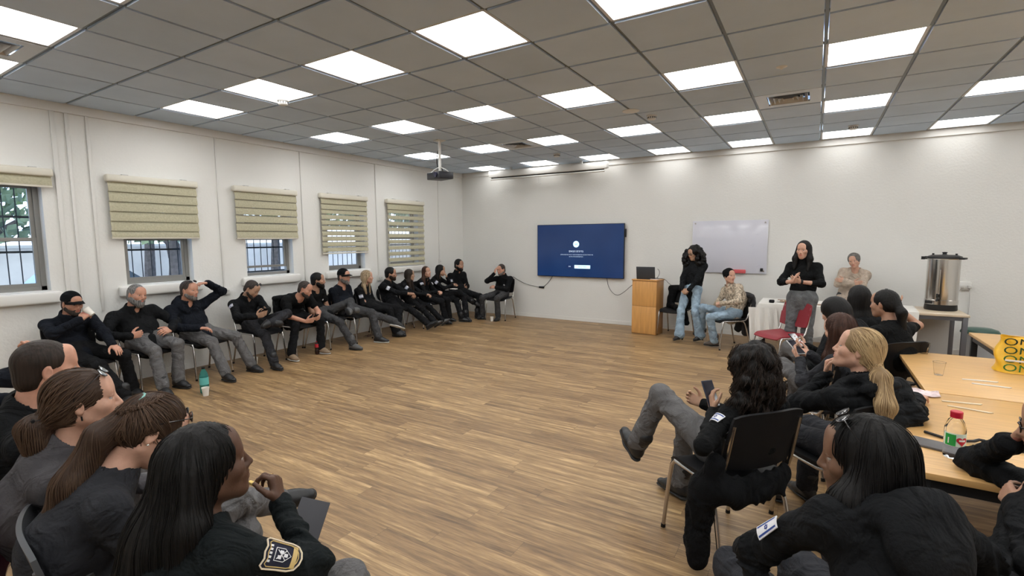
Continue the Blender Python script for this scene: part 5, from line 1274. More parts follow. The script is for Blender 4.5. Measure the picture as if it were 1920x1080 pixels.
def folded(f=0.185, u=-0.255): return dict(L=dict(w=('t', f, -0.06, u), pole=(0.1, 0.9, -0.5), d=(0.1, -1, 0.15), n=(-0.9, 0, -0.2), curl=0.25), R=dict(w=('t', f+0.035, 0.05, u-0.035), pole=(0.1, -0.9, -0.5), d=(0.05, 1, 0.15), n=(-0.9, 0, 0.1), curl=0.3))
# ---- row along the left wall
P2 = (0.40, -7.28)
J = person(2, 'man in a black cap and jacket seated by the wall, drinking from a white cup', P2, 4, 1.66, 'm', 1, 'rose', ht=('w', 0.44, -7.29, 1.01), head=(10, 10, 0), girth=1.15, top=dict(JK, collar='zip', mat=M_NAVY), pants=KN, cap=dict(on=1), hair=dict(kind='short', mat=H_BUZZ, t=0.004), beard=dict(mat=H_BUZZ, t=0.004),
  hands=dict(R=dict(w=('w', 0.62, -7.30, 0.90), pole=(0.1, -0.9, -0.5), d=(0.1, 0.75, 0.65), n=(-0.5, 0.5, -0.6), curl=0.8), L=dict(w=('w', 0.78, -7.09, 0.61), pole=(-0.2, 0.8, -0.4), d=(0.7, 0.1, -0.35), n=(0, 0, -1), curl=0.2)),
  feet=dict(R=dict(a=('w', 0.96, -7.08, 0.09)), L=dict(a=('w', 0.71, -6.92, 0.09))))
seat(P2, 4, 'black chair with chrome legs under the man in the black cap')
c = to_world(J, J['RW']+nrm(J['Rd'])*0.10); o = MB().lathe([(0, 0.002), (0.025, 0), (0.036, 0.085), (0.038, 0.087), (0.034, 0.087), (0.023, 0.006), (0, 0.006)], n=20).build('paper_cup', MATS['paper cup white']); o.location = c+np.array((0.02, 0.03, -0.02)); o.rotation_euler = (0.5, -0.6, 0); tag(o, 'white paper cup held to the mouth of the man in the black cap', 'cup')
P3 = (0.36, -6.63)
J = person(3, 'grey bearded man in a black badged jacket, hand on his belly, grey trousers', P3, 6, 1.74, 'm', 1, 'rose', ht=('w', 0.34, -6.67, 1.06), head=(8, 4, -8), girth=1.25, belly=0.05, top=JK, pants=dict(mat=M_PGREY), hair=dict(kind='short', mat=H_GRY, t=0.005), beard=dict(mat=H_GRY, t=0.012, len=0.012),
  hands=dict(R=dict(w=('w', 0.58, -6.86, 0.65), pole=(-0.2, -0.9, -0.3), d=(0.25, 0.95, 0.1), n=(-0.9, 0.2, 0), curl=0.55), L=dict(w=(0.24, 0.16, 0.66), pole=(-0.1, 0.9, -0.3), d=(0.3, -0.9, 0), n=(-0.7, 0, -0.6))),
  feet=dict(R=dict(a=('w', 0.96, -6.73, 0.09)), L=dict(a=('w', 0.79, -6.50, 0.09))))
badge(J, J['Nk']-J['d2']*0.13+J['fw']*0.155+J['lat']*0.09, J['fw'], 0.032)
seat(P3, 6, 'black chair with chrome legs under the grey bearded man')
P4 = (0.36, -6.06)
J = person(4, 'grey haired man in a black sweatshirt with one hand on his head', P4, 6, 1.74, 'm', 1, 'rose', ht=('w', 0.34, -6.10, 1.05), head=(16, 2, 0), girth=1.2, belly=0.04, top=dict(JK, mat=M_NAVY, hood=0.9), pants=dict(mat=M_PGREY), hair=dict(kind='short', mat=H_BUZZ, t=0.003, line=0.02), beard=dict(mat=H_SALT, t=0.004), glasses=dict(up=1, sun=1),
  hands=dict(L=dict(w=('w', 0.34, -5.88, 1.16), pole=(0.1, 0.9, 0.2), d=(0.0, -1, 0.05), n=(0, -0.2, -1), curl=0.3), R=dict(w=('w', 0.66, -6.18, 0.64), pole=(-0.3, -0.8, -0.5), d=(0.5, 0.8, -0.1), n=(0, 0, -1), curl=0.35)),
  feet=dict(R=dict(a=('w', 0.99, -6.06, 0.09)), L=dict(a=('w', 0.86, -5.66, 0.09))), shoes=dict(kind='low'))
seat(P4, 6, 'black chair with chrome legs under the man holding his head')
P5 = (0.38, -5.30)
J = person(5, 'short haired man in a black jacket looking at a phone, ankle on knee', P5, 4, 1.68, 'm', 1, 'olive', ht=('w', 0.40, -5.33, 1.03), head=(20, 34, 0), girth=1.1, top=dict(JK), pants=dict(mat=M_PCHAR), hair=dict(kind='short', mat=H_BUZZ, t=0.003), beard=dict(mat=H_BUZZ, t=0.003), glasses=dict(up=1, sun=1),
  hands=dict(R=dict(w=('w', 0.70, -5.47, 0.69), pole=(-0.3, -0.9, -0.5), d=(0.8, 0.4, 0.25), n=(-0.2, 0.8, 0.3), curl=0.6), L=dict(w=('w', 0.70, -5.34, 0.71), pole=(-0.3, 0.9, -0.5), d=(0.8, -0.4, 0.25), n=(-0.2, -0.8, 0.3), curl=0.6)),
  feet=dict(R=dict(a=('w', 1.01, -5.44, 0.09)), L=dict(a=(0.52, -0.12, 0.60), pole=(0.3, 0.9, 0.35), toe=(0.55, -0.75, -0.2))))
flag_patch(J, 'R', 0.30, -30); phone_hands(J, 'black phone held by the short haired man with his ankle on his knee')
seat(P5, 4, 'black chair with chrome legs under the man reading his phone')
P6 = (0.38, -4.67)
J = person(6, 'short haired man in a black T-shirt leaning forward over a phone, sand coloured shoes', P6, 2, 1.66, 'm', 1, 'rose', ht=('w', 0.64, -4.69, 0.90), head=(26, 20, 0), girth=1.1, top=dict(collar='crew', mat=M_TEE, sleeve=0.42, crumple=0.004), pants=KN, hair=dict(kind='short', mat=H_BUZZ, t=0.002, line=0.015), beard=dict(mat=H_BUZZ, t=0.003), glasses=dict(up=1), shoes=dict(kind='low', mat=M_TAN, sole=M_SOLEW),
  hands=dict(R=dict(w=('w', 0.86, -4.83, 0.54), pole=(-0.2, -0.7, -0.5), d=(0.7, 0.6, 0.15), n=(-0.3, 0.6, 0.3), curl=0.6), L=dict(w=('w', 0.86, -4.62, 0.56), pole=(-0.2, 0.7, -0.5), d=(0.6, -0.7, 0.1), n=(-0.3, -0.6, 0.3), curl=0.6)),
  feet=dict(R=dict(a=('w', 0.77, -5.03, 0.09)), L=dict(a=('w', 0.78, -4.54, 0.09))))
phone_hands(J, 'dark phone between the hands of the man in sand coloured shoes'); badge(J, J['Nk']-J['d2']*0.17+J['fw']*0.14+J['lat']*0.08, J['fw'], 0.035, mat('faded print', (0.12, 0.13, 0.13), 0.9), 'shirt_print')
seat(P6, 2, 'black chair with a coat over its back under the man leaning forward')
P7 = (0.34, -4.15)
J = person(7, 'black bearded man in a T-shirt, bare arms folded, ankle on his knee', P7, 14, 1.68, 'm', 1, 'tan', ht=('w', 0.34, -4.19, 1.01), head=(28, 2, 0), top=dict(collar='crew', mat=M_TEE, sleeve=0.42), pants=dict(mat=M_PDK), hair=dict(kind='short', mat=H_BLK, t=0.010), beard=dict(mat=H_BLK, t=0.009, len=0.01), hands=folded(),
  feet=dict(R=dict(a=('w', 0.99, -4.11, 0.09)), L=dict(a=(0.56, -0.02, 0.60), pole=(0.2, 0.9, 0.45), toe=(0.7, -0.6, -0.25))), shoes=dict(kind='boot', mat=M_GRSH))
badge(J, J['Nk']-J['d2']*0.13+J['fw']*0.118+J['lat']*0.09, J['fw'], 0.016)
seat(P7, 14, 'black chair with chrome legs under the black bearded man')
P8 = (0.34, -3.65)
J = person(8, 'man with a black badged cap and glasses, arms folded, white soled trainers', P8, 16, 1.76, 'm', 1, 'rose', ht=('w', 0.34, -3.70, 1.09), head=(-6, 2, 0), girth=1.12, belly=0.03, top=dict(collar='crew', mat=M_NAVY, crumple=0.005), pants=dict(mat=M_PDK), cap=dict(logo=1), glasses=dict(), hair=dict(kind='short', mat=H_BUZZ, t=0.004), beard=dict(mat=H_SALT, t=0.007), hands=folded(),
  feet=dict(L=dict(a=('w', 0.93, -3.53, 0.09)), R=dict(a=(0.86, 0.22, 0.30), pole=(0.5, 0.25, 0.9), toe=(0.85, 0.35, -0.25))), shoes=dict(kind='low', mat=M_SHOE, sole=M_SOLEW))
flag_patch(J, 'L', 0.35, 40)
seat(P8, 16, 'black chair with chrome legs under the man in the badged cap')
P9 = (0.34, -3.14)
J = person(9, 'long haired blonde woman in a black jacket with badges, arms folded', P9, 20, 1.64, 'f', 0, 'fair', ht=('w', 0.34, -3.19, 1.03), head=(24, 2, 0), top=dict(JK), pants=KN, hair=dict(kind='long', mat=H_BLD, t=0.012, locks=[([('h', -0.03, 0.06, 0), ('o', -0.03, 0.08, -0.15), ('o', 0.0, 0.09, -0.30)], (0.04, 0.04, 0.02)), ([('h', -0.03, -0.06, 0), ('o', -0.03, -0.08, -0.15), ('o', 0.02, -0.09, -0.30)], (0.04, 0.04, 0.02))]), hands=folded(),
  feet=dict(L=dict(a=(0.45, 0.1, 0.09)), R=dict(a=(0.5, -0.08, 0.09))))
flag_patch(J, 'R', 0.45, -40); badge(J, J['Nk']-J['d2']*0.12+J['fw']*0.135+J['lat']*0.05, J['fw'], 0.022, M_SILV)
seat(P9, 20, 'black chair with chrome legs under the long haired blonde woman')
P10 = (0.32, -2.57)
J = person(10, 'dark bearded man in a black shirt, hands clasped, one leg stretched out', P10, 22, 1.68, 'm', 0, 'tan', ht=('w', 0.32, -2.59, 1.03), head=(12, 4, 0), top=dict(JK, collar='polo', sleeve=0.85), pants=KN, hair=dict(kind='short', mat=H_BLK, t=0.012), beard=dict(mat=H_DBR, t=0.008),
  hands=dict(R=dict(w=(0.36, -0.05, 0.70), d=(0.6, 0.8, -0.1), n=(-0.4, 0, -0.8), curl=0.6), L=dict(w=(0.38, 0.09, 0.66), d=(0.5, -0.85, 0.0), n=(-0.5, 0, -0.8), curl=0.6)),
  feet=dict(R=dict(a=('w', 0.82, -2.99, 0.09)), L=dict(a=('w', 1.08, -2.36, 0.10), toe=(0.8, 0.1, 0.55))))
flag_patch(J, 'R', 0.4, -30)
seat(P10, 22, 'black chair with chrome legs under the man with clasped hands')
P11 = (0.36, -2.14)
J = person(11, 'woman with very long dark hair slouching in a black jacket, boots stretched out', P11, 26, 1.54, 'f', 0, 'olive', ht=('w', 0.40, -2.16, 0.95), head=(16, 4, 0), top=dict(JK), pants=KN, hair=dict(kind='long', mat=H_DBR, t=0.012, locks=[([('h', -0.02, 0.055, 0.02), ('o', 0.0, 0.08, -0.15), ('o', 0.05, 0.09, -0.36)], (0.04, 0.045, 0.025)), ([('h', -0.02, -0.055, 0.02), ('o', 0.0, -0.08, -0.15), ('o', 0.07, -0.09, -0.42)], (0.04, 0.045, 0.025))]),
  hands=dict(R=dict(w=(0.32, -0.04, 0.64), d=(0.7, 0.6, -0.1), curl=0.5), L=dict(w=(0.34, 0.07, 0.62), d=(0.6, -0.7, 0), curl=0.5)),
  feet=dict(R=dict(a=('w', 1.11, -2.21, 0.10), toe=(0.8, 0, 0.55)), L=dict(a=('w', 0.87, -1.79, 0.10), toe=(0.8, 0.2, 0.55))), shoes=dict(kind='boot', mat=M_GRSH))
flag_patch(J, 'R', 0.3, -30)
seat(P11, 26, 'black chair with chrome legs under the woman with stretched out boots', 'black')
P12 = (0.36, -1.69)
J = person(12, 'auburn haired woman in a black jacket tilting her head, hands in her lap', P12, 8, 1.60, 'f', 0, 'fair', ht=('w', 0.40, -1.70, 1.04), head=(-18, -4, 10), top=dict(JK), pants=KN, hair=dict(kind='long', mat=H_RED, t=0.010, locks=[([('h', -0.04, 0.05, 0), ('o', -0.04, 0.07, -0.15), ('o', -0.02, 0.08, -0.28)], (0.04, 0.04, 0.02)), ([('h', -0.04, -0.05, 0), ('o', -0.04, -0.07, -0.15), ('o', 0, -0.08, -0.28)], (0.04, 0.04, 0.02))]),
  hands=dict(R=dict(w=(0.28, -0.02, 0.66), d=(0.4, 0.8, 0), curl=0.4), L=dict(w=(0.30, 0.10, 0.64), d=(0.4, -0.8, 0), curl=0.4)), feet=dict(L=dict(a=('w', 0.70, -1.37, 0.09)), R=dict(a=('w', 0.81, -1.62, 0.09))))
flag_patch(J, 'R', 0.2, -60); flag_patch(J, 'L', 0.35, 60)
seat(P12, 8, 'black chair with chrome legs under the auburn haired woman')
P13 = (0.34, -1.20)
J = person(13, 'dark haired woman in black resting her cheek on her hand, legs crossed', P13, 14, 1.64, 'f', 0, 'olive', ht=('w', 0.36, -1.22, 1.05), head=(20, 8, 0), top=dict(JK), pants=KN, hair=dict(kind='long', mat=H_BLK, t=0.010, locks=[([('h', -0.04, -0.055, 0), ('o', -0.04, -0.08, -0.15), ('o', -0.02, -0.10, -0.3)], (0.045, 0.045, 0.02)), ([('h', -0.05, 0.04, 0), ('o', -0.06, 0.06, -0.2)], (0.04, 0.03))]),
  hands=dict(L=dict(w=('w', 0.48, -1.16, 0.91), pole=(0.2, 0.7, -0.8), d=(-0.25, -0.3, 0.85), n=(-0.8, -0.4, 0), curl=0.5), R=dict(w=(0.24, 0.08, 0.74), pole=(-0.1, -0.8, -0.5), d=(0.3, 0.9, 0), n=(-0.5, 0, -0.7))),
  feet=dict(L=dict(a=('w', 0.92, -1.24, 0.09)), R=dict(a=(0.66, 0.24, 0.36), pole=(0.5, 0.3, 0.9), toe=(0.8, -0.2, -0.35))))
flag_patch(J, 'R', 0.3, -40)
o = tag(MB().box((0.66, -1.30, 0.675), (0.80, -1.20, 0.69), 0.006).build('paper_napkin', M_WPL), 'small white paper napkin on the knee of the woman resting her cheek', 'napkin')
seat(P13, 14, 'black chair with chrome legs under the woman resting her cheek')
P14 = (0.42, -0.62)
J = person(14, 'bearded man in a black jacket with folded arms, seated in the corner', P14, -14, 1.76, 'm', 0, 'tan', ht=('w', 0.40, -0.63, 1.14), head=(8, 4, 0), top=dict(JK), pants=KN, hair=dict(kind='short', mat=H_BLK, t=0.011), beard=dict(mat=H_BLK, t=0.009, len=0.006), hands=folded(),
  feet=dict(R=dict(a=('w', 0.92, -1.09, 0.09)), L=dict(a=('w', 0.96, -0.73, 0.09), pole=(0.5, 0.55, 0.6))))
flag_patch(J, 'R', 0.45, -40)
seat(P14, -14, 'black chair with chrome legs under the bearded man in the corner')
P15 = (1.36, -0.40)
J = person(15, 'man with cropped hair against the back wall, hand over his cheek', P15, -84, 1.64, 'm', 0, 'rose', ht=('w', 1.35, -0.40, 1.03), head=(-14, 10, 0), top=dict(collar='zip', mat=M_BLK), pants=dict(mat=M_PDK), hair=dict(kind='short', mat=H_BUZZ, t=0.005), beard=dict(mat=H_SALT, t=0.003),
  hands=dict(R=dict(w=('w', 1.26, -0.52, 0.97), pole=(0.4, -0.8, -0.7), d=(-0.1, 0.25, 0.95), n=(-0.7, 0.6, 0), curl=0.3), L=dict(w=(0.16, -0.06, 0.68), pole=(-0.1, 0.8, -0.5), d=(0.3, -0.9, 0.1), n=(-0.6, 0, -0.6))),
  feet=dict(R=dict(a=('w', 1.05, -0.68, 0.09)), L=dict(a=('w', 1.46, -0.70, 0.09))))
badge(J, J['Nk']-J['d2']*0.14+J['fw']*0.122+J['lat']*0.05, J['fw'], 0.022)
seat(P15, -84, 'black chair with chrome legs against the back wall near the corner', 'black', 0.08)
# coat over the back of the chair of the man leaning forward
S = SDF((-0.35, -0.4, 0.2), (0.25, 0.4, 1.1), 0.01); S.cap((-0.27, -0.2, 0.84), (-0.27, 0.2, 0.84), 0.045, k=0.03); S.cap((-0.29, -0.17, 0.80), (-0.27, -0.16, 0.36), 0.05, 0.06, wr=(0.008, 3, 0, 0.5, 9)); S.cap((-0.29, 0.17, 0.80), (-0.27, 0.16, 0.36), 0.05, 0.06, wr=(0.008, 3, 2, 0.5, 9)); S.cap((-0.3, 0, 0.8), (-0.28, 0, 0.38), 0.05, 0.06, k=0.06); S.noise(0.006, 24, 4)
o = sdf_obj('coat', S, M_BLK, None); o.location = (0.47, -4.67, 0); o.rotation_euler = (0, 0, math.radians(2)); tag(o, 'black coat hung over the chair of the man leaning forward', 'coat')
# ---- standing and seated at the front
P16 = (5.35, -0.74)
J = person(16, 'standing woman with long curly dark hair, glasses, black shirt and pale jeans', P16, -104, 1.60, 'f', 1, 'olive', pz=0.845, lean=2, slouch=4, ht=('w', 5.36, -0.72, 1.47), head=(-22, 16, 0), top=dict(collar='polo', mat=M_BLK, loose=1.12, crumple=0.005, hem=0.04, open=1.5), pants=dict(mat=M_JEAN, flare=1, hem=0.98, waist=0.12), glasses=dict(thick=1.3), shoes=dict(kind='heel'),
  hair=dict(kind='curly', mat=H_BLK, t=0.014, mass=[(('h', -0.04, 0, 0.03), (0.10, 0.10, 0.10), 90, 0.03), (('o', -0.03, 0.12, -0.12), (0.09, 0.08, 0.17), 90, 0.03), (('o', -0.03, -0.12, -0.12), (0.09, 0.08, 0.17), 90, 0.03), (('o', -0.09, 0, -0.14), (0.05, 0.1, 0.14), 60, 0.03)]),
  hands=dict(R=dict(w=(0.23, -0.065, 0.85), pole=(-0.4, -0.9, 0), d=(0.2, 0.8, -0.55), n=(-0.8, 0, -0.3), curl=0.5), L=dict(w=(0.25, 0.065, 0.85), pole=(-0.4, 0.9, 0), d=(0.2, -0.8, -0.55), n=(-0.8, 0, -0.3), curl=0.5)),
  feet=dict(R=dict(a=('w', 5.23, -1.00, 0.12), pole=(1, -0.1, 0.1), toe=(1, -0.35, -0.12)), L=dict(a=('w', 5.53, -0.88, 0.12), pole=(1, 0.1, 0.1), toe=(1, -0.25, -0.12))))
P17 = (6.02, -0.96)
J = person(17, 'seated woman in a black head wrap, patterned blouse and light jeans, legs crossed', P17, 216, 1.64, 'f', 1, 'fair', ht=('w', 5.95, -0.96, 1.11), head=(96, -2, 0), twist=18, top=dict(collar='polo', mat=mat('patterned blouse', (0.40, 0.33, 0.25), 0.85, noise=0.75, nscale=38), loose=1.12, crumple=0.006, hem=0.02), pants=dict(mat=M_JEAN, hem=0.97, flare=0), hair=dict(kind='wrap', mat=M_BLK2, t=0.016, groove=0.0006), shoes=dict(kind='boot', mat=M_BOOTB),
  hands=dict(R=dict(w=(0.24, -0.03, 0.70), pole=(-0.4, -0.9, -0.3), d=(0.3, 0.85, -0.2), n=(-0.4, 0, -0.8), curl=0.45), L=dict(w=(0.24, 0.10, 0.70), pole=(-0.4, 0.9, -0.3), d=(0.3, -0.85, -0.2), n=(-0.4, 0, -0.8), curl=0.45)),
  feet=dict(L=dict(a=('w', 5.80, -1.17, 0.10), toe=(1, -0.4, 0)), R=dict(a=('w', 5.54, -0.81, 0.22), pole=(0.6, 0.1, 0.9), toe=(0.8, -0.35, -0.25))))
S = SDF(J['Hc']-0.2, J['Hc']+0.2, 0.008); S.ell(J['P'](-0.045, 0, 0.055), np.array((0.085, 0.095, 0.075))*J['hs'], J['HR'], 0.02); S.box(J['P'](0.16, 0, -0.04), (0.09, 0.2, 0.2), J['HR'], 0.002, 0.004, 'sub'); sdf_obj('head_wrap', S, M_BLK2, J['root'])
seat(P17, 216, 'black chair with chrome legs under the woman in the head wrap')
S = SDF((-0.4, -0.4, 0.0), (0.25, 0.4, 1.1), 0.01); S.cap((-0.27, -0.2, 0.82), (-0.27, 0.2, 0.82), 0.035, k=0.03); S.cap((-0.30, 0.17, 0.78), (-0.30, 0.2, 0.2), 0.05, 0.06, wr=(0.008, 3, 0, 0.5, 9)); S.cap((-0.30, -0.17, 0.78), (-0.30, -0.2, 0.25), 0.05, 0.06, wr=(0.008, 3, 2, 0.5, 9)); S.cap((-0.31, 0, 0.78), (-0.31, 0, 0.22), 0.05, 0.06, k=0.06); S.noise(0.006, 24, 4)
o = sdf_obj('coat', S, mat('dark grey cloth', (0.03, 0.03, 0.033), 0.9), None); a = math.radians(216); o.location = (6.02+0.09*math.cos(a), -0.96+0.09*math.sin(a), 0); o.rotation_euler = (0, 0, a); tag(o, 'dark coat hung over the chair of the woman in the head wrap', 'coat')
chair(5.02, -0.42, -100, 'empty black chair beside the lectern with a coat over it')
S = SDF((-0.4, -0.4, 0.2), (0.35, 0.4, 1.1), 0.01); S.cap((-0.25, -0.2, 0.80), (-0.25, 0.2, 0.80), 0.055, k=0.03); S.cap((-0.23, -0.15, 0.76), (-0.12, -0.15, 0.50), 0.07, 0.07, k=0.05); S.cap((-0.23, 0.15, 0.76), (-0.12, 0.15, 0.50), 0.07, 0.07, k=0.05); S.cap((-0.1, -0.12, 0.50), (0.14, 0.12, 0.50), 0.045, 0.05, k=0.06); S.cap((0.1, 0.2, 0.47), (0.1, 0.24, 0.25), 0.05, 0.05, k=0.05); S.noise(0.008, 22, 8)
o = sdf_obj('coat', S, M_BLK2, None); o.location = (5.02, -0.42, 0); o.rotation_euler = (0, 0, math.radians(-100)); tag(o, 'black coat bundled on the empty chair beside the lectern', 'coat')
P18 = (6.95, -1.78)
J = person(18, 'standing woman with long straight black hair talking, black top and grey jeans', P18, -104, 1.66, 'f', 1, 'fair', pz=0.90, lean=0, slouch=4, ht=('w', 6.94, -1.78, 1.54), head=(-6, 4, 0), top=dict(collar='zip', mat=M_TEE, sleeve=0.70, loose=1.06, hem=-0.14, crumple=0.005), pants=dict(mat=M_JGREY, hem=0.97, slim=1.12, waist=0.20), shoes=dict(kind='low'),
  hair=dict(kind='long', mat=H_BLK, t=0.012, locks=[([('h', -0.02, 0.06, 0.03), ('o', 0.02, 0.085, -0.12), ('o', 0.06, 0.08, -0.27)], (0.035, 0.04, 0.02)), ([('h', -0.02, -0.06, 0.03), ('o', 0.02, -0.085, -0.12), ('o', 0.06, -0.085, -0.25)], (0.035, 0.04, 0.02)), ([('h', -0.06, 0, 0), ('o', -0.08, 0, -0.25)], (0.07, 0.05))]),
  hands=dict(R=dict(w=('w', 6.86, -2.02, 1.14), pole=(-0.2, -0.9, -0.5), d=(0.35, 0.25, 0.75), n=(-0.2, 0.95, 0), curl=0.2), L=dict(w=('w', 6.93, -2.02, 1.14), pole=(-0.2, 0.9, -0.5), d=(0.3, -0.8, 0.35), n=(-0.2, -0.7, 0.4), curl=0.35)),
  feet=dict(R=dict(a=(0.02, -0.10, 0.09), pole=(1, 0, 0)), L=dict(a=(0.02, 0.11, 0.09), pole=(1, 0, 0))))
b = MB(); b.tube([J['LW']-nrm(J['LW']-J['LE'])*0.02, J['LW']+nrm(J['LW']-J['LE'])*0.003], 0.033, 14); w_ = b.build('wrist_watch', M_CBLK, J['root']); 
P19 = (7.54, -0.30)
J = person(19, 'standing woman in a beige sweater and grey patterned head wrap, arms folded', P19, -98, 1.54, 'f', 1, 'fair', pz=0.80, lean=2, slouch=4, ht=('w', 7.57, -0.32, 1.35), head=(-8, 8, 12), top=dict(collar='crew', mat=M_BEIGE, loose=1.24, crumple=0.005), pants=dict(mat=M_PDK), hair=dict(kind='wrap', mat=mat('grey wrap', (0.13, 0.12, 0.11), 0.9, noise=0.5, nscale=30), t=0.018, groove=0.001),
  hands=dict(L=dict(w=(0.21, -0.05, 1.06), pole=(0.1, 0.9, -0.6), d=(0.1, -1, 0.1), n=(-0.9, 0, -0.1), curl=0.25), R=dict(w=(0.24, 0.05, 1.03), pole=(0.1, -0.9, -0.6), d=(0.1, 1, 0.1), n=(-0.9, 0, 0.1), curl=0.3)), feet=dict(R=dict(a=(0.02, -0.09, 0.09), pole=(1, 0, 0)), L=dict(a=(0.02, 0.10, 0.09), pole=(1, 0, 0))))
S = SDF(J['Hc']-0.2, J['Hc']+0.2, 0.008); S.ell(J['P'](-0.04, 0, 0.055), np.array((0.10, 0.092, 0.082))*J['hs'], J['HR'], 0.02); S.box(J['P'](0.155, 0, -0.035), (0.09, 0.2, 0.2), J['HR']@np.array(Matrix.Rotation(-0.4, 3, 'Y')), 0.002, 0.004, 'sub'); sdf_obj('head_wrap', S, MATS['grey wrap'], J['root'])
chair(6.72, -2.03, 226, 'empty red plastic chair in front of the cloth covered table', 'red')
# ---- right hand group, seen from behind
P20 = (7.46, -3.66)
J = person(20, 'woman seen from behind with long straight black hair, farthest of the right group', P20, 112, 1.68, 'f', 0, 'olive', ht=('w', 7.43, -3.72, 1.14), head=(-6, 2, 0), top=JK, pants=KN, hair=dict(kind='long', mat=H_BLK, t=0.014, locks=[([('h', -0.05, 0, 0), ('o', -0.08, 0, -0.2), ('o', -0.10, 0, -0.42)], (0.085, 0.085, 0.06), 0.6), ([('h', -0.03, 0.06, 0), ('o', -0.04, 0.08, -0.25)], (0.04, 0.04)), ([('h', -0.03, -0.06, 0), ('o', -0.04, -0.08, -0.25)], (0.04, 0.04))]))
seat(P20, 112, 'black chair under the woman with long black hair in the right group')
P21 = (7.62, -4.05)
J = person(21, 'woman with a long black ponytail in a black T-shirt, seen from behind', P21, 132, 1.68, 'f', 0, 'tan', ht=('w', 7.59, -4.05, 1.14), head=(16, 4, 0), top=dict(collar='crew', mat=M_TEE, sleeve=0.42), pants=KN, hair=dict(kind='pulled', mat=H_BLK, t=0.009, knot=('h', -0.115, 0, 0.015), locks=[([('h', -0.10, 0, 0.015), ('o', -0.15, -0.015, -0.06), ('o', -0.155, -0.03, -0.25), ('o', -0.15, -0.04, -0.40)], (0.026, 0.036, 0.03, 0.012))]),
  hands=dict(R=dict(w=('w', 7.69, -3.75, 1.10), pole=(-0.2, -0.9, -0.6), d=(0.5, -0.75, 0.25), n=(0.3, 0.3, 0.8), curl=0.45), L=dict(w=(0.3, 0.1, 0.68))))
flag_patch(J, 'L', 0.25, -35, 0.075, 0.075); 
seat(P21, 132, 'black chair under the woman with the black ponytail')
P23 = (7.25, -4.38)
J = person(23, 'woman in a black hood bent over a phone, grey trousers, beyond the brown haired woman', P23, 138, 1.66, 'f', 0, 'fair', ht=('w', 7.23, -4.36, 1.08), head=(10, 20, 0), top=dict(JK, hood=1.3), pants=dict(mat=M_PGREY), hair=dict(kind='long', mat=H_BLK, t=0.022, groove=0.001, locks=[([('h', -0.05, 0, 0), ('o', -0.08, 0, -0.16)], (0.09, 0.09))]),
  hands=dict(R=dict(w=('w', 7.04, -4.35, 0.77), d=(0.8, 0.3, 0.2), n=(-0.2, 0.5, 0.6), curl=0.5), L=dict(w=('w', 7.03, -4.45, 0.76), d=(0.8, -0.1, 0.2), n=(-0.2, -0.5, 0.6), curl=0.5)),
  feet=dict(R=dict(a=(0.45, -0.1, 0.09)), L=dict(a=(0.62, -0.02, 0.42), pole=(0.6, 0.2, 1), toe=(0.8, -0.4, -0.3))))
phone_hands(J, 'phone in the hands of the hooded woman in grey trousers')
seat(P23, 138, 'black chair under the hooded woman in grey trousers')
P22 = (7.22, -4.98)
J = person(22, 'woman with long straight brown hair holding a phone, seen from behind', P22, 138, 1.66, 'f', 1, 'fair', ht=('w', 7.24, -5.02, 1.03), head=(4, 16, 0), top=dict(JK, mat=M_SLATE), pants=dict(mat=M_PGREY), hair=dict(kind='long', mat=H_RED, t=0.012, locks=[([('h', -0.05, 0, 0), ('o', -0.06, 0.01, -0.18), ('o', -0.06, 0.02, -0.36)], (0.08, 0.075, 0.05), 0.7), ([('h', -0.02, 0.06, 0), ('o', -0.0, 0.085, -0.2), ('o', 0.02, 0.09, -0.34)], (0.04, 0.04, 0.02)), ([('h', -0.02, -0.06, 0), ('o', 0, -0.08, -0.2)], (0.04, 0.03))], strands=dict(n=260, r=0.0013)),
  hands=dict(R=dict(w=('w', 7.07, -4.86, 0.81), d=(0.8, 0.5, 0.15), n=(-0.2, 0.5, 0.6), curl=0.55), L=dict(w=('w', 7.01, -4.92, 0.77), d=(0.75, -0.1, 0.5), n=(-0.2, -0.5, 0.6), curl=0.45)),
  feet=dict(R=dict(a=(0.45, -0.1, 0.09)), L=dict(a=(0.66, -0.04, 0.40), pole=(0.6, 0.15, 1), toe=(0.8, -0.4, -0.3))))
phone_hands(J, 'phone with a pale edge in the hands of the brown haired woman', m=mat('pale phone', (0.5, 0.5, 0.5), 0.4))
seat(P22, 138, 'black chair under the brown haired woman')
P24 = (7.30, -5.98)
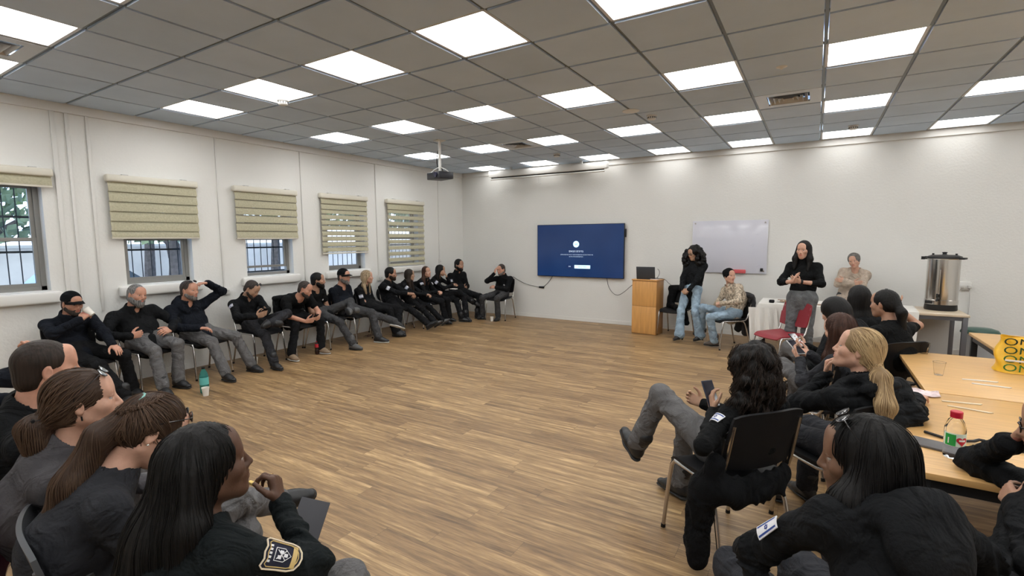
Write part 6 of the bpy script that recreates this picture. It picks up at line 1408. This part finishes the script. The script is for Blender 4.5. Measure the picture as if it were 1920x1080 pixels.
J = person(24, 'woman with a blonde ponytail and black padded vest resting her chin on her hand', P24, 134, 1.68, 'f', 2, 'fair', ht=('w', 7.29, -6.02, 1.10), head=(42, -12, 0), twist=-14, top=dict(collar='jacket', mat=M_BLK, loose=1.14, hood=0.6, crumple=0.006, wr=0.009, name='padded_jacket', quilt=0.062), pants=dict(mat=M_SLATE),
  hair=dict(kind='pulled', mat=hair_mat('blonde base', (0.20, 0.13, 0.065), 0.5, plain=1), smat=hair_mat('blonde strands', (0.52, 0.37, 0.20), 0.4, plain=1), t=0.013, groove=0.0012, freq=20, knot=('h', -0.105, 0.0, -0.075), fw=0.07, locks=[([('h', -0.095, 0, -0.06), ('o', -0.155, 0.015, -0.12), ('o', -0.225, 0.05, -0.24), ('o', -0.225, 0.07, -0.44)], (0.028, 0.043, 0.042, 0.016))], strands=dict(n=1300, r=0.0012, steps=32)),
  hands=dict(L=dict(w=('w', 7.16, -5.93, 0.92), pole=(0.5, 0.6, -0.8), d=('w', 0.05, 0.1, 1), n=('w', 0.9, -0.3, 0.1), curl=[0.75, 0.8, 0.9, 1.0], thumb=0.3), R=dict(e=('w', 7.54, -6.09, 0.80), w=('w', 7.59, -5.75, 0.80), d=('w', 0.35, 0.8, 0.0), n=(0, 0, -1), curl=0.35)),
  feet=dict(R=dict(a=(0.4, -0.1, 0.09)), L=dict(a=(0.45, 0.1, 0.09))))
b = MB(); c0 = J['P'](-0.105, 0, -0.075); c1 = J['P'](-0.122, 0, -0.088); b.tube([c0, c1], 0.024, 14); b.build('hair_tie', M_CBLK, J['root'])
seat(P24, 134, 'black chair under the woman with the blonde ponytail')
P25 = (6.67, -6.28)
J = person(25, 'curly dark haired woman in black seen from behind, grey trousers and boots, legs crossed', P25, 139.5, 1.66, 'f', 2, 'olive', ht=('w', 6.80, -6.43, 1.03), head=(6, 12, 0), top=dict(collar='crew', mat=M_TEE, crumple=0.005), pants=dict(mat=M_PGREY, slim=1.08), shoes=dict(kind='boot', scale=1.14),
  hair=dict(kind='curly', mat=H_BLK, t=0.014, mass=[(('h', -0.04, 0, 0.03), (0.095, 0.095, 0.10), 110, 0.026), (('o', -0.075, 0.0, -0.11), (0.07, 0.125, 0.14), 160, 0.026), (('o', -0.055, 0.03, -0.19), (0.04, 0.12, 0.08), 80, 0.022)], strands=dict(n=900, r=0.0013, curl=0.007, off=0.005, steps=18), smat=H_DBR),
  hands=dict(L=dict(e=('w', 6.65, -6.78, 0.70), w=('w', 6.63, -6.39, 0.75), d=(0.45, -0.1, 0.75), n=(-0.2, -0.9, 0), curl=0.4), R=dict(w=(0.20, -0.02, 0.70), d=(0.6, 0.6, 0.3), n=(-0.2, 0.6, 0.4), curl=0.6)),
  feet=dict(R=dict(a=('w', 6.38, -6.01, 0.10), toe=(1, 0.10, 0)), L=dict(a=('w', 6.13, -6.14, 0.36), pole=(0.5, 0.1, 1), toe=('w', -0.62, 0.55, 0.50))))
flag_patch(J, 'L', 0.36, -20, 0.075, 0.055, roll=12); w_ = to_world(J, J['LW']+J['Ld']*0.07); phone(w_[0]-0.005, w_[1]+0.02, w_[2]+0.025, 139, -60, 'dark phone held up by the curly haired woman', mat('navy phone', (0.02, 0.03, 0.06), 0.3))
decal(J, text_mesh('החינוך ומערך'[::-1], 0.08, 0.0004), J['Nk']-J['d2']*0.135, -J['lat'], J['d2'], M_PATCHW, 'back_lettering', 0.004)
seat((6.768, -6.428), 139.5, 'black chair with chrome legs nearest the middle, under the curly haired woman')
# jacket bundled on and hanging from that chair
a = math.radians(139.5); S = SDF((-0.5, -0.3, 0.0), (0.3, 0.5, 0.75), 0.0085)
S.cap((-0.245, -0.15, 0.49), (-0.245, 0.20, 0.47), 0.040, 0.050, k=0.05, wr=(0.012, 5, 0, 0.5, 9)); S.cap((-0.255, -0.10, 0.43), (-0.25, 0.15, 0.41), 0.045, 0.05, k=0.05, wr=(0.01, 4, 2, 0.5, 9)); S.cap((-0.22, 0.26, 0.60), (-0.16, 0.29, 0.40), 0.045, 0.055, k=0.05)
S.cap((-0.17, 0.29, 0.46), (-0.15, 0.30, 0.16), 0.060, 0.064, k=0.04, wr=(0.008, 4, 1, 0.5, 9)); S.cap((-0.15, 0.30, 0.2), (-0.17, 0.31, 0.085), 0.062, 0.058, k=0.03, wr=(0.006, 3, 0, 0.5, 9)); S.cap((-0.25, 0.22, 0.46), (-0.17, 0.29, 0.42), 0.06, 0.06, k=0.05); S.noise(0.004, 30, 2)
o = sdf_obj('jacket', S, M_BLK2, None); o.location = (6.70, -6.37, 0); o.rotation_euler = (0, 0, a); tag(o, 'black jacket hanging from the chair of the curly haired woman', 'jacket')
P26 = (7.22, -7.60)
J = person(26, 'woman with shoulder length black hair, sunglasses on her head, black flag badged jacket', P26, 128, 1.68, 'f', 2, 'brown', ht=('w', 7.21, -7.58, 1.09), neck_len=0.85, head=(50, 6, 0), top=dict(collar='crew', mat=M_BLK, loose=1.10, hood=1.35, crumple=0.010, wr=0.012, flat=1, cf=14), pants=dict(mat=M_SLATE),
  hair=dict(kind='long', mat=H_BLK, t=0.014, cut=0.022, fw=0.085, locks=[([('h', -0.05, 0, 0), ('o', -0.06, -0.02, -0.14), ('o', -0.07, -0.03, -0.22)], (0.09, 0.10, 0.075), 0.8), ([('h', -0.04, 0.055, 0.02), ('o', -0.05, 0.075, -0.10), ('o', -0.05, 0.07, -0.19)], (0.04, 0.05, 0.04)), ([('h', -0.03, -0.06, 0.02), ('o', -0.05, -0.10, -0.12), ('o', -0.06, -0.11, -0.21)], (0.05, 0.06, 0.045))], strands=dict(n=900, r=0.0011)), glasses=dict(up=1, sun=1, tilt=60),
  shrug=0.055, hands=dict(L=dict(e=('w', 6.94, -7.58, 0.72), w=('w', 6.97, -7.62, 0.62)), R=dict(e=('w', 7.56, -7.25, 0.72), w=('w', 7.49, -7.33, 0.60))))
flag_patch(J, 'L', 0.55, 25, 0.082, 0.042, roll=82)
seat(P26, 128, 'chair hidden under the woman with sunglasses on her black hair')
P27 = (7.62, -7.12)
J = person(27, 'person in a black zipped jacket at the right edge, elbow on table, hand at face', P27, 178, 1.68, 'f', 2, 'tan', ht=('w', 7.80, -6.91, 1.07), head=(-14, 10, 0), lean=-25, top=dict(collar='zip', mat=M_BLK, loose=1.15, crumple=0.006, wr=0.01), pants=dict(mat=M_PCHAR), hair=dict(kind='pulled', mat=H_DBR, t=0.010, knot=('h', -0.115, 0, 0.0)), glasses=dict(thick=1.4),
  hands=dict(R=dict(e=('w', 7.65, -6.62, 0.80), w=('w', 7.70, -6.84, 0.97), d=('w', 0.35, -0.15, 0.8), n=('w', 0.8, -0.5, 0), curl=0.75), L=dict(w=('w', 7.69, -6.99, 0.80), pole=(0.2, 0.9, -0.4), d=(0.2, -0.9, 0.2), n=(-0.8, 0, -0.3), curl=0.4)))
seat((7.60, -7.16), 178, 'grey chair at the lower right corner under the person with a hand at the face', 'grey')
# ---- left foreground group
P1 = (2.98, -8.52)
J = person(1, 'man in black at the left edge with one bare forearm raised, grey trousers', P1, 84, 1.74, 'm', 1, 'rose', head=(0, 14, 0), top=dict(JK, sleeve=0.72, mat=M_NAVY), pants=dict(mat=M_PGREY), cap=dict(on=1), hair=dict(kind='short', mat=H_BLK, t=0.006), beard=dict(mat=H_DBR, t=0.005), hands=dict(R=dict(w=(0.30, -0.02, 1.00), pole=(0.3, -0.9, -0.2), d=(-0.1, 0.6, 0.7), n=(-0.8, 0.3, 0), curl=0.6), L=dict(w=(0.3, 0.1, 0.7))))
seat(P1, 84, 'black chair at the left edge under the man with a bare forearm')
P29 = (4.15, -8.62)
J = person(29, 'man with receding short brown hair in a black polo, nearest the left edge foreground', P29, 82, 1.74, 'm', 2, 'rose', ht=('w', 4.30, -8.52, 1.17), head=(2, 4, 0), girth=1.1, top=dict(collar='polo', mat=M_BLK, crumple=0.004), pants=dict(mat=M_PGREY), hair=dict(kind='short', mat=H_DBR, t=0.004, line=0.028, groove=0.0008), beard=dict(mat=hair_mat('stubble', (0.10, 0.06, 0.045), 0.7), t=0.0015), hands=dict(L=dict(w=(0.3, 0.1, 0.68)), R=dict(w=(0.3, -0.08, 0.68))))
seat(P29, 82, 'black chair under the man with receding brown hair')
P30 = (4.70, -8.64)
J = person(30, 'woman with brown hair in a clip, sunglasses on her head, charcoal grey shirt', P30, 70, 1.66, 'f', 2, 'fair', ht=('w', 4.82, -8.56, 1.13), head=(-2, -2, 0), top=dict(collar='polo', mat=M_GREY, crumple=0.008, cf=16, loose=1.05), pants=dict(mat=M_PGREY), glasses=dict(up=1, sun=1, tilt=42, lens=mat('mirror lens', (0.5, 0.55, 0.6), 0.08, 0.8)),
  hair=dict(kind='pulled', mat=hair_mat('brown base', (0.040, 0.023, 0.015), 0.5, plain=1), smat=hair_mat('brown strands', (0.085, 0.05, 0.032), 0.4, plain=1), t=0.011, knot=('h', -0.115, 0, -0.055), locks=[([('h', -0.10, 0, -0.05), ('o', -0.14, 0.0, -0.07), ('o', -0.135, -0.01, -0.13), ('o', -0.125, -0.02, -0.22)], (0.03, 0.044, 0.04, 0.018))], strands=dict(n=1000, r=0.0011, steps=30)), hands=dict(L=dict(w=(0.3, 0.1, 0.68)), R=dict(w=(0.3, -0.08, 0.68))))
b = MB(); c = J['P'](-0.128, 0, -0.045); R_ = J['HR']
for i in range(5): b.tube([c+R_@np.array((0.012, -0.04+0.018*i, 0.012)), c+R_@np.array((-0.025, -0.036+0.017*i, 0.006)), c+R_@np.array((-0.02, -0.032+0.016*i, -0.028))], 0.0042, 6, smooth=1)
b.tube([c+R_@np.array((-0.018, -0.045, 0.012)), c+R_@np.array((-0.018, 0.045, 0.012))], 0.006, 8); b.build('hair_clip', M_CBLK, J['root'])
for sg in (-1,): b = MB(); b.tube([J['P'](-0.004, sg*0.086, -0.038), J['P'](-0.003, sg*0.088, -0.055)], 0.0028, 6); b.build('earring', M_CBLK, J['root'])
seat(P30, 70, 'maroon edged chair under the woman in the charcoal shirt', 'maroon')
P31 = (5.12, -8.60)
J = person(31, 'woman with very long brown hair bowing her head, dark slate shirt, sunglasses', P31, 76, 1.66, 'f', 2, 'fair', ht=('w', 5.14, -8.48, 1.06), head=(0, 40, 0), top=dict(collar='polo', mat=M_SLATE, crumple=0.009, cf=15, loose=1.08), pants=dict(mat=M_PGREY), glasses=dict(up=1, sun=1, tilt=36),
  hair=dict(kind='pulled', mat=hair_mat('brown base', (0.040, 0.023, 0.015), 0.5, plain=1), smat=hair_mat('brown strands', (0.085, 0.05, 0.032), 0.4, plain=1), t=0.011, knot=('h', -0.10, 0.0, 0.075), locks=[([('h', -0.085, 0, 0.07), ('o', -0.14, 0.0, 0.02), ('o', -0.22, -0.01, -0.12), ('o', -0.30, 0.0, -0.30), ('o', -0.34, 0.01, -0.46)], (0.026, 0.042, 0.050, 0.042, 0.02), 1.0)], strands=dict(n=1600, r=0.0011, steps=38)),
  hands=dict(L=dict(w=(0.26, 0.10, 0.62)), R=dict(w=(0.26, -0.06, 0.62))), feet=dict(L=dict(a=(0.45, 0.1, 0.09)), R=dict(a=('w', 4.95, -7.92, 0.48), pole=(0.5, -0.1, 1), toe=('w', 0.75, 0.6, 0.05))))
b = MB(); c = J['P'](-0.096, 0, 0.078); b.tube([c, c+J['HR']@np.array((-0.014, 0, 0.004))], 0.025, 14); b.build('hair_tie', mat('mint band', (0.25, 0.5, 0.46), 0.6), J['root'])
b = MB(); b.lathe([(0, 0.005), (0.004, 0.003), (0.005, 0), (0, -0.004)], n=10, M=Matrix.Translation(J['P'](-0.002, -0.087, -0.036))); b.build('earring', M_SILV, J['root'])
seat(P31, 76, 'dark grey shell chair under the woman bowing her head', 'grey')
o = MB().box((-0.065, -0.09, 0), (0.065, 0.09, 0.012), 0.003).build('notebook', mat('charcoal cover', (0.028, 0.028, 0.033), 0.7)); o.location = (5.20, -7.93, 0.47); o.rotation_euler = (0.5, 0.35, 0.75); tag(o, 'dark charcoal notebook on the lap beyond the woman with the shield badge', 'notebook')
P32 = (5.74, -8.66)
J = person(32, 'woman with very long straight black hair, gold shield badge on sleeve, hand at mouth', P32, 72, 1.66, 'f', 2, 'dark', ht=('w', 5.69, -8.57, 1.10), head=(2, -6, 0), twist=24, neck_len=0.85, nf=-0.15, shrug=0.04, top=dict(collar='crew', mat=M_GREEN, crumple=0.008, cf=15, loose=1.08, wr=0.010), pants=dict(mat=M_PGREY), shoes=dict(kind='boot'),
  hair=dict(kind='long', mat=H_BLK, t=0.014, fw=0.082, cut=0.026, locks=[([('h', -0.06, 0, 0), ('o', -0.13, -0.01, -0.16), ('o', -0.20, -0.02, -0.34), ('o', -0.25, -0.03, -0.52)], (0.088, 0.09, 0.085, 0.05), 0.75), ([('h', -0.045, -0.055, 0.02), ('o', -0.065, -0.085, -0.12), ('o', -0.10, -0.10, -0.26), ('o', -0.15, -0.12, -0.40)], (0.045, 0.05, 0.045, 0.02)), ([('h', -0.02, 0.055, 0.02), ('o', -0.03, 0.085, -0.14), ('o', -0.08, 0.10, -0.30)], (0.045, 0.05, 0.03))], strands=dict(n=800, r=0.0010, steps=40)),
  hands=dict(R=dict(e=('w', 5.92, -8.42, 0.80), w=('w', 5.66, -8.35, 0.88), d=('w', -0.35, 0.1, 0.8), n=('w', -0.6, -0.5, -0.2), curl=[0.75, 0.8, 0.85, 0.9], thumb=0.9), L=dict(w=(0.28, 0.1, 0.68))),
  feet=dict(R=dict(a=(0.56, 0.10, 0.36), pole=(0.6, -0.25, 1), toe=(0.8, 0.3, -0.35)), L=dict(a=(0.42, 0.12, 0.09))))
b = MB(); nk_ = J['Nk']+J['d2']*0.012; b.tube([nk_+(J['lat']*math.cos(a)+J['fw']*math.sin(a))*0.064+J['d2']*0.006*math.sin(a) for a in np.linspace(0, 2*PI, 25)], 0.008, 8); b.build('undershirt_collar', M_PATCHW, J['root'])
c = (J['Rtips'][0]+J['Rtips'][4])/2; f_ = to_world(J, c)
tag(MB().box((f_[0]-0.03, f_[1]-0.006, f_[2]-0.004), (f_[0]+0.004, f_[1]+0.006, f_[2]+0.006), 0.003).build('snack', mat('yellow snack', (0.7, 0.5, 0.15), 0.6)), 'small yellow snack held at the mouth of the woman with the shield badge', 'snack')
d_ = nrm(J['Rd']); n_ = nrm(J['Rn']-d_*(J['Rn']@d_)); t_ = np.cross(d_, n_); th_ = 0.12+0.85*1.05; f_d = d_*math.cos(th_)+n_*math.sin(th_); q = J['RW']+(d_*0.088-t_*0.010)*J['s']*0.93+f_d*0.016; u_ = nrm(np.cross(f_d, t_)); b = MB(); b.tube([q+(t_*math.cos(a)+u_*math.sin(a))*0.0098 for a in np.linspace(0, 2*PI, 13)], 0.0015, 5); b.build('ring', M_GOLD, J['root'])
def shield(J, side, t, ang, w, h, roll):
    S_, E = J['sh'][side], J[side+'E']; ax = nrm(E-S_); out = J['lat']*(1 if side == 'L' else -1); out = nrm(out-ax*(out@ax)); fwd = np.cross(ax, out); c = S_+(E-S_)*t; R = J['sr']*(1.0-0.10*t)+0.011; a0 = math.radians(ang); cr, sr_ = math.cos(math.radians(roll)), math.sin(math.radians(roll))
    def pt(x, y, e):
        x, y = x*cr-y*sr_, x*sr_+y*cr; a = a0+x/R; return c-ax*y+(out*math.cos(a)+fwd*math.sin(a))*(R+e)
    def ol(k):      # shield outline: flat notched top, curved sides, rounded point
        pts = [(-0.5, 0.42), (-0.42, 0.5), (-0.2, 0.46), (0, 0.5), (0.2, 0.46), (0.42, 0.5), (0.5, 0.42), (0.46, 0.1), (0.44, -0.2), (0.36, -0.38), (0.18, -0.47), (0, -0.5), (-0.18, -0.47), (-0.36, -0.38), (-0.44, -0.2), (-0.46, 0.1)]
        return [(x*w*k, y*h*k) for x, y in pts]
    def fill(k, e, y0=None, y1=None):
        b = MB(); o = ol(k); bm = b.bm; n = len(o); rings = [[bm.verts.new(pt(x*q, y*q, e)) for x, y in o] for q in (1, 0.66, 0.33)]; cv = bm.verts.new(pt(0, 0, e))
        for A, B_ in zip(rings, rings[1:]):
            for i in range(n): bm.faces.new((A[i], A[(i+1) % n], B_[(i+1) % n], B_[i]))
        for i in range(n): bm.faces.new((rings[2][i], rings[2][(i+1) % n], cv))
        return b
    G = mat('gold thread', (0.50, 0.36, 0.14), 0.6); NV = mat('navy felt', (0.012, 0.013, 0.028), 0.9)
    o = fill(1.0, 0.0).build('shield_badge', NV, J['root'])
    for k, r in ((1.0, 0.0026), (0.82, 0.0014)): 
        b = MB(); q = ol(k); b.tube([pt(x, y, 0.002) for x, y in q+[q[0]]], r, 5); b.build('border', mat('cream thread', (0.62, 0.52, 0.38), 0.7) if k == 1.0 else G, o)
    b = MB(); b.grid(lambda u, v: pt((u-.5)*w*0.70, -0.30*h+(v-.5)*h*0.13, 0.002), 8, 2); b.build('gold_band', G, o)
    b = MB(); s4 = [(-0.20, 0.22), (0.20, 0.22), (0.20, -0.02), (0.0, -0.2), (-0.20, -0.02)]; b.tube([pt(x*w, y*h, 0.002) for x, y in s4+[s4[0]]], 0.0011, 4)
    for x, y in ((-0.08, 0.06), (0.08, 0.1), (0, -0.06)): b.grid(lambda u, v: pt((x+(u-.5)*0.11)*w, (y+(v-.5)*0.10)*h, 0.002), 2, 2)
    b.tube([pt(x*w, y*h, 0.0022) for x, y in ((-0.14, 0.17), (0.14, -0.06))], 0.0012, 4); b.tube([pt(x*w, y*h, 0.0022) for x, y in ((0.14, 0.17), (-0.14, -0.06))], 0.0012, 4)
    for i in range(5): b.grid(lambda u, v: pt((-0.24+0.12*i+(u-.5)*0.07)*w, (0.345+(v-.5)*0.07)*h, 0.002), 2, 2)
    b.build('white_emblem', M_PATCHW, o)
shield(J, 'R', 0.50, -28, 0.075, 0.10, 0)
seat(P32, 72, 'dark chair under the woman with the gold shield badge')
